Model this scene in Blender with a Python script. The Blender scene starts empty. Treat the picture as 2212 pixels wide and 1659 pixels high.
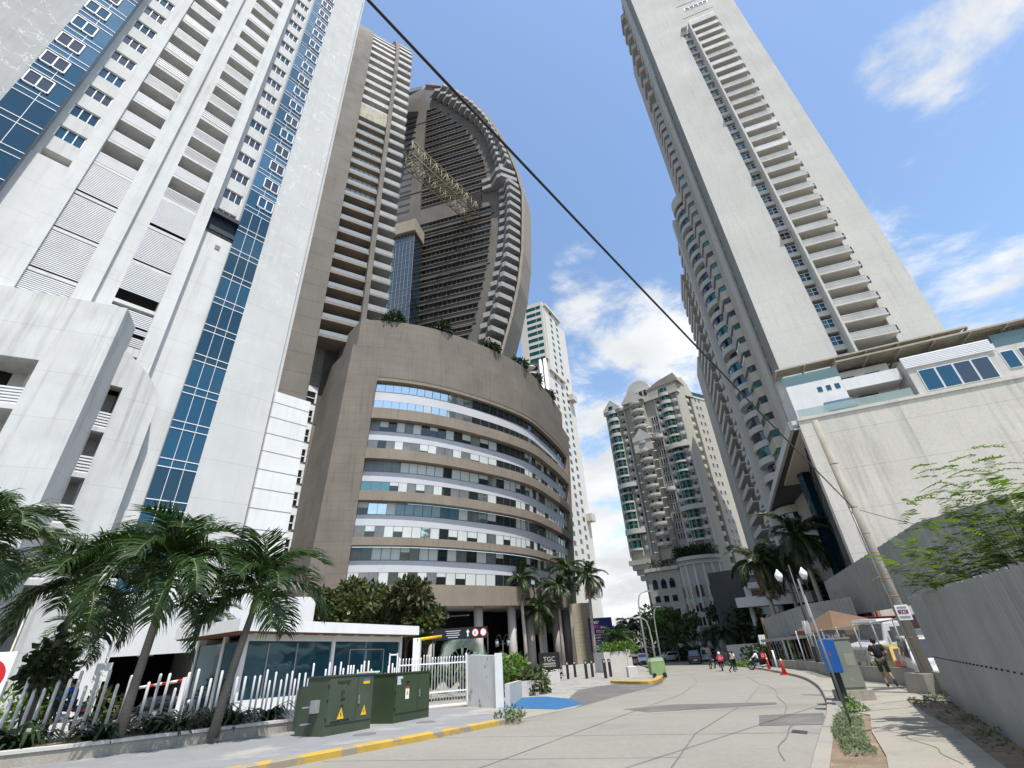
import bpy, bmesh, math, random
from mathutils import Vector, Matrix
rnd = random.Random(7)
S = bpy.context.scene
C = S.collection
R_ = math.radians

# ---------------------------------------------------------------- camera
EYE = 1.734
PITCH, ROLL = R_(29.0), R_(3.67)
cp, sp, cr, sr = math.cos(PITCH), math.sin(PITCH), math.cos(ROLL), math.sin(ROLL)
fwd = Vector((0, cp, sp)); up0 = Vector((0, -sp, cp)); rt0 = Vector((1, 0, 0))
rt = cr * rt0 - sr * up0; upv = cr * up0 + sr * rt0
cd = bpy.data.cameras.new('camera'); cam = bpy.data.objects.new('camera', cd); C.objects.link(cam)
m = Matrix((rt, upv, -fwd)).transposed().to_4x4(); m.translation = (0, 0, EYE)
cam.matrix_world = m
cd.sensor_fit = 'HORIZONTAL'; cd.sensor_width = 36.0; cd.lens = 36.0 * 971.0 / 2212.0
cd.clip_start = 0.05; cd.clip_end = 9000
S.camera = cam

# ---------------------------------------------------------------- light
SUN_AZ, SUN_EL = 153.0, 66.0
sdir = Vector((math.sin(R_(SUN_AZ)) * math.cos(R_(SUN_EL)), math.cos(R_(SUN_AZ)) * math.cos(R_(SUN_EL)), math.sin(R_(SUN_EL))))
sl = bpy.data.lights.new('sun', 'SUN'); sl.energy = 4.0; sl.angle = R_(0.53); sl.color = (1.0, 0.955, 0.88)
so = bpy.data.objects.new('sun', sl); C.objects.link(so)
so.rotation_euler = sdir.to_track_quat('Z', 'Y').to_euler(); so.location = (0, 0, 300)

S.view_settings.view_transform = 'Standard'; S.view_settings.look = 'None'
S.view_settings.exposure = 0.55; S.view_settings.gamma = 1.0
try:
    S.cycles.max_bounces = 6; S.cycles.diffuse_bounces = 3; S.cycles.glossy_bounces = 3
    S.cycles.transparent_max_bounces = 12; S.cycles.transmission_bounces = 4
except Exception:
    pass

W = bpy.data.worlds.new('World'); S.world = W; W.use_nodes = True
nt = W.node_tree; nt.nodes.clear()
def N(t, **k):
    n = nt.nodes.new(t)
    for a, b in k.items(): setattr(n, a, b)
    return n
def mathn(op, a, b=None, c=None):
    n = N('ShaderNodeMath', operation=op)
    for i, v in enumerate((a, b, c)):
        if v is None: continue
        if isinstance(v, (int, float)): n.inputs[i].default_value = v
        else: nt.links.new(v, n.inputs[i])
    return n.outputs[0]
out = N('ShaderNodeOutputWorld'); bg = N('ShaderNodeBackground')
sky = N('ShaderNodeTexSky', sky_type='NISHITA'); sky.sun_disc = False
sky.sun_elevation = R_(SUN_EL); sky.sun_rotation = R_(SUN_AZ); sky.air_density = 1.35; sky.dust_density = .8; sky.ozone_density = 3.2
SKY_STR = 0.15
tc = N('ShaderNodeTexCoord')
sep = N('ShaderNodeSeparateXYZ'); nt.links.new(tc.outputs['Generated'], sep.inputs[0])
zc = mathn('ADD', mathn('MAXIMUM', sep.outputs[2], 0.0), 0.22)
comb = N('ShaderNodeCombineXYZ')
nt.links.new(mathn('DIVIDE', sep.outputs[0], zc), comb.inputs[0]); nt.links.new(mathn('DIVIDE', sep.outputs[1], zc), comb.inputs[1])
n1 = N('ShaderNodeTexNoise'); n1.inputs['Scale'].default_value = 3.0; n1.inputs['Detail'].default_value = 11; n1.inputs['Roughness'].default_value = 0.62
n1.inputs['Distortion'].default_value = 0.25
nt.links.new(comb.outputs[0], n1.inputs['Vector'])
# cloud banks: (azimuth, elevation, half width in degrees, weight)
bias = None
for az, el, w, k in ((61, 44.3, 3.2, .27), (58.5, 45.5, 2.4, .24), (64.5, 43.7, 3.0, .26), (16, 34, 5.5, .29), (21, 30, 5.5, .25), (12, 42, 3.0, .22), (8, 24, 5.5, .27), (9, 12, 9, .30), (25, 27, 4, .2),
                     (52.5, 22, 5, .22), (50, 31, 4, .15), (56, 33, 3.5, .13), (120, 25, 20, .16), (215, 30, 25, .18)):
    d = Vector((math.sin(R_(az)) * math.cos(R_(el)), math.cos(R_(az)) * math.cos(R_(el)), math.sin(R_(el))))
    dp = N('ShaderNodeVectorMath', operation='DOT_PRODUCT'); nt.links.new(tc.outputs['Generated'], dp.inputs[0]); dp.inputs[1].default_value = d
    mr = N('ShaderNodeMapRange', interpolation_type='SMOOTHSTEP'); nt.links.new(dp.outputs['Value'], mr.inputs[0])
    mr.inputs[1].default_value = math.cos(R_(w * 1.9)); mr.inputs[2].default_value = math.cos(R_(w * 0.35)); mr.inputs[3].default_value = 0; mr.inputs[4].default_value = k
    bias = mr.outputs[0] if bias is None else mathn('MAXIMUM', bias, mr.outputs[0])
hz = N('ShaderNodeMapRange'); nt.links.new(sep.outputs[2], hz.inputs[0]); hz.inputs[1].default_value = 0.0; hz.inputs[2].default_value = 0.3; hz.inputs[3].default_value = 0.16; hz.inputs[4].default_value = 0
dens = mathn('ADD', mathn('ADD', n1.outputs['Fac'], bias), hz.outputs[0])
cm = N('ShaderNodeMapRange', interpolation_type='SMOOTHSTEP'); nt.links.new(dens, cm.inputs[0]); cm.inputs[1].default_value = 0.64; cm.inputs[2].default_value = 0.83
n2 = N('ShaderNodeTexNoise'); n2.inputs['Scale'].default_value = 2.2; n2.inputs['Detail'].default_value = 6; nt.links.new(comb.outputs[0], n2.inputs['Vector'])
ramp = N('ShaderNodeMapRange'); nt.links.new(n2.outputs['Fac'], ramp.inputs[0]); ramp.inputs[1].default_value = .35; ramp.inputs[2].default_value = .65; ramp.inputs[3].default_value = 3.6; ramp.inputs[4].default_value = 5.0
cc = N('ShaderNodeCombineXYZ')
nt.links.new(mathn('MULTIPLY', ramp.outputs[0], .97), cc.inputs[0]); nt.links.new(ramp.outputs[0], cc.inputs[1]); nt.links.new(mathn('MULTIPLY', ramp.outputs[0], 1.03), cc.inputs[2])
mix = N('ShaderNodeMix', data_type='RGBA'); nt.links.new(cm.outputs[0], mix.inputs[0]); nt.links.new(cc.outputs[0], mix.inputs[7])
nt.links.new(sky.outputs[0], mix.inputs[6])
nt.links.new(mix.outputs[2], bg.inputs[0]); bg.inputs[1].default_value = SKY_STR
nt.links.new(bg.outputs[0], out.inputs[0])

# ---------------------------------------------------------------- helpers
def gz(y):
    y = max(y, -10.0)
    if y < 60: return -.052 * y
    t = min(y - 60.0, 70.0); return -3.12 - (.052 * t - .052 * t * t / 140)
def pol(az, D, z=0.0): return Vector((D * math.sin(R_(az)), D * math.cos(R_(az)), z))

class MB:
    def __init__(s): s.v = []; s.f = []; s.m = []; s.sm = []
    def add(s, vs, fs, mi=0, smooth=False):
        o = len(s.v); s.v += [tuple(v) for v in vs]
        for f in fs: s.f.append(tuple(i + o for i in f)); s.m.append(mi); s.sm.append(smooth)
    def quad(s, a, b, c, d, mi=0): s.add((a, b, c, d), ((0, 1, 2, 3),), mi)
    def hexa(s, p, mi=0):
        s.add(p, ((0, 3, 2, 1), (4, 5, 6, 7), (0, 1, 5, 4), (1, 2, 6, 5), (2, 3, 7, 6), (3, 0, 4, 7)), mi)
    def box(s, x0, x1, y0, y1, z0, z1, F=None, mi=0):
        p = [(x0, y0, z0), (x1, y0, z0), (x1, y1, z0), (x0, y1, z0), (x0, y0, z1), (x1, y0, z1), (x1, y1, z1), (x0, y1, z1)]
        if F: p = [F(*q) for q in p]
        s.hexa(p, mi)
    def prism(s, poly, z0, z1, F=None, mi=0, axis=2, top=True, bot=True):
        # poly is a 2-D outline; axis says which coordinate the extrusion runs along (2: z, 1: depth)
        n = len(poly)
        if axis == 2: a = [(x, y, z0) for x, y in poly]; b = [(x, y, z1) for x, y in poly]
        else: a = [(x, z0, y) for x, y in poly]; b = [(x, z1, y) for x, y in poly]
        if F: a = [F(*q) for q in a]; b = [F(*q) for q in b]
        fs = [(i, (i + 1) % n, (i + 1) % n + n, i + n) for i in range(n)]
        if bot: fs.append(tuple(range(n))[::-1])
        if top: fs.append(tuple(range(n, 2 * n)))
        s.add(a + b, fs, mi)
    def tube(s, path, r, n=8, mi=0, cap=True, smooth=True):
        P = [Vector(p) for p in path]
        if isinstance(r, (int, float)): r = [r] * len(P)
        vs = []; pu = None
        for i, p in enumerate(P):
            d = (P[min(i + 1, len(P) - 1)] - P[max(i - 1, 0)]).normalized()
            u = pu if pu is not None else (Vector((0, 0, 1)) if abs(d.z) < .9 else Vector((1, 0, 0)))
            u = (u - d * u.dot(d)); u = u.normalized() if u.length > 1e-6 else d.orthogonal().normalized()
            pu = u; w = d.cross(u)
            for k in range(n):
                a = 2 * math.pi * k / n; vs.append(p + (u * math.cos(a) + w * math.sin(a)) * r[i])
        fs = []
        for i in range(len(P) - 1):
            for k in range(n):
                fs.append((i * n + k, i * n + (k + 1) % n, (i + 1) * n + (k + 1) % n, (i + 1) * n + k))
        s.add(vs, fs, mi, smooth)
        if cap:
            o = len(s.v) - len(vs)
            s.f += [tuple(o + k for k in range(n))[::-1], tuple(o + (len(P) - 1) * n + k for k in range(n))]; s.m += [mi, mi]; s.sm += [False, False]
    def lathe(s, prof, c=(0, 0, 0), n=16, mi=0, smooth=True):
        vs = []
        for r, z in prof:
            for k in range(n):
                a = 2 * math.pi * k / n; vs.append((c[0] + r * math.cos(a), c[1] + r * math.sin(a), c[2] + z))
        fs = [(i * n + k, i * n + (k + 1) % n, (i + 1) * n + (k + 1) % n, (i + 1) * n + k) for i in range(len(prof) - 1) for k in range(n)]
        s.add(vs, fs, mi, smooth)
        o = len(s.v) - len(vs)
        s.f += [tuple(o + k for k in range(n))[::-1], tuple(o + (len(prof) - 1) * n + k for k in range(n))]; s.m += [mi, mi]; s.sm += [False, False]
    def ell(s, c, r, n=12, k=8, mi=0):
        prof = []
        vs = []; fs = []
        for i in range(k + 1):
            th = math.pi * i / k
            for j in range(n):
                a = 2 * math.pi * j / n
                vs.append((c[0] + r[0] * math.sin(th) * math.cos(a), c[1] + r[1] * math.sin(th) * math.sin(a), c[2] + r[2] * math.cos(th)))
        for i in range(k):
            for j in range(n): fs.append((i * n + j, (i + 1) * n + j, (i + 1) * n + (j + 1) % n, i * n + (j + 1) % n))
        s.add(vs, fs, mi, True)
    def build(s, name, mats, parent=None, world=True):
        me = bpy.data.meshes.new(name); me.from_pydata(s.v, [], s.f)
        if not isinstance(mats, (list, tuple)): mats = [mats]
        for x in mats: me.materials.append(x)
        me.polygons.foreach_set('material_index', s.m); me.polygons.foreach_set('use_smooth', s.sm); me.update()
        o = bpy.data.objects.new(name, me); C.objects.link(o)
        if parent is not None:
            o.parent = parent
            if world: o.location = parent.get('_off', (0, 0, 0)) if False else -root_loc(parent)
        return o
def root_loc(p):
    v = Vector((0, 0, 0))
    while p is not None: v += p.location; p = p.parent
    return v
def thing(name, label, cat, loc=(0, 0, 0), rotz=0.0, group=None):
    o = bpy.data.objects.new(name, None); C.objects.link(o); o.location = loc; o.rotation_euler = (0, 0, rotz)
    return tag(o, label, cat, group)
def tag(o, label=None, cat=None, group=None, kind=None):
    if label: o['label'] = label
    if cat: o['category'] = cat
    if group: o['group'] = group
    if kind: o['kind'] = kind
    return o
def dup(o, parent=None):
    c = o.copy(); C.objects.link(c)
    if parent is not None: c.parent = parent
    for k in list(o.children): dup(k, c)
    return c
def dupthing(o, loc, rotz=0.0, label=None, scale=None):
    c = dup(o); c.location = loc; c.rotation_euler = (0, 0, rotz)
    if scale: c.scale = (scale,) * 3
    if label: c['label'] = label
    return c
class Fr:
    # facade frame: t along the wall, o outwards (towards the street), z up.  foot azimuth / perpendicular distance / wall azimuth
    def __init__(s, foot=None, dist=None, az=None, org=None):
        if foot is not None:
            s.O = pol(foot, dist); az = foot + 90 if az is None else az; n = -pol(foot, 1)
            s.u = pol(az, 1); s.n = n
        else:
            s.O = Vector((org[0], org[1], 0)); s.u = pol(az, 1); n = Vector((s.u.y, -s.u.x, 0))
            if n.dot(-s.O) < 0: n = -n
            s.n = n
    def __call__(s, t, o, z): return s.O + s.u * t + s.n * o + Vector((0, 0, z))
def text(body, size, pos, right, upw, mat, parent=None, name='lettering', ext=.004, align='LEFT', sx=1.0):
    cu = bpy.data.curves.new(name, 'FONT'); cu.body = body; cu.size = size; cu.extrude = ext; cu.align_x = align; cu.materials.append(mat); cu.resolution_u = 3
    tmp = bpy.data.objects.new('tmp', cu); me = bpy.data.meshes.new_from_object(tmp); me.name = name; bpy.data.objects.remove(tmp)
    if not me.materials: me.materials.append(mat)
    o = bpy.data.objects.new(name, me); C.objects.link(o)
    right = Vector(right).normalized(); upw = Vector(upw).normalized(); nn = right.cross(upw)
    mw = Matrix((right * sx, upw, nn)).transposed().to_4x4(); mw.translation = Vector(pos)
    if parent is not None:
        o.parent = parent; base = Matrix.Translation(root_loc(parent)) if parent.rotation_euler.z == 0 else parent_matrix(parent)
        mw = base.inverted() @ mw
    o.matrix_basis = mw
    return o
def parent_matrix(p):
    m = Matrix.Identity(4); ch = []
    while p is not None: ch.append(p); p = p.parent
    for q in reversed(ch): m = m @ Matrix.LocRotScale(q.location, q.rotation_euler, q.scale)
    return m

# ---------------------------------------------------------------- materials
def mat(name, col, rough=.85, var=.12, scale=.6, streak=0.0, spec=.3, metal=0.0, bump=0.0, bscale=20.0, hj=None, vj=None, hj2=None,
        crackle=None, patch=None, detail=6, trans=0.0, col2=None, fine=0.0, stretch=(2.2, 2.2, .12)):
    ma = bpy.data.materials.new(name); ma.use_nodes = True; t = ma.node_tree; t.nodes.clear()
    L = t.links.new
    def nn(ty, **k):
        n = t.nodes.new(ty)
        for a, b in k.items(): setattr(n, a, b)
        return n
    def mth(op, a, b=None, c=None):
        n = nn('ShaderNodeMath', operation=op)
        for i, v in enumerate((a, b, c)):
            if v is None: continue
            if isinstance(v, (int, float)): n.inputs[i].default_value = v
            else: L(v, n.inputs[i])
        return n.outputs[0]
    def mrange(x, a, b, c, d, sm=False):
        n = nn('ShaderNodeMapRange');
        if sm: n.interpolation_type = 'SMOOTHSTEP'
        L(x, n.inputs[0])
        for i, v in enumerate((a, b, c, d)): n.inputs[i + 1].default_value = v
        return n.outputs[0]
    out = nn('ShaderNodeOutputMaterial'); bs = nn('ShaderNodeBsdfPrincipled')
    geo = nn('ShaderNodeNewGeometry'); pos = geo.outputs['Position']
    def noise(sc, det=detail, vec=pos, rgh=.55, dist=0.0):
        n = nn('ShaderNodeTexNoise'); n.inputs['Scale'].default_value = sc; n.inputs['Detail'].default_value = det; n.inputs['Roughness'].default_value = rgh
        n.inputs['Distortion'].default_value = dist
        L(vec, n.inputs['Vector']); return n.outputs['Fac']
    base = nn('ShaderNodeRGB'); base.outputs[0].default_value = (*col, 1); cur = base.outputs[0]
    if col2 is not None:
        mx = nn('ShaderNodeMix', data_type='RGBA'); L(mrange(noise(scale * 1.7), .42, .58, 0, 1), mx.inputs[0]); L(cur, mx.inputs[6]); mx.inputs[7].default_value = (*col2, 1); cur = mx.outputs[2]
    fac = mrange(noise(scale), .3, .7, 1 - var, 1 + var)
    if fine: fac = mth('MULTIPLY', fac, mrange(noise(scale * 30, 4), .3, .7, 1 - fine, 1 + fine))
    if streak:
        mp = nn('ShaderNodeVectorMath', operation='MULTIPLY'); L(pos, mp.inputs[0]); mp.inputs[1].default_value = stretch
        s1 = mrange(noise(1.0, 5, mp.outputs[0], .65), .50, .72, 0, streak)
        s2 = mrange(noise(.14, 3), .35, .65, .25, 1)
        fac = mth('MULTIPLY', fac, mth('SUBTRACT', 1.0, mth('MULTIPLY', s1, s2)))
    sp3 = nn('ShaderNodeSeparateXYZ'); L(pos, sp3.inputs[0])
    def joint(coord, period, width, dark, off=0.0):
        f = mth('FRACT', mth('DIVIDE', mth('ADD', coord, off + 1000 * period), period))
        return mth('SUBTRACT', 1.0, mth('MULTIPLY', mth('LESS_THAN', f, width / period), dark))
    for j in (hj, hj2):
        if j: fac = mth('MULTIPLY', fac, joint(sp3.outputs[2], *j))
    if vj:
        dp = nn('ShaderNodeVectorMath', operation='DOT_PRODUCT'); L(pos, dp.inputs[0]); dp.inputs[1].default_value = pol(vj[0], 1)
        fac = mth('MULTIPLY', fac, joint(dp.outputs['Value'], *vj[1:]))
    hs = nn('ShaderNodeVectorMath', operation='SCALE'); L(cur, hs.inputs[0]); L(fac, hs.inputs['Scale']); cur = hs.outputs[0]
    if patch:   # patches of another colour: (colour, scale, lo, hi)
        mx = nn('ShaderNodeMix', data_type='RGBA'); L(mrange(noise(patch[1], 7, pos, .62), patch[2], patch[3], 0, 1, True), mx.inputs[0]); L(cur, mx.inputs[6]); mx.inputs[7].default_value = (*patch[0], 1); cur = mx.outputs[2]
    if crackle:  # (colour, scale, width, gate) painted-over crack lines
        wv = nn('ShaderNodeTexNoise'); wv.inputs['Scale'].default_value = crackle[1] * 1.6; wv.inputs['Detail'].default_value = 3; L(pos, wv.inputs['Vector'])
        ad = nn('ShaderNodeVectorMath', operation='MULTIPLY_ADD'); L(wv.outputs['Color'], ad.inputs[0]); ad.inputs[1].default_value = (1.1 / crackle[1],) * 3; L(pos, ad.inputs[2])
        vo = nn('ShaderNodeTexVoronoi', feature='DISTANCE_TO_EDGE'); vo.inputs['Scale'].default_value = crackle[1]; L(ad.outputs[0], vo.inputs['Vector'])
        ln = mth('MULTIPLY', mth('LESS_THAN', vo.outputs['Distance'], crackle[2]), mrange(noise(crackle[1] * .9, 4), crackle[3], crackle[3] + .1, 0, 1))
        if len(crackle) > 4: ln = mth('MULTIPLY', ln, mrange(sp3.outputs[2], crackle[4], crackle[5], 0, 1))
        mx = nn('ShaderNodeMix', data_type='RGBA'); L(ln, mx.inputs[0]); L(cur, mx.inputs[6]); mx.inputs[7].default_value = (*crackle[0], 1); cur = mx.outputs[2]
    L(cur, bs.inputs['Base Color'])
    L(mrange(noise(scale * 2.3, 4), .3, .7, max(rough - .08, .02), min(rough + .08, 1)), bs.inputs['Roughness'])
    bs.inputs['Metallic'].default_value = metal; bs.inputs['Specular IOR Level'].default_value = spec
    if bump:
        bp = nn('ShaderNodeBump'); bp.inputs['Strength'].default_value = bump; bp.inputs['Distance'].default_value = .05
        L(noise(bscale, 5), bp.inputs['Height']); L(bp.outputs[0], bs.inputs['Normal'])
    if trans:
        tr = nn('ShaderNodeBsdfTranslucent'); ms = nn('ShaderNodeMixShader'); ms.inputs[0].default_value = trans
        hs2 = nn('ShaderNodeVectorMath', operation='MULTIPLY'); L(cur, hs2.inputs[0]); hs2.inputs[1].default_value = (1.2, 1.5, .5); L(hs2.outputs[0], tr.inputs[0])
        L(bs.outputs[0], ms.inputs[1]); L(tr.outputs[0], ms.inputs[2]); L(ms.outputs[0], out.inputs[0])
    else:
        L(bs.outputs[0], out.inputs[0])
    return ma
def glass(name, col, rough=.04, wav=.02, spec=.9, tint=(1, 1, 1), metal=0.0):
    ma = bpy.data.materials.new(name); ma.use_nodes = True; t = ma.node_tree; bs = t.nodes['Principled BSDF']
    bs.inputs['Base Color'].default_value = (*col, 1); bs.inputs['Roughness'].default_value = rough; bs.inputs['Specular IOR Level'].default_value = spec
    bs.inputs['IOR'].default_value = 1.7; bs.inputs['Specular Tint'].default_value = (*tint, 1); bs.inputs['Metallic'].default_value = metal
    no = t.nodes.new('ShaderNodeTexNoise'); no.inputs['Scale'].default_value = .45; no.inputs['Detail'].default_value = 2
    ge = t.nodes.new('ShaderNodeNewGeometry'); t.links.new(ge.outputs['Position'], no.inputs['Vector'])
    bp = t.nodes.new('ShaderNodeBump'); bp.inputs['Strength'].default_value = wav; bp.inputs['Distance'].default_value = 1.0
    t.links.new(no.outputs['Fac'], bp.inputs['Height']); t.links.new(bp.outputs[0], bs.inputs['Normal'])
    return ma
def clear_glass(name, col, alpha):
    ma = bpy.data.materials.new(name); ma.use_nodes = True; t = ma.node_tree; bs = t.nodes['Principled BSDF']; o = t.nodes['Material Output']
    bs.inputs['Base Color'].default_value = (*col, 1); bs.inputs['Roughness'].default_value = .05; bs.inputs['Specular IOR Level'].default_value = .8
    tr = t.nodes.new('ShaderNodeBsdfTransparent'); tr.inputs[0].default_value = (.6 + .4 * col[0], .6 + .4 * col[1], .6 + .4 * col[2], 1)
    ms = t.nodes.new('ShaderNodeMixShader'); ms.inputs[0].default_value = alpha
    t.links.new(tr.outputs[0], ms.inputs[1]); t.links.new(bs.outputs[0], ms.inputs[2]); t.links.new(ms.outputs[0], o.inputs[0])
    return ma
M = {}
M['white'] = mat('white_render', (.61, .615, .60), .9, .06, .5, streak=.24, fine=.03, hj=(3.06, .05, .16, .4))
M['white2'] = mat('white_paint', (.67, .675, .665), .8, .05, .5, streak=.12)
M['crack'] = mat('crackled_render', (.41, .415, .41), .9, .08, .35, streak=.15, crackle=((.70, .71, .70), .95, .016, .48), hj=(3.06, .04, .14, .4))
M['crackR'] = mat('crackled_white', (.53, .535, .525), .9, .05, .35, streak=.12, crackle=((.74, .75, .74)  , .95, .018, .50, 12, 46), hj=(3.06, .05, .16, .4))
M['stained'] = mat('stained_render', (.54, .545, .53), .9, .09, .5, streak=.36, fine=.04, hj=(3.06, .05, .14, .8))
M['soffit'] = mat('painted_soffit', (.52, .52, .50), .9, .06, .5)
M['groove'] = mat('shadow_joint', (.25, .25, .26), .9, .05)
M['louvre'] = mat('aluminium_louvre', (.68, .69, .70), .5, .05, .8, spec=.4)
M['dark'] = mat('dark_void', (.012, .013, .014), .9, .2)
M['glassB'] = glass('blue_glass', (.008, .035, .062), .04, .03, .5, (.6, .85, 1))
M['glassB2'] = glass('deep_blue_glass', (.012, .06, .105), .05, .03, .55, (.6, .85, 1))
M['glassD'] = glass('dark_window_glass', (.012, .02, .035), .04, .03, .7)
M['glassT'] = glass('teal_window_glass', (.012, .085, .085), .05, .03, .7, (.7, 1, 1))
M['glassG'] = glass('green_window_glass', (.010, .040, .033), .08, .03, .35, (.7, 1, .9))
M['frame'] = mat('white_window_frame', (.80, .81, .82), .5, .03, 1, spec=.4)
M['brown'] = mat('brown_concrete', (.205, .180, .152), .88, .12, .22, streak=.30, fine=.05, hj=(1.58, .07, .22))
M['brownB'] = mat('brown_band', (.265, .225, .183), .88, .10, .3, streak=.28, fine=.05)
M['brownD'] = mat('tower_concrete', (.19, .172, .148), .9, .12, .15, streak=.22, fine=.05, hj=(4.36, .12, .35))
M['tile'] = mat('grey_tile_cladding', (.215, .20, .175), .7, .15, .3, hj=(.95, .07, .45), vj=(44, 1.15, .07, .45))
M['panel'] = mat('grey_spandrel', (.56, .57, .61), .5, .05, .3, spec=.4)
M['blind'] = mat('window_blind', (.60, .64, .63), .35, .08, .4, spec=.6)
M['blind2'] = mat('grey_interior', (.17, .18, .19), .3, .25, .4, spec=.6)
M['tealpane'] = glass('teal_office_pane', (.06, .17, .21), .06, .02, .8)
M['pane'] = glass('office_pane', (.018, .024, .027), .06, .03, .5)
M['mullion'] = mat('dark_mullion', (.16, .16, .16), .5, .05, 1, metal=.4)
M['sail'] = mat('sail_concrete', (.150, .137, .120), .88, .16, .12, streak=.35, fine=.05, hj=(1.95, .06, .16))
M['rim'] = mat('rim_panels', (.36, .315, .255), .85, .08, .2, streak=.15, hj=(4.8, .16, .3))
M['ledge'] = mat('grey_balcony_front', (.33, .33, .325), .8, .10, .3, streak=.4)
M['ledgeLit'] = mat('sunlit_weathered_ledge', (.50, .49, .47), .8, .12, .3, streak=.45)  # paler ledges high on the block, sunlight put into the colour
M['curtain'] = glass('curtain_wall_glass', (.02, .035, .045), .05, .04, .9)
M['truss'] = mat('ochre_steel', (.25, .215, .13), .6, .1, 1)
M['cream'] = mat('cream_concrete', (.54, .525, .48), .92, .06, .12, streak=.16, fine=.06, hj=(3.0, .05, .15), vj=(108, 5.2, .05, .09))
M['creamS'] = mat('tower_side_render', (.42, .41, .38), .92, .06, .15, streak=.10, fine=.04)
M['creamW'] = mat('stained_podium_concrete', (.56, .53, .47), .93, .07, .16, streak=.34, fine=.06, hj=(3.7, .06, .22, 1.2), vj=(113, 6.1, .06, .12), stretch=(1.2, 1.2, .09))
M['rail'] = mat('weathered_railing', (.55, .55, .53), .8, .12, .4, streak=.2)
M['railW'] = mat('white_railing', (.80, .80, .80), .7, .05, .4)
M['tan'] = mat('tan_bay_render', (.46, .42, .36), .9, .06, .2, streak=.1)
M['rust'] = mat('rusty_metal', (.30, .17, .10), .8, .3, 1.5, streak=.3)
M['roofmetal'] = mat('old_roof_sheet', (.36, .33, .27), .7, .15, .5, streak=.3)
M['ivory'] = mat('ivory_facade', (.42, .405, .35), .9, .06, .1, streak=.18)
M['ivoryD'] = mat('ivory_shaft', (.42, .40, .345), .9, .05, .05, streak=.12, hj=(2.87, .06, .12))
M['trim'] = mat('pale_trim', (.52, .51, .47), .85, .05, .2, streak=.12)
M['ivoryK'] = mat('pale_tower_render', (.62, .60, .55), .9, .05, .05, streak=.1)
M['terracotta'] = mat('roof_tile', (.30, .27, .23), .85, .15, .4)
M['railglass'] = clear_glass('balcony_rail_glass', (.35, .40, .42), .75)
M['stripglass'] = glass('strip_glass', (.026, .030, .031), .15, .02, .25)
M['mullion2'] = mat('grey_curtain_mullion', (.30, .32, .33), .5, .05, 1)
M['curtain2'] = glass('reflective_office_pane', (.62, .68, .66), .05, .02, .9, metal=.9)
M['ivoryD2'] = mat('end_slab_render', (.45, .43, .375), .92, .05, .05, streak=.1)
M['ivoryR'] = mat('recess_shade_render', (.28, .27, .235), .92, .06, .2)  # darker copy of the ivory, shade of the recesses put into the colour
M['panel2'] = mat('metal_fascia', (.53, .535, .525), .5, .05, .3, spec=.4)
M['soffitD'] = mat('dark_soffit', (.07, .073, .075), .7, .1, .3)
M['darkglass'] = glass('dark_glass_wall', (.006, .011, .014), .06, .05, .25)
M['aquarail'] = clear_glass('aqua_glass', (.16, .26, .26), .7)
M['aquarail2'] = clear_glass('pale_aqua_glass', (.45, .55, .52), .45)
M['teal_bar'] = mat('teal_glazing_bar', (.16, .30, .27), .6, .1, .5)
M['navyc'] = mat('navy_canopy', (.012, .018, .032), .5, .05)
M['coredark'] = mat('recess_shade_concrete', (.10, .092, .082), .9, .1, .3)  # core coloured darker for the shade inside the balcony recesses
M['glassB3'] = glass('sky_reflection_glass', (.030, .105, .185), .05, .03, .8, (.7, .9, 1))  # lighter blue puts the sky's reflection into the upper floors
# ================================================================ white apartment tower (left)
T0 = thing('apartment_tower', 'tall white apartment tower with blue glass strips and balconies, behind the planter palms', 'building', (-30, 25, -1))
F = Fr(-50, 39.3)
TOP = 102.0
FL = [40.2 + 3.0 * k for k in range(-14, 21)]
def bld(mb, name, mats, parent): return mb.build(name, mats, parent)
# walls
w = MB(); w.box(-42, -9.8, -6, 0, -2, TOP, F); bld(w, 'crackled_wall', M['crack'], T0)
w = MB(); w.box(9.1, 13.2, -6, 0, 3.4, TOP, F); w.box(13.2, 13.75, -6, -.7, 3.4, TOP, F); bld(w, 'crackled_wall', M['crackR'], T0)
w = MB()
w.box(-4.97, -4.13, -5, .25, 15, TOP, F)                     # pier left of the first balconies
w.box(-1.51, -.45, -5, .45, 15, TOP, F); w.box(-.45, .62, -5, .0, 15, TOP, F)
w.box(3.23, 4.2, -5, .45, 8, TOP, F)
bld(w, 'pier', M['white'], T0)
w = MB()
for z0 in FL[13:]:                                          # window walls between the piers, with real openings
    for a, b, wa, wb, o in ((-7.3, -4.97, -6.95, -5.22, -1.1), (4.2, 6.6, 4.62, 6.35, -.9)):
        zb, zt = z0 - 1.55, z0 - .12
        w.box(a, b, -5, o, z0 - 2.98, zb, F); w.box(a, wa, -5, o, zb, zt, F); w.box(wb, b, -5, o, zb, zt, F); w.box(a, b, -5, o, zt, z0 + .02, F)
w.box(-7.3, -4.97, -5, -.8, 15, 36.0, F)
w.box(4.2, 6.6, -5, -.35, 3.4, 36.1, F); w.box(3.9, 4.2, -5, -.35, 3.4, 20, F)
w.box(5.2, 6.6, -.35, -.1, 3.4, 10.5, F)
w.box(6.6, 9.1, -6, -1.2, 3.4, TOP, F); w.box(-9.8, -7.3, -6, -1.2, 3.4, TOP, F)
w.box(-4.13, -1.51, -6, -3.2, 15, TOP, F); w.box(.62, 3.23, -6, -3.2, 15, TOP, F)
bld(w, 'wall', M['white'], T0)
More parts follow.
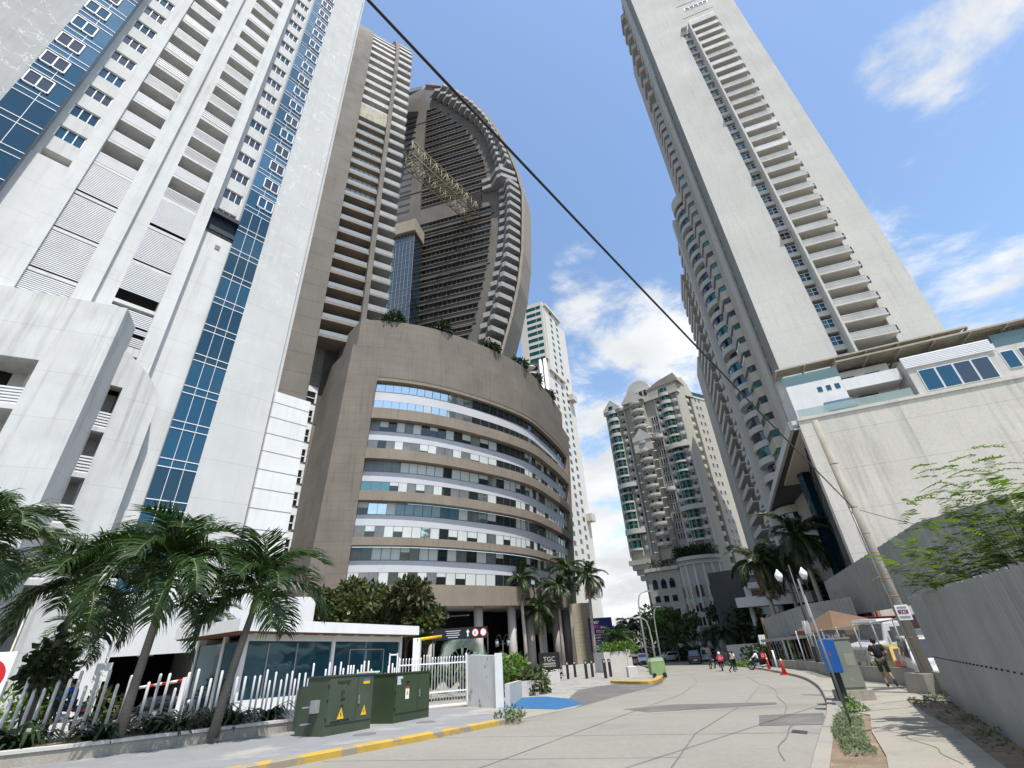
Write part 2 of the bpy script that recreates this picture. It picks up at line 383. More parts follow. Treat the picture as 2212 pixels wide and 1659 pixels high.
for z0 in FL[14:]:
    for wa, wb, o in ((-6.95, -5.22, -1.1), (4.62, 6.35, -.9)):
        fr = MB(); zb, zt = z0 - 1.55, z0 - .12
        for tt in (wa, wa + (wb - wa) / 3 - .03, wa + (wb - wa) * 2 / 3 - .03, wb - .07): fr.box(tt, tt + .07, o - .22, o - .10, zb, zt, F)
        fr.box(wa, wb, o - .22, o - .10, zb, zb + .06, F); fr.box(wa, wb, o - .22, o - .10, zt - .05, zt, F)
        f_ = bld(fr, 'window', M['frame'], T0)
        g = MB(); g.box(wa, wb, o - .3, o - .19, zb, zt, F); bld(g, 'pane', [M['glassD'], M['glassB2'], M['glassB']][rnd.choice((0, 0, 1, 2))], f_)
# canopy recess under the right-hand windows
w = MB(); w.box(3.86, 6.62, -.9, .15, 38.3, 38.75, F); w.box(4.2, 6.6, -.5, -.33, 36.6, 38.3, F); bld(w, 'dark_canopy', M['navyc'], T0)
w = MB(); w.box(5.45, 5.85, -.35, -.3, 34.6, 35.1, F); bld(w, 'vent', M['mullion'], T0)
# glass strips
def strip(a, b, z0, win, low, zlow, o=0.02):
    z = zlow
    while z < TOP - 1:
        k = MB(); k.box(a, b, -1.1, o, z, z + 3.0, F)
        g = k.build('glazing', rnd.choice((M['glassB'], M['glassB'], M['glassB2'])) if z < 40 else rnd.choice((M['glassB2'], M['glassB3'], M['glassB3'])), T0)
        h = MB()
        for zz in (0.0, .62): h.box(a, b, o + .002, o + .05, z + zz, z + zz + .055, F)
        if low and z < 38.3:
            for q in (1 / 3., 2 / 3.): h.box(a + (b - a) * q - .015, a + (b - a) * q + .015, o + .002, o + .03, z, z + 3, F)
        else: h.box(a + (b - a) * .5, a + (b - a) * .5 + .03, o + .002, o + .03, z, z + 3, F)
        h.build('mullion', M['frame'] if z > 30 or low else M['frame'], g)
        if z >= win:
            wa, wb = (a + .06, a + 1.62) if not low else (b - 1.6, b - .08)
            fr = MB(); za, zt = z + 1.2, z + 2.72
            for q in (wa, (wa + wb) / 2 - .04, wb - .09): fr.box(q, q + .09, o, o + .13, za, zt, F)
            fr.box(wa, wb, o, o + .13, za, za + .09, F); fr.box(wa, wb, o, o + .13, zt - .09, zt, F)
            f_ = fr.build('sash_window', M['frame'], T0)
            p_ = MB(); p_.box(wa + .05, wb - .05, o + .003, o + .06, za + .05, zt - .05, F); p_.build('pane', rnd.choice((M['glassD'], M['glassB2'], M['glassD'])), f_)
        z += 3.0
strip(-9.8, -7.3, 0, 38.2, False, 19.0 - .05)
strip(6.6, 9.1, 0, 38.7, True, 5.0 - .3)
# balconies
def balcony(a, b, z, style):
    s = MB(); s.box(a, b, -3.2, .05, z - .28, z, F); sb = s.build('balcony', M['white'], T0)
    r = MB(); r.box(a, b, -.02, .06, z + 1.08, z + 1.16, F); r.box(a, b, -.02, .06, z + .06, z + .11, F)
    if style == 0:
        n = int((b - a) / .085)
        for i in range(n):
            q = a + (b - a) * (i + .5) / n; r.box(q - .02, q + .02, -.01, .05, z + .1, z + 1.1, F)
    elif style == 1:
        for i in range(9): r.box(a, b, -.01, .05, z + .14 + i * .105, z + .20 + i * .105, F)
    else:
        for i in range(3): r.box(a, b, -.01, .05, z + .25 + i * .28, z + .40 + i * .28, F)
    r.build('railing', M['louvre'], sb)
    d = MB(); q = (a + b) / 2; d.box(q - .75, q + .85, -3.2, -3.12, z + .02, z + 2.25, F); dd = d.build('sliding_door', M['glassD'], sb)
for i, z in enumerate(FL[13:]):
    balcony(-4.13, -1.51, z, rnd.choice((0, 0, 0, 1, 2)) if i > 3 else 1)
    balcony(.62, 3.23, z, rnd.choice((0, 0, 0, 2, 2)) if i > 1 else rnd.choice((0, 1)))
# louvred car-park bays below the balconies
def louvre(a, b, z0, z1, o=.02, step=.155, gaps=()):
    l = MB(); n = int((z1 - z0) / step)
    for i in range(n):
        if i in gaps: continue
        z = z0 + i * step; p = [(a, o - .05, z), (b, o - .05, z), (b, o + .04, z + .02), (a, o + .04, z + .02)]
        l.box(a, b, o - .04, o + .03, z, z + step * .56, F)
    return l.build('louvre_panel', M['louvre'], T0)
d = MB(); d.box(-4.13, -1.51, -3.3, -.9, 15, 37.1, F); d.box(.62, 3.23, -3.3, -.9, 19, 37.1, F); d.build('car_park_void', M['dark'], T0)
for z0, z1 in ((33.8, 37.0), (29.8, 33.25), (25.9, 29.35), (22, 25.5)): louvre(-4.13, -1.51, z0, z1)
for z0, z1 in ((33.9, 37.1), (29.8, 33.3), (26.7, 29.4), (22.2, 25.2)): louvre(.62, 3.23, z0, z1, gaps=(5, 6, 10) if z0 < 23 else ())
for z in (33.3, 29.35, 25.45):
    s = MB(); s.box(-4.13, -1.51, -.9, .06, z, z + .28, F); s.build('slab_edge', M['white'], T0)
    s = MB(); s.box(.62, 3.23, -.9, .06, z - .05, z + .25, F); s.build('slab_edge', M['white'], T0)
s = MB(); s.box(.62, 3.23, -3, .06, 21.4, 22.1, F); s.build('slab_edge', M['white'], T0)
# stained car-park volume in front (two faces)
F1 = Fr(org=(-26.6, 24.2), az=63)
w = MB(); w.box(-20, -3.0, -2.5, 0, 18.25, 23.2, F1); w.box(-3.0, 0, -2.5, 0, -2, 23.2, F1); w.box(-20, -9.2, -2.5, 0, -2, 18.25, F1)
for z in (15.2, 12.1, 9.0, 5.9, 2.8, -.3): w.box(-9.2, -3.0, -2.5, 0, z - .33, z, F1)
w.build('stained_wall', M['stained'], T0)
def louvreF(Fq, a, b, z0, z1, o, step=.2):
    l = MB()
    for i in range(int((z1 - z0) / step)): l.box(a, b, o - .05, o + .03, z0 + i * step, z0 + i * step + step * .55, Fq)
    l.build('louvre_panel', M['louvre'], T0)
for z in (15.2, 12.1, 9.0, 5.9, 2.8): louvreF(F1, -9.2, -3.0, z, z + 1.35, -.1)
d = MB(); d.box(-9.2, -3.0, -2.6, -2.5, -2, 18.3, F1); d.build('slot_back', M['soffit'], T0)
w = MB()
top = [(1.3, 21.5), (2.5, 21.1), (3.3, 20.5), (4.1, 19.8), (4.6, 19.2), (5.2, 18.4)]
poly = [(1.2, 18.3)] + top + [(5.2, 18.3)]
w.prism(poly, .3, 1.2, lambda t, o, z: F(t, o, z), axis=1)
w.box(3.05, 5.2, .3, 1.2, -2, 18.3, F); w.box(1.0, 1.55, .3, 1.2, -2, 18.3, F)
for z in (15.2, 12.1, 9.0, 5.9): w.box(1.55, 3.05, -.6, 1.2, z - .3, z, F)
w.build('stained_wall', M['stained'], T0)
d = MB(); d.box(1.55, 3.05, -.7, -.6, -2, 18.3, F); d.build('slot_back', M['soffit'], T0)
for z in (15.2, 12.1, 9.0, 5.9): louvreF(F, 1.55, 3.05, z, z + 1.3, 1.1)
# low block on the right with joints, and the wall over the garage mouth
w = MB(); w.box(13.3, 16.55, -9, .25, -2, 22.1, F)
w.build('jointed_block', M['white2'], T0)
g = MB()
for z in (21.0, 19.55, 18.0, 16.4, 14.8, 13.2, 11.6, 10.0, 8.4): g.box(13.28, 16.57, .1, .262, z, z + .07, F)
g.build('joint_groove', M['groove'], T0)
w = MB(); w.box(5.0, 19.5, -.6, .9, 1.85, 5.2, F); w.box(5.0, 7.3, -.6, .9, -3, 1.85, F); w.box(17.4, 19.5, -6, .9, -3, 1.85, F)
w.box(5.0, 7.3, -9, -.6, -3, 5, F); w.box(7.3, 17.4, -9, -.6, 1.9, 5.0, F)
w.build('garage_wall', M['white2'], T0)
d = MB(); d.box(7.3, 17.4, -9.2, -9, -3, 1.9, F); d.build('garage_back', M['dark'], T0)
gl = MB()
for q in (9.5, 12.5): gl.box(q, q + .9, -3.1, -2.9, 1.78, 1.86, F)
gl.build('ceiling_lamp', M['frame'], T0)

# ================================================================ brown office podium
T1 = thing('office_podium', 'curved brown office block with ribbon windows, shrubs on its roof and tall columns below', 'building', (-10, 90, -4))
K = 1.18
TC = [(-25.7, 60.8), (-19.5, 62.3), (-13.6, 64.9), (-7.6, 69.2), (-.9, 75.6), (3.6, 81.5), (6.8, 88.4), (10.4, 97.5), (13.6, 107.7)]
BC = [((x * .99968 - y * .0253) * 1.008, (y * .99968 + x * .0253) * 1.008) for x, y in TC]
def cat(P, u):
    n = len(P) - 1; u = max(0., min(1., u)) * n; i = min(int(u), n - 1); f = u - i
    p = [Vector(P[max(0, min(n, i + d))]) for d in (-1, 0, 1, 2)]
    return .5 * ((2 * p[1]) + (p[2] - p[0]) * f + (2 * p[0] - 5 * p[1] + 4 * p[2] - p[3]) * f * f + (3 * p[1] - p[0] - 3 * p[2] + p[3]) * f ** 3)
ZT, ZB = 44.8, 7.0
def pc(u, z, o=0.0):     # z in unscaled metres; o outwards
    k = (z - ZB) / (ZT - ZB); a = cat(BC, u).lerp(cat(TC, u), k); b = cat(BC, min(u + .01, 1.)).lerp(cat(TC, min(u + .01, 1.)), k)
    if u > .985: a0 = cat(BC, u - .01).lerp(cat(TC, u - .01), k); d = (a - a0)
    else: d = b - a
    d.normalize(); n = Vector((d.y, -d.x))
    return Vector(((a.x + n.x * o) * K, (a.y + n.y * o) * K, EYE + (z - EYE) * K))
def ribbon(mb, u0, u1, z0, z1, o0, o1, n, mi=0, oz=0.0):
    # curved slab between two heights and two depths
    for i in range(n):
        a = u0 + (u1 - u0) * i / n; b = u0 + (u1 - u0) * (i + 1) / n
        p = [pc(a, z0, o1), pc(b, z0, o1), pc(b, z0, o0), pc(a, z0, o0), pc(a, z1, o1 + oz), pc(b, z1, o1 + oz), pc(b, z1, o0), pc(a, z1, o0)]
        mb.hexa(p, mi)
UA, UB = .094, .955
w = MB(); ribbon(w, 0, 1, 38.9, 44.8, -1.2, 0, 44); w.build('upper_wall', M['brown'], T1)
w = MB(); ribbon(w, 0, UA, 5.4, 38.9, -1.2, 0, 6); w.build('pilaster', M['brown'], T1)
w = MB(); ribbon(w, UB, 1, 5.4, 38.9, -1.2, 0, 3); w.build('pilaster', M['brownB'], T1)
# upper parapet tier, set back
def tier(u, z, o): return pc(u, z, o)
w = MB(); ribbon(w, .012, .97, 44.7, 50.8, -2.0, -1.1, 40); w.build('roof_parapet', M['brown'], T1)
bands = [(38.3, 33.7), (31.5, 27.1), (25.1, 20.8), (19.0, 14.5), (13.0, 8.5)]
NP = 34
for i, (zt, zb) in enumerate(bands):
    nxt = bands[i + 1][0] if i < 4 else 5.4
    b_ = MB(); ribbon(b_, UA, UB, nxt + .12, zb - .32, -1.0, .25, 40, oz=.0)
    b_.build('brown_band', M['brownB'], T1)
    if i == 0:
        b_ = MB(); ribbon(b_, UA, UB, zt, 38.95, -1.0, -.05, 40); b_.build('soffit_band', M['brownB'], T1)
    hgt = zt - zb; zb -= .3; hgt = zt - zb; rows = [(zb + hgt * .66, zt, 0), (zb + hgt * .345, zb + hgt * .66, 1), (zb, zb + hgt * .345, 2)]
    for z0, z1, k in rows:
        if k == 1:
            s_ = MB(); ribbon(s_, UA, UB, z0, z1, -1.1, -.75, NP); s_.build('spandrel_panel', M['panel'], T1)
        else:
            s_ = MB(); st = 0
            for j in range(NP):
                r = rnd.random(); u0 = UA + (UB - UA) * j / NP; u1 = UA + (UB - UA) * (j + 1) / NP
                if i == 0: mi = 1 if j < 12 else 0
                elif i == 3 and k == 0 and 4 <= j < 11 or (i == 2 and k == 2 and j < 3): mi = 3
                else: mi = 2 if r < .62 else (0 if r < .76 else (4 if r < .93 else 1))
                if j > 14 and i > 0: mi = 2 if r < .45 else 0
                if mi == 2 and r < .16:
                    zc_ = z0 + (z1 - z0) * rnd.uniform(.3, .7)
                    ribbon(s_, u0, u1, zc_, z1, -1.1, -.78, 1, 2); ribbon(s_, u0, u1, z0, zc_, -1.1, -.78, 1, 0)
                else: ribbon(s_, u0, u1, z0, z1, -1.1, -.78, 1, mi)
            wn = s_.build('ribbon_window', [M['pane'], M['curtain2'] if 'curtain2' in M else M['curtain'], M['blind'], M['tealpane'], M['blind2']], T1)
            m_ = MB()
            for j in range(NP + 1):
                u0 = UA + (UB - UA) * j / NP
                m_.hexa([pc(u0 - .0004, z0, -.80), pc(u0 + .0006, z0, -.80), pc(u0 + .0006, z0, -.70), pc(u0 - .0004, z0, -.70), pc(u0 - .0004, z1, -.80), pc(u0 + .0006, z1, -.80), pc(u0 + .0006, z1, -.70), pc(u0 - .0004, z1, -.70)])
            ribbon(m_, UA, UB, z0 - .04, z0 + .04, -.8, -.72, 30); m_.build('mullion', M['mullion'], wn)
# left flank, floor, roof
def kz(z): return EYE + (z - EYE) * K
c0, c1 = pc(0, 5.4), pc(0, 44.8)
fb0, fb1 = Vector((c0.x - 9.0, c0.y + 9.6, c0.z)), Vector((c1.x - 8.7, c1.y + 9.1, c1.z))
w = MB(); w.hexa([c0, c0 + Vector((1.2, .6, 0)), fb0 + Vector((1.2, .6, 0)), fb0, c1, c1 + Vector((1.2, .6, 0)), fb1 + Vector((1.2, .6, 0)), fb1]); w.build('flank_wall', M['brown'], T1)
t0 = pc(.012, 44.7, -1.1); t1 = pc(.012, 50.8, -1.1); dv = Vector((-7.4, 7.9, 0))
w = MB(); w.hexa([t0, t0 + Vector((1, .6, 0)), t0 + dv + Vector((1, .6, 0)), t0 + dv, t1, t1 + Vector((1, .6, 0)), t1 + dv + Vector((1, .6, 0)), t1 + dv]); w.build('flank_parapet', M['brown'], T1)
for q in (.55, .8):
    a = c1.lerp(fb1, q); n_ = Vector((-.69, -.72, 0)); dd_ = (fb1 - c1).normalized()
    w = MB(); w.hexa([a + n_ * -.1 + Vector((0, 0, -4.2)), a + dd_ * 2 + n_ * -.1 + Vector((0, 0, -4.2)), a + dd_ * 2 + n_ * .05 + Vector((0, 0, -4.2)), a + n_ * .05 + Vector((0, 0, -4.2)), a + n_ * -.1 + Vector((0, 0, -2.9)), a + dd_ * 2 + n_ * -.1 + Vector((0, 0, -2.9)), a + dd_ * 2 + n_ * .05 + Vector((0, 0, -2.9)), a + n_ * .05 + Vector((0, 0, -2.9))]); w.build('flank_window', M['pane'], T1)
ring = [pc(i / 30, 44.0, -1.0) for i in range(31)]; back = [Vector((8, 140, ring[0].z)), Vector((-24, 120, ring[0].z)), Vector((-39, 84, ring[0].z))]
w = MB(); P_ = ring + back; w.add(P_, [tuple(range(len(P_)))]); w.build('roof_deck', M['brown'], T1)
ring = [pc(i / 30, 5.6, -.9) for i in range(31)]; back = [Vector((6, 138, ring[0].z)), Vector((-24, 120, ring[0].z)), Vector((-36, 84, ring[0].z))]
w = MB(); P_ = ring + back; w.add(P_, [tuple(range(len(P_)))]); w.build('porch_ceiling', M['soffit'], T1)
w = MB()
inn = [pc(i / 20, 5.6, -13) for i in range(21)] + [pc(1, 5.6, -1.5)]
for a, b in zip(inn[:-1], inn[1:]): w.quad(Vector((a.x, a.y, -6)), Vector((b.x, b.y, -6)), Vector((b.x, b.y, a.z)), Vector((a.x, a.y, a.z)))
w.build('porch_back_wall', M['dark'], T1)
M['column'] = mat('grey_column', (.46, .44, .41), .85, .06, .4, streak=.12)
for u in (.18, .32, .44, .545, .64, .73, .83, .93):
    p = pc(u, 5.4, -1.6); k = MB(); k.lathe([(.78, -7), (.78, p.z + .3)], (p.x, p.y, 0), 18); k.build('column', M['column'], T1)
p = pol(5.9, 112, EYE + .045 * 112); k = MB(); k.box(p.x - 2.2, p.x + 2.4, p.y - .8, p.y + 3.5, -6, p.z); k.build('stone_pier', mat('stone_block', (.42, .37, .28), .9, .1, .6, hj=(.75, .04, .4), vj=(90, 1.1, .04, .4)), T1)
for (a, b) in ((.25, .30), (.37, .43)):
    p, q = pc(a, 4.4, -2.2), pc(b, 4.4, -2.2); k = MB(); k.box(p.x, q.x, p.y, p.y + .3, p.z - .12, p.z + .02); k.build('porch_beam', M['mullion'], T1)

# ================================================================ sail-shaped tower behind
T2 = thing('sail_tower', 'brown sail-shaped hotel tower with curved edge of zigzag balconies and striped windows', 'building', (-40, 110, -5))
FB = Fr(-32, 84.7)
ZV, RR = 169.0, 62.0
def prof(z, o):            # z along the facade; above ZV the wall curls back
    if z <= ZV: return o, z
    ph = (z - ZV) / RR; return o - RR * (1 - math.cos(ph)) - 0, ZV + (RR + o) * math.sin(ph)
def FBc(t, o, z): o2, z2 = prof(z, o); return FB(t, o2, z2)
ZTOP = ZV + RR * .62
def seg(mb, t0, t1, o0, o1, z0, z1, step=4.36, mi=0):
    z = z0
    while z < z1 - .01:
        e = min(z + step, z1) if z >= ZV else min(max(ZV, z + .01), z1); mb.box(t0, t1, o0, o1, z, e, FBc, mi); z = e
w = MB(); seg(w, 1.3, 6.4, -16, .9, 40, ZTOP); w.build('side_pier', M['brownD'], T2)
w = MB(); seg(w, 14.2, 15.3, -10, 1.6, 55, ZTOP + 6); w.build('fin', M['brownD'], T2)
w = MB(); seg(w, 6.4, 19.0, -16, -4.4, 40, ZTOP - 3); w.build('tower_core', M['coredark'], T2)
z = 57.5; i = 0
while z < ZTOP - 5:
    hi = z > 132
    s = MB(); s.box(6.4, 14.2, -4.4, .5, z, z + (.75 if not hi else 1.7), FBc); sl_ = s.build('balcony_slab', M['brownB'] if not hi else M['ledgeLit'], T2)
    if z < 122 or True:
        g = MB()
        if not hi: g.box(6.5, 14.1, .32, .42, z + .75, z + 1.75, FBc); g.build('glass_rail', M['railglass'] if 'railglass' in M else M['blind2'], sl_)
    if 100 < z < 132:
        g = MB(); g.box(6.5, 14.1, -.9, -.8, z + 1.75, z + 4.3, FBc); gg = g.build('glazing', M['blind'], T2)
        m_ = MB()
        for q in range(1, 6): m_.box(6.4 + 7.8 * q / 6 - .06, 6.4 + 7.8 * q / 6 + .06, -.8, -.7, z + 1.1, z + 4.36, FBc)
        m_.build('mullion', M['mullion'], gg)
    s = MB(); s.box(15.3, 19.8, -2.6, 1.7, z + .3, z + .6, FBc); s.box(15.3, 19.8, 1.45, 1.75, z + .6, z + 2.0, FBc); s.box(19.55, 19.85, -2.4, 1.75, z + .6, z + 2.0, FBc)
    s.build('side_balcony', M['ledge'] if not hi else M['ledgeLit'], T2)
    z += 4.36; i += 1
s = MB(); s.box(6.4, 14.2, -.5, .55, 135.2, 141.2, FBc); s.build('stained_band', mat('yellow_stained_band', (.44, .40, .31), .9, .15, .5, streak=.5), T2)
# tile-clad base to the left
FG = Fr(org=(-39, 81), az=44)
Og = 0.0
w = MB(); w.box(-30, 3.4, -6, 0, -6, 62.8, FG); w.build('tiled_base', M['tile'], T2)
w = MB()
for k in range(11):
    zz = 44.4 - k * 4.1
    w.box(-4.5, -1.3, -.1, .25, zz + 2.4, zz + 3.6, FG)
w.build('window_lintel', M['frame'], T2)
for k in range(11):
    zz = 44.4 - k * 4.1; fr = MB(); fr.box(-4.5, -4.25, -.05, .22, zz, zz + 2.4, FG); fr.box(-1.6, -1.3, -.05, .22, zz, zz + 2.4, FG); fr.box(-4.5, -1.3, -.05, .22, zz + .95, zz + 1.1, FG)
    f_ = fr.build('window', M['frame'], T2); p_ = MB(); p_.box(-4.25, -1.6, -.04, .06, zz, zz + 2.4, FG); p_.build('pane', M['pane'], f_)
# the sail
FS = Fr(14, 108.2)
edge = [(-28.75, 76.2), (-25.66, 86.3), (-22.5, 99), (-20.3, 112.4), (-18.9, 129.5), (-18.2, 141), (-19.4, 152), (-22.0, 166), (-25.0, 178), (-29.0, 191), (-34, 203), (-40, 214.5), (-46, 223), (-52.5, 230.5), (-60, 236)]
edge = [(-34, 60)] + edge
def er(z):
    for (a, za), (b, zb) in zip(edge[:-1], edge[1:]):
        if za <= z <= zb: return a + (b - a) * (z - za) / (zb - za)
    return edge[-1][0] if z > edge[-1][1] else edge[0][0]
poly = [(-92, 40), (-34, 40)] + [(t - .4, z) for t, z in edge] + [(-62, 234), (-92, 228)]
w = MB(); w.prism([(t, z) for t, z in poly], -9, 0, FS, axis=1); w.build('sail_wall', M['sail'], T2)
rimo = []
w = MB()
for (t, z), (t2, z2) in zip(edge[:-1], edge[1:]):
    w.hexa([FS(t - .4, -9.5, z), FS(t + .5, -9.5, z), FS(t + .5, .9, z), FS(t - .4, .9, z), FS(t2 - .4, -9.5, z2), FS(t2 + .5, -9.5, z2), FS(t2 + .5, .9, z2), FS(t2 - .4, .9, z2)])
w.build('edge_rim', M['rim'], T2)
rows_r = [(-39.34, 84.8), (-37, 92.8), (-34.5, 103.8), (-32.6, 115), (-31, 130), (-30.75, 138), (-31.6, 154.8), (-33.1, 168), (-36, 178), (-40.5, 191.3), (-47.3, 202.3), (-54.6, 213.6)]
def rr(z):
    if z < rows_r[0][1]: return rows_r[0][0] - (rows_r[0][1] - z) * .3
    for (a, za), (b, zb) in zip(rows_r[:-1], rows_r[1:]):
        if za <= z <= zb: return a + (b - a) * (z - za) / (zb - za)
    return rows_r[-1][0]
z = 62.0; i = 0
while z < 213:
    if 139 < z < 147.5:
        z += 3.95; i += 1; continue
    r_ = rr(z + 1); g = MB(); h_ = 1.75 if i % 6 else 1.2
    l_ = -58.8
    # recess: dark strip glass set in a surround that stands proud of it
    g.box(l_, r_, .01, .05, z, z + h_, FS); gw = g.build('strip_window', M['stripglass'], T2) if 'stripglass' in M else g.build('strip_window', M['pane'], T2)
    m_ = MB(); m_.box(l_ - .25, r_ + .25, .0, .55, z + h_, z + h_ + .35, FS); m_.box(l_ - .25, r_ + .25, .0, .32, z - .3, z, FS)
    n = int((r_ - l_) / 1.6)
    for q in range(n + 1): tq = l_ + (r_ - l_) * q / n; m_.box(tq - .06, tq + .06, .05, .2, z, z + h_, FS)
    m_.build('window_surround', M['sail'], gw)
    if i % 6 == 0:
        m_ = MB(); m_.box(-90, r_ + 1.5, 0, .12, z + h_ + .5, z + h_ + .95, FS); m_.build('belt_joint', M['dark'], T2)
    if z > 100:
        g = MB(); g.box(-72, -63.9, .01, .06, z - .2, z + .9, FS); g.build('short_strip_window', M['pane'], T2)
    z += 3.95; i += 1
bl = [(-36.5, 76), (-35.5, 83.8), (-34.2, 88.6), (-32.2, 96.9), (-30.4, 105), (-29, 112.5), (-27.8, 121.8), (-27.1, 131), (-26.9, 142), (-27.5, 154), (-28.4, 162), (-30.4, 173.4), (-32.7, 182.3), (-36.4, 192), (-41.8, 200.5), (-49.2, 212.4), (-58, 224), (-60, 230)]
def blf(z):
    for (a, za), (b, zb) in zip(bl[:-1], bl[1:]):
        if za <= z <= zb: return a + (b - a) * (z - za) / (zb - za)
    return bl[-1][0]
z = 76.0
while z < 226:
    a, b = blf(z), er(z + 1.5) - .9
    if 146 < z < 153: a -= 6
    mid = a + (b - a) * .5; wv = 2.9 if z < 152 else 1.9
    pl = [(a, 0), (a, 1.6), (a + (mid - a) * .55, 1.9), (mid, 1.9 + wv), (mid + (b - mid) * .3, 2.2 + wv), (b, 1.2), (b, 0)] if z < 152 else [(a, 0), (a, 1.5), (a + (b - a) * .3, 3.4), (a + (b - a) * .55, 2.8), (a + (b - a) * .8, 4.4), (b, 3.0), (b, 0)]
    s = MB(); s.prism(pl, z, z + .35, FS)
    inn = [(t + .05 * 0, max(o - .28, 0)) for t, o in pl]
    for (p0, p1, q0, q1) in [(pl[k], pl[k + 1], inn[k], inn[k + 1]) for k in range(len(pl) - 1)]:
        s.hexa([FS(q0[0], q0[1], z + .35), FS(q1[0], q1[1], z + .35), FS(p1[0], p1[1], z + .35), FS(p0[0], p0[1], z + .35), FS(q0[0], q0[1], z + 1.75), FS(q1[0], q1[1], z + 1.75), FS(p1[0], p1[1], z + 1.75), FS(p0[0], p0[1], z + 1.75)])
    s.build('zigzag_balcony', M['ledge'], T2)
    z += 3.95
w = MB()
for z in range(60, 226, 4):
    a, b = blf(float(z)) - .2, er(float(z)) - .6; w.box(a, b, .005, .04, z + .4, z + 2.6, FS)
w.build('balcony_glazing', M['pane'], T2)
# curtain wall bay and truss
FCW = Fr(14, 100.0)
k = 100.0 / 108.2
w = MB(); w.box(-80, -61 * k, -6, 0, 30, 126 * 1.0, FCW); cw = w.build('curtain_wall', M['curtain'], T2)
m_ = MB()
for q in range(0, 14): m_.box(-61 * k - 1.35 * q - .05, -61 * k - 1.35 * q + .05, 0, .12, 40, 126, FCW)
for zz in range(44, 127, 3): m_.box(-80, -61 * k, 0, .1, zz, zz + .12, FCW)
m_.build('mullion', M['mullion2'] if 'mullion2' in M else M['mullion'], cw)
w = MB(); w.box(-80, -61 * k + .6, -6, 1.2, 126, 131.5, FCW); w.build('bay_cap', M['rim'], T2)
A = FB(19.0, .5, 118.0); B = FS(-36.5, .2, 139.5)
A = pol(-18.2, 88.0, 1.734 + 1.425 * 88); B = FS(-37.0, .1, 1.734 + 1.425 * 88 + 0)
B = Vector((B.x, B.y, A.z + 7))
d_ = (B - A); L_ = d_.length; dn = d_.normalized(); sd = Vector((dn.y, -dn.x, 0)).normalized() * 2.6; upz = Vector((0, 0, 6.2))
tr = MB(); nseg = 13
ch = {}
for sx in (-1, 1):
    for sz in (0, 1):
        ch[sx, sz] = [A + d_ * (q / nseg) + sd * sx + upz * sz for q in range(nseg + 1)]; tr.tube([ch[sx, sz][0], ch[sx, sz][-1]], .2, 6)
for q in range(nseg):
    for sx in (-1, 1):
        tr.tube([ch[sx, 0][q], ch[sx, 1][q + 1]] if q % 2 else [ch[sx, 1][q], ch[sx, 0][q + 1]], .12, 5); tr.tube([ch[sx, 0][q], ch[sx, 1][q]], .12, 5)
    for sz in (0, 1):
        tr.tube([ch[-1, sz][q], ch[1, sz][q]], .12, 5); tr.tube([ch[-1, sz][q], ch[1, sz][q + 1]], .1, 5)
tr.build('steel_truss', M['truss'], T2)
w = MB(); w.box(-39.5, -34.0, .0, .4, 139.6, 147.4, FS); w.build('truss_recess', M['dark'], T2)
# roof slab between the block and the sail
w = MB(); a, b, c = FB(19, -6, 168), FS(-60, 4, 226), FS(-75, 2, 226)
a2 = FB(19, -30, 172)
w.add([a, b, c, a2, a + Vector((0, 0, 2.5)), b + Vector((0, 0, 2.5)), c + Vector((0, 0, 2.5)), a2 + Vector((0, 0, 2.5))], ((0, 1, 2, 3), (4, 5, 6, 7), (0, 1, 5, 4), (1, 2, 6, 5), (2, 3, 7, 6), (3, 0, 4, 7))); w.build('roof_slab', M['ledge'], T2)
w = MB()
w.box(-64, -56, -8, -.5, 224, 238, FS); w.build('roof_house', M['rim'], T2)
# ================================================================ right-hand concrete tower
T3 = thing('concrete_tower', 'tall cream concrete tower with one column of balconies on its blank front, at the right', 'building', (45, 60, -3))
FR = Fr(18, 66.2)
TZ = 172.0
tL, tR = 19.2, 39.6
w = MB()
w.box(tL, 26.75, -10, 0, 10, TZ, FR); w.box(28.35, 28.6, -10, .0, 10, 124.5, FR)
w.box(34.2, tR, -10, 0, 10, TZ, FR); w.box(26.75, 34.2, -10, -.02, 124.6, TZ, FR); w.box(26.75, 34.2, -10, -2.4, 10, 124.6, FR)
w.build('front_wall', M['cream'], T3)
w = MB(); w.box(28.3, 28.62, -.3, 1.55, 20, 125.4, FR); w.build('fin', M['cream'], T3)
fl = [43.6 + 2.99 * k for k in range(-6, 28)]
for z in fl: w = MB(); w.box(26.75, 28.3, -2.4, -.05, z + 1.9 - 2.99 + .55, z + .3, FR); w.build('window_strip_wall', M['cream'], T3)
for z in fl[:]:
    zb, zt = z + .3, z + 1.45
    zb, zt = z + .3, z + 2.45
    g = MB(); g.box(26.8, 28.3, -.35, -.25, zb - .1, zt - .6, FR); fr = MB()
    for q in (.0, .5, 1.0): fr.box(26.8, 28.3, -.25, -.18, zb + q * (zt - zb - .7), zb + q * (zt - zb - .7) + .06, FR)
    for q in (26.8, 27.5, 28.22): fr.box(q, q + .06, -.25, -.2, zb, zt - .65, FR)
    if rnd.random() < .12: fr.add([FR(26.8, -.2, zt - .7), FR(28.2, -.2, zt - .7), FR(28.2, .75, zt - 1.15), FR(26.8, .75, zt - 1.15)], ((0, 1, 2, 3),))
    fw = fr.build('window', M['frame'], T3); g.build('pane', rnd.choice((M['glassD'], M['glassB'], M['glassT'], M['glassD'], M['glassB2'])), fw)
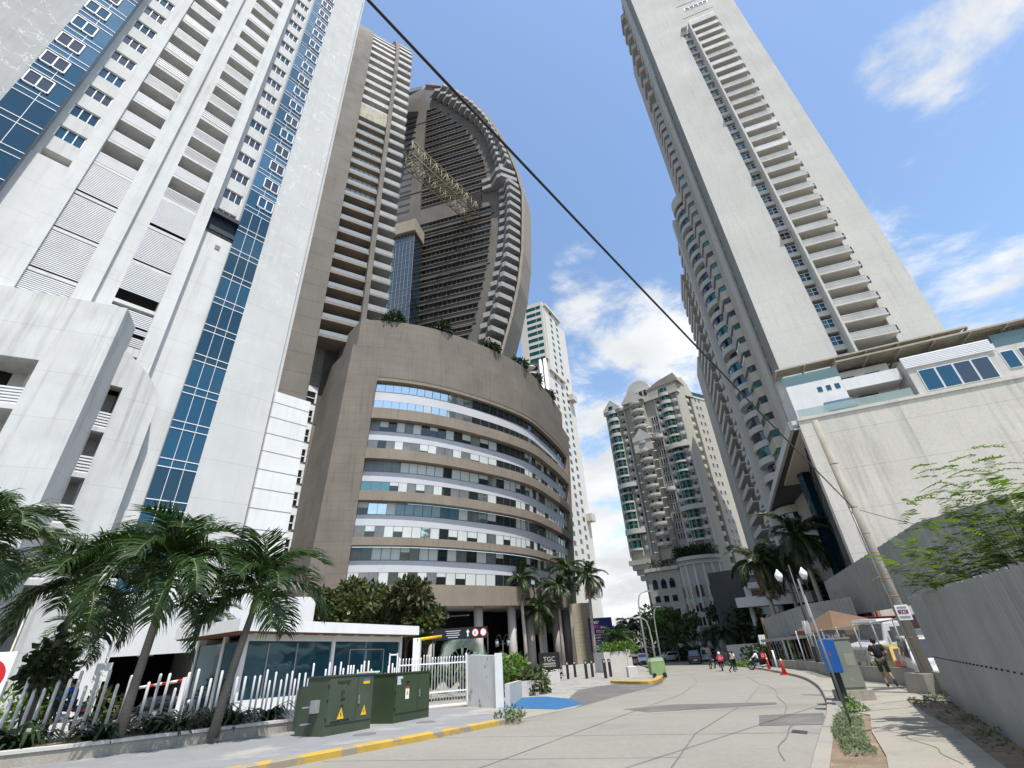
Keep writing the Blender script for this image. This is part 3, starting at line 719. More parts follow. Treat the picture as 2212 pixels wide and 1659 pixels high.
for i, z in enumerate(fl):
    s = MB(); s.box(28.6, 34.2, -2.4, 1.3, z - .25, z, FR)
    sb = s.build('balcony', M['cream'], T3)
    r = MB(); r.box(28.62, 34.1, 1.2, 1.3, z + .95, z + 1.05, FR)
    solid = z > 95 and rnd.random() < .75
    white = i in (17, 19)
    if solid: r.box(28.62, 34.1, 1.2, 1.28, z, z + 1.0, FR); r.box(34.0, 34.1, -.2, 1.25, z, z + 1.0, FR)
    else:
        n = 34
        st = rnd.choice((0, 0, 1))
        if st == 0:
            for q in range(n):
                t = 28.62 + 5.48 * (q + .5) / n; r.box(t - .05, t + .05, 1.2, 1.27, z, z + 1, FR)
            for q in range(8): r.box(34.03, 34.1, -.1 + q * .17, -.02 + q * .17, z, z + 1, FR)
        else:
            for q in range(5): r.box(28.62, 34.1, 1.2, 1.27, z + .08 + q * .18, z + .2 + q * .18, FR)
            r.box(34.0, 34.1, -.1, 1.25, z + .1, z + .9, FR)
    r.build('railing', M['railW'] if white else M['rail'], sb)
    d = MB(); d.box(29.75, 32.05, -2.4, -2.34, z + .02, z + 2.1, FR); d.build('sliding_door', rnd.choice((M['glassT'], M['glassD'], M['glassT'], M['pane'])), sb)
    s = MB(); s.box(34.55, 34.95, .003, .03, z + .2, z + 1.5, FR); s.build('slit_window', M['pane'], T3)
s = MB(); s.box(28.6, 34.2, -2.4, 1.3, 124.6, 125.0, FR); s.box(28.6, 34.2, 1.1, 1.3, 125, 126, FR); s.build('balcony', M['rail'], T3)
for k in range(7):
    z = 127.4 + 6.1 * k; fr = MB(); fr.box(29.4, 34.7, .002, .05, z - .1, z + 1.15, FR)
    for q in range(5): fr.box(29.5 + q * 1.04, 29.6 + q * 1.04, .05, .09, z, z + 1.05, FR)
    f_ = fr.build('window', M['frame'], T3); p_ = MB(); p_.box(29.5, 34.6, .052, .07, z, z + 1.05, FR); p_.build('pane', M['glassT' if k == 0 else 'glassD'], f_)
    s = MB(); s.box(28.3, 35.2, .0, .06, z + 3.1, z + 3.22, FR); s.build('ledge', M['rail'], T3)
# its long side, running back from the corner (L: metres behind the front, o: out from the side)
cor = FR(tL, 0, 0)
FD = Fr(org=(cor.x, cor.y), az=18)
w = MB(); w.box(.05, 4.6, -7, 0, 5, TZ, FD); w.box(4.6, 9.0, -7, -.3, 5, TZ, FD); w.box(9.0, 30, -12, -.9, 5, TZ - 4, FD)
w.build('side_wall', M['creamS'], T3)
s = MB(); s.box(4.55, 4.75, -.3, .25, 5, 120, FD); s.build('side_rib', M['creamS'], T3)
z = 22.0; i = 0
while z < 168:
    s = MB(); s.box(3.7, 4.1, .002, .03, z + .2, z + 2.4, FD); s.build('slit_window', M['pane'], T3)
    if i % 2 == 0 or z < 118:
        # saw-tooth bay with a dark window
        b = MB(); b.prism([(10.2, -.9), (11.5, 1.3), (15.8, 1.3), (17.2, -.9)], z, z + 1.75, FD); b.box(8.9, 10.0, -.9, .35, z, z + 2.99, FD); bb = b.build('bay', M['tan'], T3)
        g = MB(); g.prism([(10.4, -.9), (11.6, 1.1), (15.7, 1.1), (17, -.9)], z + 1.75, z + 2.9, FD); g.build('bay_window', rnd.choice((M['glassT'], M['glassD'], M['pane'])), bb)
    g = MB(); g.box(5.2, 7.6, -.29, -.25, z + .2, z + 1.9, FD); g.build('window', rnd.choice((M['pane'], M['blind2'])), T3)
    z += 2.99; i += 1
# curved window column and white pier
def arc(cx, r0, n=9, k=1.0): return [(cx - r0 * math.cos(math.pi * q / n), -.9 + k * r0 * math.sin(math.pi * q / n)) for q in range(n + 1)]
w = MB(); w.box(29.3, 31.4, -8, 2.2, 0, 96, FD); w.build('pier', M['trim'], T3)
z = 8.0; i = 0
while z < 94:
    b = MB(); b.prism(arc(25.3, 3.6, 10, .75), z, z + 1.15, FD); bb = b.build('curved_balcony' if i % 4 == 1 else 'curved_bay', M['trim'], T3)
    g = MB(); g.prism(arc(25.3, 3.3 if i % 4 != 1 else 2.0, 10, .72), z + 1.15, z + 2.99, FD); g.build('curved_window', M['glassD'] if i % 3 else M['glassT'], bb)
    z += 2.99; i += 1
w = MB(); w.prism(arc(25.3, 3.8, 10, .78), 94, 97, FD); w.build('bay_roof', M['trim'], T3)
# rear wing with projecting balconies, end slab
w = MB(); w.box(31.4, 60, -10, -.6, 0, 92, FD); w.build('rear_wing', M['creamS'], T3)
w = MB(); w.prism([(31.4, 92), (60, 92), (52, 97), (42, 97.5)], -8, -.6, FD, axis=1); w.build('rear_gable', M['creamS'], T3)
z = 3.0
while z < 90:
    b = MB(); b.box(33, 36.5, -.6, 2.0, z, z + .3, FD); b.box(33, 36.5, 1.85, 2.0, z + .3, z + 1.2, FD); b.prism(arc(40.5, 3.0, 8, .8), z, z + 1.15, FD); b.box(45, 58, -.6, 1.7, z, z + .28, FD); b.box(45, 58, 1.55, 1.7, z + .28, z + 1.2, FD)
    bb = b.build('rear_balcony', M['creamW2'] if 'creamW2' in M else M['cream'], T3)
    g = MB()
    for q in (46, 49.5, 53, 56): g.box(q, q + 1.6, -.6, -.52, z + .3, z + 2.5, FD)
    g.box(38.5, 42.5, -.6, -.5, z + 1.2, z + 2.7, FD); g.build('balcony_window', M['pane'], bb)
    z += 2.99
w = MB(); w.box(60.0, 72, -12, 1.9, -5, 70.5, FD); w.build('end_slab', M['ivoryD2'], T3)

# ================================================================ right-hand concrete podium and its roof houses
T4 = thing('concrete_podium', 'huge stained windowless concrete podium below the tower, with dark glass side under a flat canopy', 'building', (35, 50, -3))
Dw = 52.0
pw = pol(33.95, Dw); FP = Fr(org=(pw.x, pw.y), az=113)
zt = 1.734 + .339 * Dw
w = MB(); w.box(0, 46, -1.0, 0, -4, zt, FP); w.box(0, 46, -.3, .12, zt - .25, zt + .05, FP); w.build('stained_wall', M['creamW'], T4)
w = MB(); w.box(0, 46, -24, -1.0, zt - 1.2, zt - .6, FP); w.build('roof_deck', M['creamW'], T4)
FC = Fr(org=(pol(32.95, Dw).x, pol(32.95, Dw).y), az=22.4)
uo = FC(0, 0, 0)
def FQ(L, x, z): return uo + FC.u * L + Vector((FC.u.y, -FC.u.x, 0)) * x + Vector((0, 0, z))
w = MB(); w.box(0, 44, 0, .35, zt - 1.0, zt - .05, FQ); w.box(0, .3, 0, 1.0, zt - 1.0, zt - .05, FQ); w.build('canopy_fascia', M['panel2'], T4)
w = MB(); w.box(0, 44, .35, 14, zt - .9, zt - .5, FQ); w.build('canopy_soffit', M['soffitD'], T4)
w = MB()
g0, g1 = FQ(.5, 1.0, 0), FQ(43, 7.8, 0)
w.quad(Vector((g0.x, g0.y, -5)), Vector((g1.x, g1.y, -5)), Vector((g1.x, g1.y, zt - .9)), Vector((g0.x, g0.y, zt - .9))); gw = w.build('glass_side', M['darkglass'], T4)
m_ = MB()
for q in range(1, 14):
    p = g0.lerp(g1, q / 14); m_.tube([Vector((p.x - .05, p.y, -5)), Vector((p.x - .05, p.y, zt - .9))], .06, 4)
for zz in range(-2, 19, 3): m_.tube([Vector((g0.x - .05, g0.y, zz)), Vector((g1.x - .05, g1.y, zz))], .06, 4)
m_.build('mullion', M['mullion'], gw)
p = g0.lerp(g1, .42); w = MB(); w.box(p.x - 1.6, p.x - .6, p.y - .6, p.y + .6, -5, zt - 1); w.build('blue_column', M['glassB'], T4)
# roof houses
def Wz(t, az): return EYE + t * Dw / math.cos(R_(az - 33.95)) * 1.0
zA = zt
w = MB(); w.box(.3, 5.35, -6, -.9, zA, zA + 4.05, FP)
w.build('roof_house', M['white2'], T4)
for q in (3.0, 3.8, 4.6):
    g = MB(); g.box(q, q + .42, -.9, -.86, zA + 2.75, zA + 3.3, FP); g.build('small_window', M['glassB2'], T4)
g = MB(); g.box(0.2, 5.4, -.95, -.9, zA + 4.05, zA + 5.2, FP); g.build('roof_glass_rail', M['aquarail'], T4)
g = MB(); g.box(.3, 10.1, -.25, -.2, zA + .05, zA + 1.0, FP); g.build('terrace_glass_rail', M['aquarail2'], T4)
g = MB(); g.hexa([FP(3.0, -.2, zA + .15), FP(5.5, -.2, zA + .15), FP(5.5, -.12, zA + .15), FP(3.0, -.12, zA + .15), FP(3.0, -1.0, zA + 1.5), FP(5.5, -1.0, zA + 1.5), FP(5.5, -.9, zA + 1.5), FP(3.0, -.9, zA + 1.5)]); g.build('skylight', M['glassB2'], T4)
w = MB(); w.box(5.5, 10.5, -7, -3.4, zA, zA + 5.4, FP); w.box(5.4, 10.2, -3.4, -1.0, zA + 2.35, zA + 2.7, FP); w.box(5.4, 10.2, -1.15, -1.0, zA + 2.7, zA + 3.6, FP); w.build('roof_house', M['white2'], T4)
for a, b, z0, z1 in ((6.8, 8.6, 0.1, 2.3), (5.8, 7.3, 2.9, 4.7), (8.3, 9.6, 3.4, 4.7)):
    g = MB(); g.box(a, b, -3.4, -3.35, zA + z0, zA + z1, FP); g.build('roof_house_window', M['glassD'], T4)
w = MB(); w.box(10.5, 17.2, -7, -.15, zA, zA + 4.0, FP); w.box(17.2, 34, -7, -.35, zA + .1, zA + 3.2, FP); w.build('roof_house', M['cream'], T4)
w = MB(); w.box(10.4, 17.3, -.2, -.05, zA + 2.9, zA + 4.1, FP)
for q in range(7): w.box(10.4, 17.3, -.05, .02, zA + 2.92 + q * .17, zA + 3.0 + q * .17, FP)
w.build('louvred_parapet', M['frame'], T4)
for k in range(4):
    a = 11.2 + k * 1.36; fr = MB(); fr.box(a, a + 1.33, -.16, -.08, zA + .25, zA + 2.5, FP); f_ = fr.build('window', M['frame'], T4)
    p_ = MB(); p_.box(a + .07, a + 1.26, -.14, -.05, zA + .32, zA + 2.43, FP); p_.build('pane', M['glassB2'] if k < 2 else M['glassD'], f_)
for a, b in ((17.6, 18.6), (18.9, 20.3), (20.5, 21.9), (22.1, 23.6)):
    fr = MB(); fr.box(a, b, -.36, -.3, zA + .9, zA + 2.7, FP); f_ = fr.build('window', M['frame'], T4); p_ = MB(); p_.box(a + .08, b - .08, -.35, -.26, zA + .97, zA + 2.63, FP); p_.build('pane', M['glassD' if a > 18.7 else 'glassB2'], f_)
# sheet-metal canopies
def canopy(t0, t1, z0, z1, o0, o1, name='metal_canopy'):
    c = MB(); c.hexa([FP(t0, o1, z0), FP(t1, o1, z0), FP(t1, o0, z1), FP(t0, o0, z1), FP(t0, o1, z0 + .1), FP(t1, o1, z0 + .1), FP(t1, o0, z1 + .1), FP(t0, o0, z1 + .1)])
    n = int((t1 - t0) / 2.6)
    for q in range(n + 1): t = t0 + (t1 - t0) * q / n; c.box(t, t + .12, o0, o1, z0 - .22, z0, FP)
    for q in range(9): o = o0 + (o1 - o0) * q / 8; zz = z1 + (z0 - z1) * q / 8; c.box(t0, t1, o, o + .05, zz - .1, zz, FP)
    return c.build(name, M['roofmetal'], T4)
canopy(.4, 18.2, zA + 7.4, zA + 7.9, -6.5, -3.4)
canopy(5.6, 34, zA + 5.75, zA + 6.2, -5.5, -1.0)
w = MB(); w.box(.6, 17.8, -7.6, -6.5, zA, zA + 7.4, FP); w.build('roof_house', M['cream'], T4)
w = MB(); w.box(18.5, 34, -2.0, -1.9, zA + 3.4, zA + 5.2, FP); w.build('terrace_screen', M['aquarail'], T4)

# ================================================================ ornate tower in the middle distance
T5 = thing('ornate_tower', 'ivory ornamented apartment tower with pediments, green curved bay windows and small rounded balconies', 'building', (40, 150, -6))
FO = Fr(38, 137.3)
fh = 2.87
Z0 = 22.0
def ot(az): return 137.3 * math.tan(R_(az - 38))
a0, a1 = ot(12.65), ot(22.2)
w = MB(); w.box(a0, a1, -22, 0, 18.5, 68, FO); w.box(a0 + 3.2, a1, -22, -.3, -6, 18.5, FO); w.build('front_wall', M['ivory'], T5)
FO2 = Fr(org=(FO(a1, 0, 0).x, FO(a1, 0, 0).y), az=59)
w = MB()
w.box(0, 3.6, -10, 0, -6, 72, FO2); w.build('corner_shaft', M['ivoryD'], T5)
w = MB(); w.box(7.2, 30, -12, -.8, -6, 68, FO2); w.box(3.6, 7.2, -12, -2.2, -6, 66, FO2); w.build('side_wall', M['ivoryD'], T5)
def arcp(c, r, n=8, k=.8, o=0.0): return [(c - r * math.cos(math.pi * q / n), o + k * r * math.sin(math.pi * q / n)) for q in range(n + 1)]
def balc(c, r, z, Fq=FO, o=0.0, h=.95, nm='rounded_balcony'):
    b = MB(); b.prism(arcp(c, r, 7, .8, o), z - .3, z, Fq); b.prism(arcp(c, r * 1.04, 7, .8, o), z, z + h, Fq); b.prism(arcp(c, r * .6, 6, .7, o), z - .75, z - .3, Fq); return b.build(nm, M['trim'], T5)
def win(c, wd, z, h, o, Fq=FO, m='glassD'):
    g = MB(); g.box(c - wd / 2 - .15, c + wd / 2 + .15, o, o + .06, z - .15, z + h + .15, Fq); f = g.build('window', M['trim'], T5)
    p_ = MB(); p_.box(c - wd / 2, c + wd / 2, o + .05, o + .10, z, z + h, Fq); p_.build('pane', M[m], f)
c1, c2 = ot(13.55), ot(20.55)
bw = 1.75
nf = 15
for k in range(17):
    z = Z0 + k * fh
    for c, r in ((c1, 1.9), (c2, 1.75)):
        b = MB(); b.prism(arcp(c, r + .25, 8, .85), z - .25, z + (.35 if k < 13 else 1.0), FO); bb = b.build('bay_sill', M['trim'], T5)
        g = MB(); g.prism(arcp(c, r, 8, .85), z + .2, z + fh - .25, FO); gg = g.build('bay_window', M['glassG'], bb)
        m_ = MB()
        for q in (1, 3, 5, 7):
            x, o = arcp(c, r, 8, .85)[q]; m_.box(x - .06, x + .06, o - .06, o + .07, z + .2, z + fh - .2, FO)
        m_.prism(arcp(c, r + .04, 8, .85), z + 1.5, z + 1.6, FO); m_.build('glazing_bar', M['teal_bar'], gg)
    if k < 16:
        for c, r in ((ot(12.9), .8), (ot(14.75), 1.15), (ot(19.55), 1.0), (ot(21.6), 1.15)):
            d = MB(); d.box(c - 1.0, c + 1.0, .02, .06, z, z + 2.3, FO); d.build('balcony_shade_panel', M['ivoryR'], T5)  # flat panel on the wall, its colour gives the recess shade
            win(c + .15, .9, z + .05, 1.9, .06); balc(c, r, z, o=.0, h=.8)
    # centre bay
    cz = ot(16.9)
    if k != 12:
        balc(cz, 2.3, z, o=1.2, h=.7, nm='wide_balcony')
        win(cz - 1.1, .95, z + .1, 1.8, 1.2); win(cz + 1.1, .95, z + .1, 1.8, 1.2)
w = MB(); w.box(ot(15.95), ot(17.85), 0, 1.2, 18, 69, FO); w.build('centre_bay', M['ivory'], T5)
w = MB()
for t in (ot(15.75), ot(15.98), ot(17.8), ot(18.03)):
    w = MB(); p = FO(t, 1.5, 0); w.lathe([(.5, 18), (.5, 58), (.62, 58), (.62, 58.6)], (p.x, p.y, 0), 10)
    for zz in range(20, 58, 3): w.lathe([(.56, zz), (.56, zz + .3)], (p.x, p.y, 0), 10)
    w.build('column', M['trim'], T5)
# flat strips coloured as recess shade either side of centre, with groups of windows
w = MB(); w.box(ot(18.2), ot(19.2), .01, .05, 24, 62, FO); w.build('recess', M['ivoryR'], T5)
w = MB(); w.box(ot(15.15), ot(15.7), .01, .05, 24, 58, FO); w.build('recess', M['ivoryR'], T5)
for k in range(14):
    z = Z0 + 1 + k * fh
    if k in (5, 11): balc(ot(18.7), 1.7, z, o=.0, h=1.0, nm='arched_balcony'); 
    for q in (-.75, 0, .75): win(ot(18.7) + q, .42, z, 1.7, .05)
# pilaster strips
for t in (ot(12.7), ot(14.2), ot(15.1), ot(19.25), ot(19.95), ot(21.1), ot(22.1)):
    w = MB(); w.box(t - .22, t + .22, 0, .55, Z0 - 2, 68, FO); w.build('pilaster', M['trim'], T5)
# cornice balconies that run across several bays
for (aa, ab, z) in ((12.7, 15.0, 41.5), (19.3, 22.1, 30.8), (19.3, 22.1, 49.8), (12.65, 15.0, 27.0)):
    b = MB(); x0, x1 = ot(aa), ot(ab); pl = [(x0, 0), (x0, 1.2)] + [(x0 + (x1 - x0) * q / 8, 1.2 + 1.2 * math.sin(math.pi * q / 8)) for q in range(9)] + [(x1, 0)]
    b.prism(pl, z - .5, z, FO); b.prism(pl, z, z + .9, FO); b.build('cornice_balcony', M['trim'], T5)
# roofline
def pediment(aa, ab, z, o0, o1, h):
    x0, x1 = ot(aa), ot(ab); b = MB(); b.prism([(x0 - .4, z), (x1 + .4, z), (x1 + .4, z + .7), ((x0 + x1) / 2, z + h), (x0 - .4, z + .7)], o0, o1, FO, axis=1); return b.build('pediment', M['trim'], T5)
w = MB(); w.box(a0 - .6, a1 + .5, -22, 1.0, 68, 68.9, FO); w.build('cornice', M['trim'], T5)
pediment(12.65, 14.6, 68.9, -6, 1.4, 4.2); pediment(15.4, 17.9, 68.9, -6, 2.6, 4.6); pediment(15.9, 18.0, 54.5, 0, 2.9, 4.2)
w = MB(); w.box(ot(15.8), ot(18.0), 0, 2.7, 50.8, 54.5, FO); w.build('centre_entablature', M['trim'], T5)
w = MB(); w.box(ot(18.6), a1 + .3, -16, .8, 68.9, 71.8, FO); w.build('attic_wall', M['ivory'], T5)
w = MB(); w.prism([(ot(18.4), 71.8), (a1 + 1.4, 71.8), (a1 + .4, 74.9), (ot(20.2), 73.8)], -12, 1.0, FO, axis=1); w.build('attic_roof', M['terracotta'], T5)
cx = ot(16.9); w = MB(); w.prism([(cx - 4.6 * math.cos(math.pi * q / 12), 74.0 + 5.0 * math.sin(math.pi * q / 12)) for q in range(13)], -10, -3, FO, axis=1); w.box(cx - 4.4, cx + 4.4, -10, -3.2, 68.9, 74, FO); w.build('barrel_roof', M['trim'], T5)
for q in (-2.6, -.9, .9, 2.6): win(cx + q, 1.2, 72.2, 2.2, -3.0, m='pane')
w = MB(); w.prism([(.5, 68), (8.5, 68), (6.8, 72.4), (4.4, 75.2), (2.2, 72.6)], -8, -.5, FO2, axis=1); w.build('side_gable', M['ivory'], T5)
w = MB(); w.box(7.2, 30, -.85, -.6, 68, 68.6, FO2)
w.build('side_parapet', M['trim'], T5)
w = MB(); w.box(7.2, 30, -.75, -.7, 68.6, 70.1, FO2); w.build('roof_glass_rail', M['glassG'], T5)
w = MB(); w.box(14, 22, -7, -2, 68, 71.5, FO2); w.build('roof_house', M['ivory'], T5)
for k in range(22):
    z = 6.0 + k * fh
    balc(5.4, 1.7, z, FO2, -2.2, .85); win(5.4, 1.4, z + .1, 2.0, -2.2, FO2)
    for c in (9.2, 11.0): win(c, .75, z + .5, 1.1, -.8, FO2, 'pane')
# base: curved wing with arched windows
w = MB(); w.box(ot(14.6), ot(18.0), 0, 3.6, -6, 15.0, FO); w.build('base_block', M['ivory'], T5)
cw = ot(20.1); rw = (ot(22.4) - ot(17.9)) / 2
pl = [(cw - rw * math.cos(math.pi * q / 16), 1.0 + .62 * rw * math.sin(math.pi * q / 16) * 1.5) for q in range(17)]
w = MB(); w.prism(pl, -6, 16.5, FO); w.build('curved_wing', M['ivory'], T5)
for z0, ex in ((16.5, .5), (15.4, .35)):
    b = MB(); b.prism([(x * 1.0 + (x - cw) * .03, o + ex) for x, o in pl], z0, z0 + (.9 if ex > .4 else .3), FO); b.build('terrace_parapet' if ex > .4 else 'string_course', M['trim'], T5)
b = MB(); b.box(ot(14.5), ot(18.1), 0, 4.2, 15.0, 15.9, FO); b.build('terrace_parapet', M['trim'], T5)
for k in range(4):
    z = -2.5 + k * 3.3
    for q in range(0, 16):
        (xa, oa), (xb, ob) = pl[q], pl[q + 1]
        pa, pb = FO(xa, oa, 0), FO(xb, ob, 0); nn_ = Vector((pb.y - pa.y, -(pb.x - pa.x), 0)).normalized() * .16
        if nn_.dot(FO.n) < 0: nn_ = -nn_
        pa2, pb2 = pa.lerp(pb, .16), pa.lerp(pb, .84)
        v = [pa2 + nn_, pb2 + nn_]; g = MB()
        bot = [p + Vector((0, 0, z)) for p in v]; tp = [p + Vector((0, 0, z + 1.9)) for p in v]
        pts = bot + tp[::-1]
        if k == 3: mid = (tp[0] + tp[1]) / 2; pts = bot + [tp[1], tp[1].lerp(mid, .35) + Vector((0, 0, .75)), mid + Vector((0, 0, 1.0)), tp[0].lerp(mid, .35) + Vector((0, 0, .75)), tp[0]]
        g.add(pts, (tuple(range(len(pts))),)); g.build('arched_window' if k == 3 else 'wing_window', M['pane'], T5)
for q in range(0, 17, 2):
    x, o = pl[q]; p = FO(x, o, 0); b = MB(); b.tube([(p.x, p.y, -6), (p.x, p.y, 15.4)], .32, 6); b.build('wing_pilaster', M['trim'], T5)
for k in range(3):
    for c in (15.3, 16.2, 17.1):
        z = 3.6 + k * 3.4
        if k == 2:
            x = ot(c); g = MB(); g.prism([(x - .8, z), (x + .8, z), (x + .8, z + 1.6), (x + .5, z + 2.3), (x, z + 2.6), (x - .5, z + 2.3), (x - .8, z + 1.6)], 3.6, 3.68, FO, axis=1); g.build('arched_window', M['glassD'], T5)
        else: win(ot(c), 1.5, z, 1.6, 3.6, m='pane')
for i, (x_, z_) in enumerate(((.0, 19.0), (.8, 17.6), (1.7, 16.2), (2.4, 14.6))):
    w = MB(); w.box(a0 - .2 + x_, ot(14.9), -.6, 2.0 - .4 * i, z_ - 1.4, z_, FO); w.build('corbel', M['ivory'], T5)

# ================================================================ pale tower behind the podium
T6 = thing('pale_tower', 'distant pale apartment tower with teal windows rising behind the brown office block', 'building', (18, 190, -6))
kA, kB, kC = pol(2.0, 192), pol(5.55, 188), pol(8.55, 214)
def FKl(t, o, z):
    u = (kB - kA).normalized(); n = Vector((u.y, -u.x, 0)); return kA + u * t + n * o + Vector((0, 0, z))
def FKr(t, o, z):
    u = (kC - kB).normalized(); n = Vector((u.y, -u.x, 0)); return kB + u * t + n * o + Vector((0, 0, z))
LL, LR = (kB - kA).length, (kC - kB).length
w = MB(); w.box(0, LL, -10, 0, -6, 118, FKl); w.box(0, LR, -10, 0, -6, 150, FKr); w.box(0, LL + .5, -10, 1.4, 118, 153, FKl); w.box(0, LR * .62, -9, 1.2, 112, 150.5, FKr); w.build('wall', M['ivoryK'], T6)
w = MB(); w.box(-.3, LR * .66, -8, 2.2, 150.5, 152, FKr); w.build('cornice', M['ivoryK'], T6)
w = MB()
for q in (LL * .72, LL * .9): p = FKl(q, 1.0, 0); w = MB(); w.lathe([(.8, 60), (.8, 118)], (p.x, p.y, 0), 8); w.build('white_column', M['frame'], T6)
for k in range(34):
    z = 20 + k * 3.9
    big = z > 117
    if z < 151:
        for c in ((.45, .75) if not big else (.42, .62, .85)):
            g = MB(); g.box(LL * c - 1.3, LL * c + 1.3, (1.4 if big else 0), (1.47 if big else .07), z, z + 2.0, FKl); g.build('window', M['glassT'] if big else M['pane'], T6)
        for c in (.25, .5, .72):
            if big and c > .6: continue
            g = MB(); g.box(LR * c - 1.2, LR * c + 1.2, (1.2 if z > 112 else 0), (1.27 if z > 112 else .07), z + (1.5 if c == .5 else 0), z + 1.9 + (1.5 if c == .5 else 0), FKr); g.build('window', M['glassT'] if big else M['pane'], T6)
for k in range(5):
    p = FKl(LL * .30, 0, 100 + 3.9 * k); b = MB(); b.ell((p.x, p.y, p.z), (2.6, 2.2, 1.3), 10, 6); b.build('round_balcony', M['trim'], T6)
w = MB(); w.box(LR * .5, LR + 1, -4, 1.6, 17, 18.5, FKr); w.box(LR * .5, LR + 1.3, -4, 2.0, 18.5, 19.3, FKr); w.build('base_cornice', M['trim'], T6)
for z, c in ((104, .82), (44, .9)):
    w = MB(); w.box(LR * c - 2, LR * c + 3, 0, 2.6, z, z + 3.2, FKr); w.build('bay', M['trim'], T6)
# ================================================================ ground, roads, pavements
def sheet(name, poly, off, m, kind='structure', step=2.0, skirt=0.0):
    bm = bmesh.new(); vs = [bm.verts.new((x, y, 0)) for x, y in poly]; bm.faces.new(vs)
    ys = [p[1] for p in poly]; y = math.floor(min(ys) / step) * step
    while y < max(ys):
        if y > min(ys) and (y <= 132): bmesh.ops.bisect_plane(bm, geom=bm.verts[:] + bm.edges[:] + bm.faces[:], plane_co=(0, y, 0), plane_no=(0, 1, 0))
        y += step
    bmesh.ops.triangulate(bm, faces=bm.faces[:])
    for v in bm.verts: v.co.z = gz(v.co.y) + off
    bmesh.ops.recalc_face_normals(bm, faces=bm.faces[:])
    for f in bm.faces:
        if f.normal.z < 0: f.normal_flip()
    if skirt:
        be = [e for e in bm.edges if len(e.link_faces) == 1]; r = bmesh.ops.extrude_edge_only(bm, edges=be)
        for v in [g for g in r['geom'] if isinstance(g, bmesh.types.BMVert)]: v.co.z -= skirt
    me = bpy.data.meshes.new(name); bm.to_mesh(me); bm.free(); me.materials.append(m)
    o = bpy.data.objects.new(name, me); C.objects.link(o); o['kind'] = kind
    return o
def dens(path, step=.8):
    P = [Vector((x, y)) for x, y in path]; out = [P[0]]
    for a, b in zip(P[:-1], P[1:]):
        n = max(1, int((b - a).length / step))
        out += [a.lerp(b, i / n) for i in range(1, n + 1)]
    return out
def smooth2(path, n=6):
    P = [Vector(p) for p in path]; out = []
    for i in range(len(P) - 1):
        p0, p1, p2, p3 = P[max(i - 1, 0)], P[i], P[i + 1], P[min(i + 2, len(P) - 1)]
        for k in range(n):
            f = k / n; out.append(.5 * ((2 * p1) + (p2 - p0) * f + (2 * p0 - 5 * p1 + 4 * p2 - p3) * f * f + (3 * p1 - p0 - 3 * p2 + p3) * f ** 3))
    out.append(P[-1]); return [(v.x, v.y) for v in out]
def kerb(name, path, wd, h, m, side=1, sink=.12, mats=None, bevel=.03, zoff=0.0):
    P = dens(path, .7); vs = []; fs = []
    for i, p in enumerate(P):
        d = (P[min(i + 1, len(P) - 1)] - P[max(i - 1, 0)]).normalized(); n = Vector((-d.y, d.x)) * side
        z = gz(p.y) + zoff
        for w_, zz in ((0, -sink), (0.0, h - bevel), (bevel, h), (wd, h), (wd, -sink)): q = p + n * w_; vs.append((q.x, q.y, z + zz))
    for i in range(len(P) - 1):
        for k in range(4): fs.append((i * 5 + k, i * 5 + k + 1, i * 5 + k + 6, i * 5 + k + 5))
    fs += [(0, 1, 2, 3, 4), tuple((len(P) - 1) * 5 + k for k in range(5))[::-1]]
    b = MB(); b.add(vs, fs); o = b.build(name, m); o['kind'] = 'structure'; return o
M['soil'] = mat('bare_ground', (.20, .17, .13), .95, .2, .5, bump=.3, bscale=6, fine=.1)
M['road'] = mat('concrete_road', (.25, .236, .205), .9, .08, .25, streak=.0, fine=.07, bump=.12, bscale=45, patch=((.175, .17, .155), .16, .52, .78), stretch=(1, 1, 1))
M['pave'] = mat('grey_pavers', (.225, .23, .235), .9, .08, .8, fine=.09, patch=((.34, .325, .295), .55, .50, .66), bump=.1, bscale=30)
M['plaza'] = mat('plaza_stone', (.32, .305, .275), .85, .08, .7, fine=.05, patch=((.19, .19, .185), .75, .50, .62), vj=(20, .6, .02, .18))
M['asph'] = mat('worn_asphalt', (.13, .125, .118), .92, .12, .8, fine=.12, bump=.15, bscale=40, patch=((.21, .20, .18), .5, .5, .75))
M['slab'] = mat('pavement_slab', (.30, .28, .235), .92, .07, .7, fine=.07, bump=.12, bscale=35, patch=((.215, .205, .18), .9, .5, .7))
M['bluepaint'] = mat('blue_ground_paint', (.030, .125, .27), .7, .08, 1.2, fine=.06, patch=((.10, .13, .17), 1.6, .60, .75))
M['yellow'] = mat('worn_yellow_paint', (.46, .30, .055), .8, .08, 2.0, fine=.08, patch=((.27, .235, .18), 1.6, .49, .58))
M['kerbc'] = mat('kerb_concrete', (.29, .27, .235), .92, .10, 1.2, fine=.08)
M['dirt'] = mat('dry_dirt', (.215, .16, .11), .97, .22, 1.4, fine=.18, bump=.6, bscale=14, patch=((.30, .235, .165), 2.2, .5, .7))
M['line'] = mat('worn_white_line', (.62, .61, .58), .8, .1, 2)
M['crackl'] = mat('tar_filled_crack', (.155, .148, .13), .9, .2, 3)
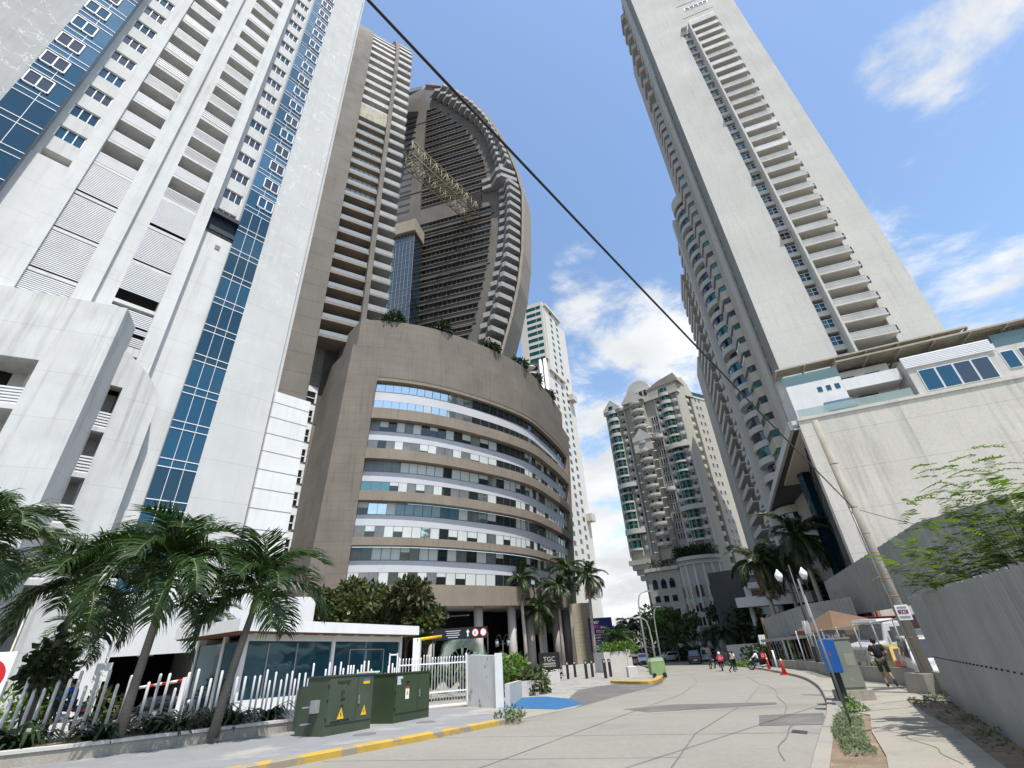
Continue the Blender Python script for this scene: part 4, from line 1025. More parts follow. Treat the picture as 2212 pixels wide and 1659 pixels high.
# base terrain
g = MB(); ys = [-60, -10] + list(range(0, 131, 5)) + [200, 400, 900, 3000]
xs = [-3000, -600, -200, -80, 0, 80, 200, 600, 3000]
vs = [(x, y, gz(y) - .09) for y in ys for x in xs]; nx = len(xs)
g.add(vs, [(j * nx + i, j * nx + i + 1, (j + 1) * nx + i + 1, (j + 1) * nx + i) for j in range(len(ys) - 1) for i in range(nx - 1)])
o = g.build('ground', M['soil']); o['kind'] = 'structure'
KL = [(-22, -6), (-12, 5.6), (-5.89, 13.28), (-4.75, 14.68), (-3.41, 16.29), (-2.26, 17.78), (-.9, 19.5)]
AP = [(-.45, 20.9), (1.79, 24), (4.87, 30.2), (9.32, 38.8), (12.94, 51.2), (16.9, 74.2), (19.3, 89.3), (20.5, 105), (20.5, 125)]
KR = smooth2([(-4, -5), (.6, 3.0), (4.65, 9.85), (6.14, 12.34), (8.28, 15.9), (11.1, 21.07), (14.7, 28.5), (18.17, 37.28), (22.6, 52.3), (26.2, 66), (31, 84), (36, 100)], 4)
sheet('road', KL + AP + [(50, 125), (60, 112)] + KR[::-1] + [(-6, -9), (-20, -12)], -.004, M['road'])
# left pavement, driveway apron, plaza
sheet('pavement', [(-22.3, -6), (-12.25, 5.8), (-6.1, 13.5), (-3.6, 16.5), (-1.15, 19.8), (-.75, 21.3), (-1.2, 24.2), (-4, 26.8), (-6.6, 26.6), (-9.2, 24.6), (-14, 22), (-22, 16), (-34, 8)], .125, M['pave'])
sheet('driveway_apron', [(-.45, 20.9), (1.79, 24), (2.42, 25.85), (1.2, 26), (-1.7, 26.8), (-2.5, 28.5), (-4, 30.6), (-7, 29), (-7, 26.4), (-4, 26.7), (-1.2, 24.1), (-.75, 21.3)], .004, M['slab'])
sheet('asphalt_apron', [(1.79, 24.0), (4.87, 30.2), (9.32, 38.8), (8.6, 40.0), (6.84, 44), (3.2, 38), (2.0, 30), (2.42, 25.8)], .0, M['asph'])
sheet('blue_ramp', [(-1.7, 26.7), (1.07, 23.85), (2.42, 25.85), (2.02, 29.9), (.86, 33.1), (-.9, 33.8)], .012, M['bluepaint'])
sheet('plaza', [(-2.2, 28), (-.9, 33.8), (.86, 33.1), (2.0, 30), (3.2, 38), (6.84, 44), (8.6, 40), (11.9, 48.8), (15.1, 60.5), (16.7, 74), (18.9, 89), (20, 104), (10, 112), (-22, 108), (-14, 74), (-7, 45)], .008, M['plaza'])
sheet('car_park_floor', [(-7, 27), (-10.4, 24), (-13, 22.2), (-19.5, 16.6), (-34, 9), (-60, 30), (-30, 60), (-8, 60), (-6, 44), (-2.6, 30)], -.02, M['slab'])
# right pavement, verge, yard
LW = [(12.3, 15.9), (13.5, 17.6), (15.65, 22.3), (16.6, 26.6), (17.8, 31.7), (21.0, 39.6), (24.6, 53.1), (28.5, 67), (33, 82), (38, 98)]
far = [(x, y) for x, y in KR if y > 14.5]
sheet('pavement', [(8.0, 15.0)] + [(x + .28, y) for x, y in far] + LW[::-1] + [(12.0, 17.9), (8.7, 14.6)], .135, M['slab'])
near = [(x + .3, y) for x, y in KR if y <= 15.6]
sheet('verge', near + [(8.66, 15.3), (8.64, 14.5), (7.03, 11.95), (5.69, 9.51), (1.8, 3.4), (-2.6, -5)], .125, M['dirt'])
SLB = [(5.69, 9.51), (7.03, 11.95), (8.64, 14.5), (8.7, 15.4), (12.1, 18.1), (12.0, 17.96), (9.67, 13.91), (8.37, 11.36), (7.0, 9.08), (3.2, 2.6), (-.8, -4.5), (-2.6, -5), (1.8, 3.4)]
sheet('footpath', SLB, .155, M['slab'], skirt=.1)
sheet('dirt_strip', [(7.0, 9.08), (8.37, 11.36), (9.67, 13.91), (12.1, 18.0), (13.2, 18.6), (13.0, 16.4), (10.6, 12.5), (8.2, 9.2), (4.2, 3.6), (-.6, -4.5)], .10, M['dirt'])
sheet('yard', [(8.2, 9.2), (12.6, 15.8), (16, 22), (17, 26.6), (18.2, 31.7), (21.3, 39.6), (24.9, 53), (29, 67), (60, 70), (60, 0), (14, 0)], .03, M['slab'])
# kerbs
kerb('kerb', KL + [(-.42, 20.3)], .24, .16, M['yellow'])
kerb('kerb', [(x, y) for x, y in KR if y < 100], .28, .15, M['kerbc'], side=-1)
kerb('kerb', smooth2([(6.67, 45.6), (6.9, 43.8), (8.6, 40.05), (10.4, 43.6), (11.9, 48.8), (13.4, 54), (15.0, 60.5)], 4), .5, .2, M['yellow'], sink=.05)
kerb('kerb', [(17.5, 72.6), (19.5, 88.7)], .4, .18, M['yellow'], sink=.05)
# road repairs, slab joints and cracks
sheet('road_patch', [(7.0, 17.42), (8.75, 17.0), (7.6, 14.6), (6.01, 15.14)], .003, M['asph'])
sheet('road_patch', [(4.2, 20.4), (8.9, 20.3), (9.2, 21.0), (5.6, 22.9), (3.6, 22.2)], .003, M['asph'])
def line(name, path, wd, m, off=.004):
    P = dens(path, 1.0); vs = []; fs = []
    for i, p in enumerate(P):
        d = (P[min(i + 1, len(P) - 1)] - P[max(i - 1, 0)]).normalized(); n = Vector((-d.y, d.x)) * wd / 2 * (rnd.uniform(.6, 1.3) if wd < .08 else 1)
        for q in (p + n, p - n): vs.append((q.x, q.y, gz(q.y) + off))
    b = MB(); b.add(vs, [(2 * i, 2 * i + 1, 2 * i + 3, 2 * i + 2) for i in range(len(P) - 1)]); o = b.build(name, m); o['kind'] = 'structure'
line('road_joint', [(2.4, 10.5), (4.1, 14.5), (8.4, 21.8), (13.2, 31.5), (16.4, 41), (19, 52), (21.5, 66)], .025, M['crackl'])
line('road_joint', [(-3.6, 8), (-1, 12), (2.4, 18.4), (7.6, 28), (11.6, 38), (15, 50), (18.5, 68)], .03, M['crackl'])
for a, b in (((-5.2, 13.9), (2.9, 11.5)), ((-.8, 20.2), (9.6, 19.4)), ((4.2, 28.6), (13.4, 26.9)), ((9.4, 39), (18.2, 37.8)), ((-2.9, 17.0), (6.3, 13.6))): line('road_joint', [a, b], .03, M['crackl'])
wob = [(5.0, 10.6), (5.5, 11.9), (6.2, 13.0), (6.9, 14.3), (7.5, 15.3), (8.3, 17.4), (9.5, 19.8), (10.7, 23.0), (12.6, 27.4), (14, 32.0)]
line('road_crack', smooth2([(x - .5, y) for x, y in wob], 5), .03, M['crackl'], .006)
line('footpath_crack', smooth2([(6.2, 8.6), (6.5, 9.4), (6.8, 9.9), (7.0, 10.8), (7.25, 11.3), (7.3, 12.0)], 5), .02, M['crackl'], .160)
for a, b in (((7.05, 11.9), (8.75, 11.9)), ((8.1, 13.6), (9.5, 13.5)), ((8.7, 15.2), (10.6, 15.5)), ((9.4, 16.4), (11.6, 17.2)), ((10.6, 19.2), (14.2, 19.0)), ((12.9, 23.4), (15.9, 22.9))): line('footpath_joint', [a, b], .03, M['crackl'], .160)
line('parking_line', [(-26, 26), (-20, 33)], .12, M['line'], .0)
# far backdrop of low green
M['farwood'] = mat('distant_trees', (.035, .055, .030), .9, .3, .05)
# ================================================================ street objects
def P3(az, t, D): return pol(az, D, EYE + t * D)
M['green'] = mat('dark_green_enamel', (.058, .078, .050), .45, .12, .9, streak=.18, spec=.45, fine=.03)
M['green2'] = mat('fresh_green_enamel', (.040, .062, .030), .42, .08, .9, streak=.12, spec=.45)
M['black'] = mat('black_metal', (.015, .015, .016), .5, .2, 2, spec=.4)
M['blacksign'] = mat('black_sign_board', (.012, .012, .014), .35, .1, 2, spec=.4)
M['whitep'] = mat('white_gloss_paint', (.80, .80, .80), .4, .04, 1.5, spec=.45, streak=.06)
M['yel'] = mat('sign_yellow', (.75, .45, .02), .5, .05, 3)
M['redp'] = mat('sign_red', (.55, .02, .03), .5, .06, 3)
M['bluep'] = mat('phone_blue', (.010, .10, .36), .35, .12, 1.5, spec=.5, streak=.12)
M['galv'] = mat('galvanised_steel', (.34, .35, .35), .5, .12, 2, metal=.3, streak=.1)
M['conc'] = mat('weathered_concrete', (.34, .31, .26), .95, .16, .9, streak=.35, fine=.10, bump=.3, bscale=18, stretch=(5, 5, .8))
M['wallw'] = mat('peeling_white_wall', (.62, .62, .61), .92, .08, .9, streak=.3, fine=.05, patch=((.22, .21, .19), 1.1, .60, .68))
M['gwall'] = mat('grey_render', (.175, .18, .19), .92, .1, .8, streak=.2, fine=.05)
M['lwall'] = mat('low_block_wall', (.30, .285, .255), .95, .12, .9, streak=.35, fine=.08, bump=.3, bscale=14)
M['zinc'] = mat('zinc_sheet', (.30, .315, .312), .5, .10, .7, metal=.35, streak=.28, spec=.4, stretch=(3, 3, .25))
M['tyre'] = mat('tyre_rubber', (.018, .018, .018), .85, .1, 4)
M['chrome'] = mat('wheel_metal', (.45, .45, .46), .3, .1, 3, metal=.8)
M['seat'] = mat('black_vinyl', (.02, .02, .02), .6, .1, 4)
M['redbag'] = mat('red_delivery_fabric', (.50, .02, .045), .6, .08, 3)
M['orange'] = mat('cone_plastic', (.60, .055, .025), .5, .08, 3)
M['lamp'] = mat('opal_lamp_glass', (.82, .82, .80), .3, .03, 3)
M['stone'] = mat('light_stone', (.50, .48, .45), .9, .06, .9, fine=.05)
M['tinted'] = glass('blue_tinted_glass', (.010, .055, .085), .04, .02, .7, (.7, .95, 1))
M['wood'] = mat('timber', (.24, .14, .075), .85, .2, 2, streak=.2)
M['brick'] = mat('brick_soffit', (.20, .105, .075), .9, .1, 2)
GF = lambda x, y, z=0.0: Vector((x, y, gz(y) + z))
class Loc:     # local axes on sloping ground: u along, v to its left, z follows the ground
    def __init__(s, x, y, az, vaz=None): s.p = Vector((x, y, 0)); s.u = pol(az, 1); s.v = pol(az - 90 if vaz is None else vaz, 1)
    def __call__(s, a, b, z): q = s.p + s.u * a + s.v * b; return Vector((q.x, q.y, gz(q.y) + z))
def flat(loc): # same axes with a level base
    zz = gz(loc.p.y)
    return lambda a, b, z: Vector(((loc.p + loc.u * a + loc.v * b).x, (loc.p + loc.u * a + loc.v * b).y, zz + z))
# ---- transformers
def transformer(x, y, az, L, Dp, H, m, label):
    q = Loc(x, y, az); t = thing('transformer_cabinet', label, 'transformer', GF(x, y, .1)); F_ = q
    b = MB(); b.box(0, L, 0, Dp, .1, H - .05, F_); b.box(-.03, L + .03, -.04, Dp + .03, H - .05, H, F_); b.build('body', m, t)
    for a0, a1 in ((.05, L * .62), (L * .63, L - .05)):
        d = MB(); d.box(a0, a1, -.025, 0, .42, H - .10, F_); d.build('door', m, t)
    h = MB(); h.box(L * .65, L * .68, -.07, -.025, H * .56, H * .64, F_); h.box(L * .655, L * .69, -.06, -.025, H * .50, H * .555, F_); h.build('handle', M['chrome'], t)
    h = MB()
    for z in (.6, 1.1, 1.5): h.box(-.0, .06, -.05, 0.0, z, z + .12, F_)
    h.build('hinge', m, t)
    return t, q
T, q = transformer(-6.75, 17.75, 30, 2.0, 1.05, 1.78, M['green'], 'dark green transformer cabinet with two yellow warning triangles, beside the yellow kerb')
b = MB(); b.box(.0, 1.6, 1.05, 1.4, .1, 1.5, q)
for k in range(9): b.box(.05 + k * .2, .09 + k * .2, 1.4, 1.62, .25, 1.4, q)
b.build('radiator', M['green'], T)
b = MB(); b.box(-.4, 0, .6, .66, .9, .94, q); b.box(-.4, 0, .6, .66, .45, .49, q); b.box(-.18, 0, .3, .55, .75, 1.1, q); b.build('bracket', M['galv'], T)
def lay(qf, a, b, z): return qf(a, b, z)
def label_on(qf, body, size, a, z, m, t, off=-.03, sx=1.0): return text(body, size, qf(a, off, z), qf.u, (0, 0, 1), m, t, sx=sx)
def tri_sign(qf, a, z, w, t, off=-.03):
    s = MB(); s.prism([(a - w / 2, z), (a + w / 2, z), (a, z + w * 1.15)], off - .004, off, qf, axis=1); o = s.build('warning_triangle', M['yel'], t)
    s = MB(); k = w * .3; s.prism([(a - k * .1, z + w * .12), (a + k * .35, z + w * .5), (a + k * .05, z + w * .5), (a + k * .2, z + w * .85), (a - k * .35, z + w * .4), (a - k * .02, z + w * .42)], off - .008, off - .004, qf, axis=1); s.build('bolt_symbol', M['black'], o)
label_on(q, 'Naturgy', .17, .36, 1.50, M['black'], T); label_on(q, '500', .12, .56, 1.02, M['black'], T); label_on(q, '25', .11, .58, .84, M['black'], T); label_on(q, 'TPT05-500-13.2-0.208', .085, .22, .43, M['black'], T)
s = MB(); s.tube([q(.63 + .065 * math.cos(k * .52), -.028, 1.24 + .08 * math.sin(k * .52)) for k in range(13)], .008, 5); s.box(.575, .685, -.03, -.026, 1.23, 1.25, q); s.build('round_mark', M['black'], T)
tri_sign(q, .62, .53, .28, T); tri_sign(q, 1.62, .55, .25, T)
s = MB(); s.box(1.5, 1.8, -.03, -.026, 1.46, 1.54, q); s.build('yellow_sticker', M['yel'], T); s = MB(); s.box(1.52, 1.80, -.03, -.026, 1.545, 1.62, q); s.build('blue_sticker', mat('sticker_blue', (.08, .12, .3), .5), T)
T, q = transformer(-5.25, 20.65, 26, 2.2, 1.3, 1.74, M['green2'], 'smaller dark green transformer cabinet with one white warning plate, next to the white gate')
s = MB(); s.box(.62, .84, -.03, -.026, .84, 1.24, q); s.build('warning_plate', M['whitep'], T); s = MB(); s.box(.62, .84, -.033, -.03, 1.18, 1.24, q); s.build('red_header', M['redp'], T); tri_sign(q, .73, .98, .15, T, -.031)
s = MB()
for a0, a1, z0, z1 in ((.1, .42, 1.52, 1.6), (.1, .3, 1.42, 1.51), (.1, .33, 1.33, 1.41)): s.box(a0, a1, -.03, -.026, z0, z1, q)
s.build('paper_notice', M['panel'], T); label_on(q, '50000', .09, .62, 1.36, M['black'], T)
bx = thing('meter_box', 'white meter box on a wall, seen between the two green transformer cabinets', 'meter box', GF(-7.0, 21.6, 0))
q = Loc(-6.55, 21.35, 27); s = MB(); s.box(0, .55, 0, .4, .1, 1.3, q); s.build('plinth', M['gwall'], bx); s = MB(); s.box(-.02, .5, -.05, .4, 1.1, 1.78, q); s.box(-.1, .56, -.1, .45, 1.78, 1.84, q); s.build('box', M['whitep'], bx)
# ---- manhole covers
for i, (x, y, r, lb) in enumerate(((-5.35, 17.6, .36, 'round manhole cover in the left pavement nearest the yellow kerb and big transformer'), (-3.95, 20.3, .36, 'round manhole cover beside the smaller green transformer cabinet'))):
    s = MB(); s.lathe([(r, 0), (r, .012), (r * .86, .016)], GF(x, y, .122), 20); s.lathe([(r * .8, 0), (r * .8, .02)], GF(x, y, .122), 20); o = s.build('manhole_cover', mat('cast_iron', (.16, .15, .15), .7, .15, 4) if i == 0 else bpy.data.materials['cast_iron']); tag(o, lb, 'manhole cover', 'manhole covers by the transformers')
q = Loc(13.2, 21.7, 80); s = MB(); s.box(0, 1.7, -.35, .35, .137, .147, q)
for k in range(14): s.box(.05 + k * .12, .10 + k * .12, -.3, .3, .147, .155, q)
tag(s.build('drain_grate', bpy.data.materials['cast_iron']), 'dark rectangular drain grate under the jogger in the right pavement', 'grate')
# ---- left planter, picket fence, gate
pl = smooth2([(-36, 4.5), (-24, 9.2), (-17.4, 13.0), (-13.4, 15.7), (-11.2, 17.9), (-9.5, 19.5), (-8.95, 20.3), (-9.2, 21.1), (-10.0, 21.9)], 4)
t = thing('planter', 'low curved concrete planter with a pale rim along the left pavement', 'planter', GF(-13.4, 15.7))
def strip_wall(path, wd, z0, z1, side=1):
    b = MB(); P = dens(path, .8); vs = []; fs = []
    for i, p in enumerate(P):
        d = (P[min(i + 1, len(P) - 1)] - P[max(i - 1, 0)]).normalized(); n = Vector((-d.y, d.x)) * side
        for w_, zz in ((0, z0), (0, z1), (wd, z1), (wd, z0)): r_ = p + n * w_; vs.append((r_.x, r_.y, gz(p.y) + zz))
    for i in range(len(P) - 1):
        for k in range(4): fs.append((i * 4 + k, i * 4 + (k + 1) % 4, (i + 1) * 4 + (k + 1) % 4, (i + 1) * 4 + k))
    fs += [(0, 1, 2, 3), tuple((len(P) - 1) * 4 + k for k in range(4))[::-1]]
    b.add(vs, fs); return b
strip_wall(pl, .2, 0, .42).build('wall', M['conc2'] if 'conc2' in M else M['conc'], t); strip_wall([(x + .03, y - .03) for x, y in pl], .30, .42, .50).build('rim', M['stone'], t)
sheet('planting_soil', pl + [(-12, 22), (-19, 16.4), (-36, 8)], .36, M['dirt'])
FP_ = [(-30, 9.5), (-19.5, 16.2), (-12.8, 21.6), (-10.2, 23.2), (-8.7, 24.3), (-6.75, 27.2)]
t = thing('picket_fence', 'white fence of uneven round pickets behind the planter and the transformers', 'fence', GF(-12.8, 21.6))
strip_wall(FP_[2:], .22, 0, .62).build('base_wall', M['gwall'], t); strip_wall(FP_[:3], .2, 0, .45).build('base_wall', M['gwall'], t)
PD = dens(FP_, .05); acc = 0; last = PD[0]; k = 0; tall = True
i = 0; npk = 0
hs = [2.35, 2.3, 1.75, 1.7, 2.4, 1.65, 2.1, 2.05, 1.7]
nxt = 0
for p, pn in zip(PD[:-1], PD[1:]):
    acc += (pn - p).length
    if acc >= nxt:
        dense = p.y > 22.3
        nxt = acc + (rnd.choice((.24, .27, .32)) if not dense else rnd.choice((.15, .17, .24)))
        if (not dense and p.x < -25.5) or npk >= 98: continue
        h = rnd.choice((1.62, 1.7, 2.2, 2.3, 2.42, 1.95)) if not dense else rnd.choice((1.95, 2.15, 2.3, 2.05, 1.75))
        r = .052 if not dense else .042; g_ = GF(p.x, p.y, .3)
        s = MB(); s.lathe([(r, 0), (r, h - .36), (r * .85, h - .325), (r * .45, h - .302), (.005, h - .298)], g_, 8); s.build('picket', M['whitep'], t); npk += 1
t = thing('sliding_gate', 'white barred sliding gate between the guard house and the white wall', 'gate', GF(-5.2, 28.3))
GA, GB = Vector((-6.8, 27.2)), Vector((-3.45, 29.0)); gd = (GB - GA); gl_ = gd.length; ga = math.degrees(math.atan2(gd.x, gd.y)); q = Loc(GA.x, GA.y, ga)
for k in range(24):
    a = gl_ * (k + .5) / 24; h = 2.32 + (.12 if k in (8, 9, 10, 23) else 0); s = MB(); s.tube([q(a, 0, .12), q(a, 0, h - .1), q(a, -.04, h)], .026, 6); s.build('bar', M['whitep'], t)
s = MB(); s.box(0, gl_, -.03, .03, .12, .20, q); s.box(0, gl_, -.03, .03, .72, .78, q); s.box(0, gl_, -.03, .03, 2.0, 2.06, q); s.box(0, .05, -.03, .03, .1, 2.4, q); s.box(gl_ - .05, gl_, -.03, .03, .1, 2.45, q); s.build('frame', M['whitep'], t)
s = MB(); s.box(-.5, -.44, -.03, .03, 0, 2.6, q); s.box(-.1, -.04, -.03, .03, 0, 2.6, q); s.box(-.5, -.04, -.03, .03, 2.5, 2.56, q); s.build('gate_post', M['whitep'], t)
t = thing('boundary_wall', 'peeling white wall stub with dark stains at the end of the white gate', 'wall', GF(-3, 28))
w = MB(); w.hexa([GF(-3.45, 29.0, 0), GF(-1.75, 26.75, 0), GF(-1.45, 26.95, 0), GF(-3.2, 29.2, 0), GF(-3.45, 29, 2.35), GF(-1.75, 26.75, 2.2), GF(-1.45, 26.95, 2.2), GF(-3.2, 29.2, 2.35)]); w.build('wall', M['wallw'], t)
w = MB(); w.box(-1.78, -1.4, 26.7, 27.1, gz(27) - .05, gz(27) + 2.3); w.build('end_pier', M['wallw'], t)
# ---- guard house
t = thing('guard_house', 'glazed white guard house with a flat overhanging roof behind the picket fence', 'guard house', GF(-12, 28))
q = Loc(-13.9, 24.4, 29.6)
s = MB(); s.box(-.2, 12.6, -.2, 5.6, 3.85, 4.38, q); s.build('roof', M['whitep'], t)
s = MB(); s.box(-.1, 12.5, -.1, 5.5, 3.80, 3.86, q); s.build('soffit', M['brick'], t)
s = MB()
for k in range(9): s.box(1.0 + k * 1.3, 1.2 + k * 1.3, .3, .5, 3.78, 3.805, q)
s.build('downlight', M['lamp'], t)
s = MB()
for a in (.9, 6.3, 11.9): s.box(a - .11, a + .11, .75, .97, 0, 3.82, q)
for b_ in (2.6, 5.0): s.box(.8, 1.0, b_ - .1, b_ + .1, 0, 3.82, q)
s.box(.8, 12, .8, .95, 3.5, 3.82, q); s.box(.8, 12, .8, .95, 0, 1.0, q); s.build('frame', M['whitep'], t)
g = MB(); g.box(1.0, 6.2, .86, .9, 1.0, 3.5, q); g.build('window', M['tinted'], t); g = MB(); g.box(6.4, 11.8, .86, .9, 1.0, 3.5, q); g.build('window', M['tinted'], t)
g = MB(); g.box(.86, .9, .97, 2.5, .1, 3.5, q); g.build('window', M['tinted'], t); g = MB(); g.box(.86, .9, 2.7, 4.9, .1, 3.5, q); g.build('door', M['tinted'], t)
s = MB()
for a in (2.2, 3.9): s.box(a, a + .07, .84, .87, 1.0, 3.4, q)
for a in (7.6, 8.9, 10.4): s.box(a, a + .07, .84, .87, 1.0, 3.1, q)
s.box(7.6, 10.4, .84, .87, 3.05, 3.1, q); s.build('mullion', M['galv'], t)
s = MB(); s.box(1.0, 12, 4.6, 4.9, 0, 3.8, q); s.box(11.9, 12, .9, 4.8, 0, 3.8, q); s.build('back_wall', M['white2'], t)
bq = q
t = thing('boom_barrier', 'yellow boom barrier arm beside the guard house roof end', 'barrier', GF(-6.8, 34.0)); a0 = P3(-12.2, .0, 34); a1 = P3(-9.6, .003, 36)
s = MB(); s.tube([a0, a1], .09, 8); s.build('arm', M['yel'], t); s = MB(); s.box(a0.x - .25, a0.x + .2, a0.y, a0.y + .4, gz(34), a0.z + .1); s.build('post', M['whitep'], t)
t = thing('boom_barrier', 'white and red boom barrier arm behind the pickets, left of the guard house', 'barrier', GF(-17, 27)); a0 = P3(-33.2, -.035, 29); a1 = P3(-36.5, -.04, 31)
for k in range(6):
    s = MB(); s.tube([a0.lerp(a1, k / 6), a0.lerp(a1, (k + 1) / 6)], .06, 6); s.build('arm_band', M['whitep'] if k % 2 else M['redp'], t)
s = MB(); s.box(a0.x - .1, a0.x + .12, a0.y - .1, a0.y + .12, gz(a0.y), a0.z + .1); s.build('post', M['whitep'], t)
# ---- signs, left
t = thing('turn_sign', 'white square road sign with a red ring, cut off by the left edge', 'road sign', GF(*pol(-46.6, 15.5).xy))
c = P3(-46.6, -.012, 15.5); rt_ = pol(43.0, 1)
def plate(c, rt_, w, h, m, parent, th=.02, name='plate'):
    n = Vector((rt_.y, -rt_.x, 0)); s = MB(); p = [c + rt_ * a + n * b + Vector((0, 0, z)) for z in (-h / 2, h / 2) for a, b in ((-w / 2, 0), (w / 2, 0), (w / 2, th), (-w / 2, th))]; s.hexa(p); return s.build(name, m, parent)
plate(c, rt_, .78, .9, M['whitep'], t); n_ = Vector((rt_.y, -rt_.x, 0))
def ring(c, rt_, r0, r1, m, parent, off=.026, name='ring', sy=1.0):
    n = Vector((rt_.y, -rt_.x, 0)); s = MB(); vs = []; N_ = 24
    for k in range(N_):
        a = 2 * math.pi * k / N_
        for r in (r0, r1): vs.append(c + rt_ * (r * math.cos(a)) + Vector((0, 0, r * math.sin(a) * sy)) + n * off)
    fs = [(2 * k, 2 * k + 1, (2 * k + 3) % (2 * N_), (2 * k + 2) % (2 * N_)) for k in range(N_)]
    s.add(vs, fs); return s.build(name, m, parent)
ring(c, rt_, .25, .34, M['redp'], t); plate(c + Vector((0, 0, .12)), rt_, .3, .07, M['black'], t, .03, 'symbol')
s = MB(); s.tube([Vector((c.x, c.y, gz(c.y))), c + n_ * -.04], .035, 8); s.build('post', M['galv'], t)
t = thing('car_park_notice', 'small pale notice on a slim white pole in front of the garage mouth', 'sign', GF(*pol(-39.0, 32).xy)); c = P3(-39.4, -.016, 32)
plate(c, pol(50, 1), .6, .75, M['lamp'], t, .03); s = MB(); s.tube([Vector((c.x, c.y, gz(c.y))), c + Vector((0, 0, 1.7))], .05, 6); s.build('post', M['whitep'], t)
# ---- direction sign, lantern, plaza things
t = thing('direction_sign', 'wide black direction sign with a white arrow, above the tropical plants', 'sign', GF(-5.3, 44))
a_, b_ = P3(-10.5, .004, 42), P3(-4.5, .0, 42); a_.z = b_.z = (a_.z + b_.z) / 2 ; r_ = (b_ - a_).normalized(); c = (a_ + b_) / 2; c.z = EYE + .006 * 42
plate(c, Vector((r_.x, r_.y, 0)).normalized(), (b_ - a_).length, .82, M['blacksign'], t, .08); rr_ = Vector((r_.x, r_.y, 0)).normalized()
ring(c + rr_ * 1.2, rr_, 0, .22, M['whitep'], t, .085, 'disc', 1.1); ring(c + rr_ * 1.2, rr_, .22, .28, M['redp'], t, .085, sy=1.1); ring(c + rr_ * 1.85, rr_, 0, .22, M['whitep'], t, .085, 'disc', 1.1); ring(c + rr_ * 1.85, rr_, .22, .28, M['redp'], t, .085, sy=1.1)
nn2 = Vector((rr_.y, -rr_.x, 0)); text('E', .36, c + rr_ * 1.2 + nn2 * .09 + Vector((0, 0, -.13)), rr_, (0, 0, 1), M['black'], t, align='CENTER')
s = MB(); vs = [c + rr_ * (.6 + x) + nn2 * .09 + Vector((0, 0, z)) for x, z in ((-.05, -.25), (.05, -.25), (.05, .05), (.15, .05), (0, .27), (-.15, .05), (-.05, .05))]; s.add(vs, ((0, 1, 2, 3, 4, 5, 6),)); s.build('arrow', M['whitep'], t)
for k, (w_, z) in enumerate(((1.2, .2), (1.0, .05), (1.1, -.1), (.8, -.25))): plate(c + rr_ * (-.6) + Vector((0, 0, z)), rr_, w_, .05, M['panel'], t, .085, 'text_line')
s = MB()
for x in (-2.2, 2.2): p = c + rr_ * x; s = MB(); s.tube([Vector((p.x, p.y, gz(p.y))), p], .06, 6); s.build('post', M['black'], t)
t = thing('lantern_post', 'black lamp post with two hanging lanterns beside the white wall', 'street lamp', GF(*pol(-2.9, 40).xy)); b0 = pol(-2.85, 40); zt_ = EYE - .010 * 40
s = MB(); s.tube([(b0.x, b0.y, gz(40)), (b0.x, b0.y, zt_)], .05, 8); s.tube([(b0.x - .35, b0.y, zt_ - .25), (b0.x + .35, b0.y, zt_ - .25)], .03, 6); s.build('post', M['black'], t)
for sg in (-1, 1):
    s = MB(); s.tube([(b0.x + sg * .1, b0.y, zt_ - .25), (b0.x + sg * .12, b0.y, zt_ + .15), (b0.x + sg * .27, b0.y, zt_ + .38), (b0.x + sg * .42, b0.y, zt_ + .3), (b0.x + sg * .44, b0.y, zt_ + .1)], .025, 6)
    s.lathe([(.02, .12), (.17, .02), (.15, 0)], (b0.x + sg * .44, b0.y, zt_), 8); o = s.build('arm', M['black'], t); s = MB(); s.lathe([(.11, -.42), (.14, 0)], (b0.x + sg * .44, b0.y, zt_), 6); s.build('lantern', M['galv'], o)
t = thing('name_board', 'black freestanding name board with pale lettering in front of the royal palms', 'sign', GF(3.2, 92)); p0 = pol(1.0, 91); p1 = pol(3.25, 91); r2 = (p1 - p0).normalized(); zz = gz(91)
c = (p0 + p1) / 2 + Vector((0, 0, zz + 1.45)); plate(c, r2, (p1 - p0).length, 2.9, M['blacksign'], t, .25); n3 = Vector((r2.y, -r2.x, 0))
text('TGC', 1.0, c + n3 * .27 + Vector((0, 0, .15)), r2, (0, 0, 1), M['stone'], t, align='CENTER'); plate(c + Vector((0, 0, -.2)), r2, 2.1, .32, mat('dim_letters', (.25, .24, .23), .7), t, .265, 'text_line'); plate(c + Vector((0, 0, -.55)), r2, 2.1, .1, M['stone'], t, .265, 'text_line')
t = thing('info_totem', 'small black information totem with white stripes among shrubs by the white wall', 'sign', GF(*pol(-1.4, 44).xy)); c = pol(-1.5, 44, gz(44) + 1.1)
plate(c, Vector((1, 0, 0)), 1.0, 1.9, M['blacksign'], t, .15); 
for z in (-.75, -.6): plate(c + Vector((0, 0, z)), Vector((1, 0, 0)), .9, .08, M['whitep'], t, .16, 'stripe')
for k in range(4): plate(c + Vector((-.3 + k * .2, 0, -.3)), Vector((1, 0, 0)), .1, .1, M['redp'], t, .16, 'symbol')
BO = [(4.33, 62.34), (5.56, 66.9), (6.23, 59.95), (7.4, 64.1), (8.02, 57.6), (9.07, 60.9)]
bl_ = ['leftmost of the six dark bollards on the plaza', 'second dark bollard from the left on the plaza', 'third dark bollard from the left on the plaza, before the white pickup', 'fourth dark bollard from the left on the plaza', 'fifth dark bollard from the left, nearest to the big planter box', 'rightmost of the six dark bollards on the plaza']
r0 = None
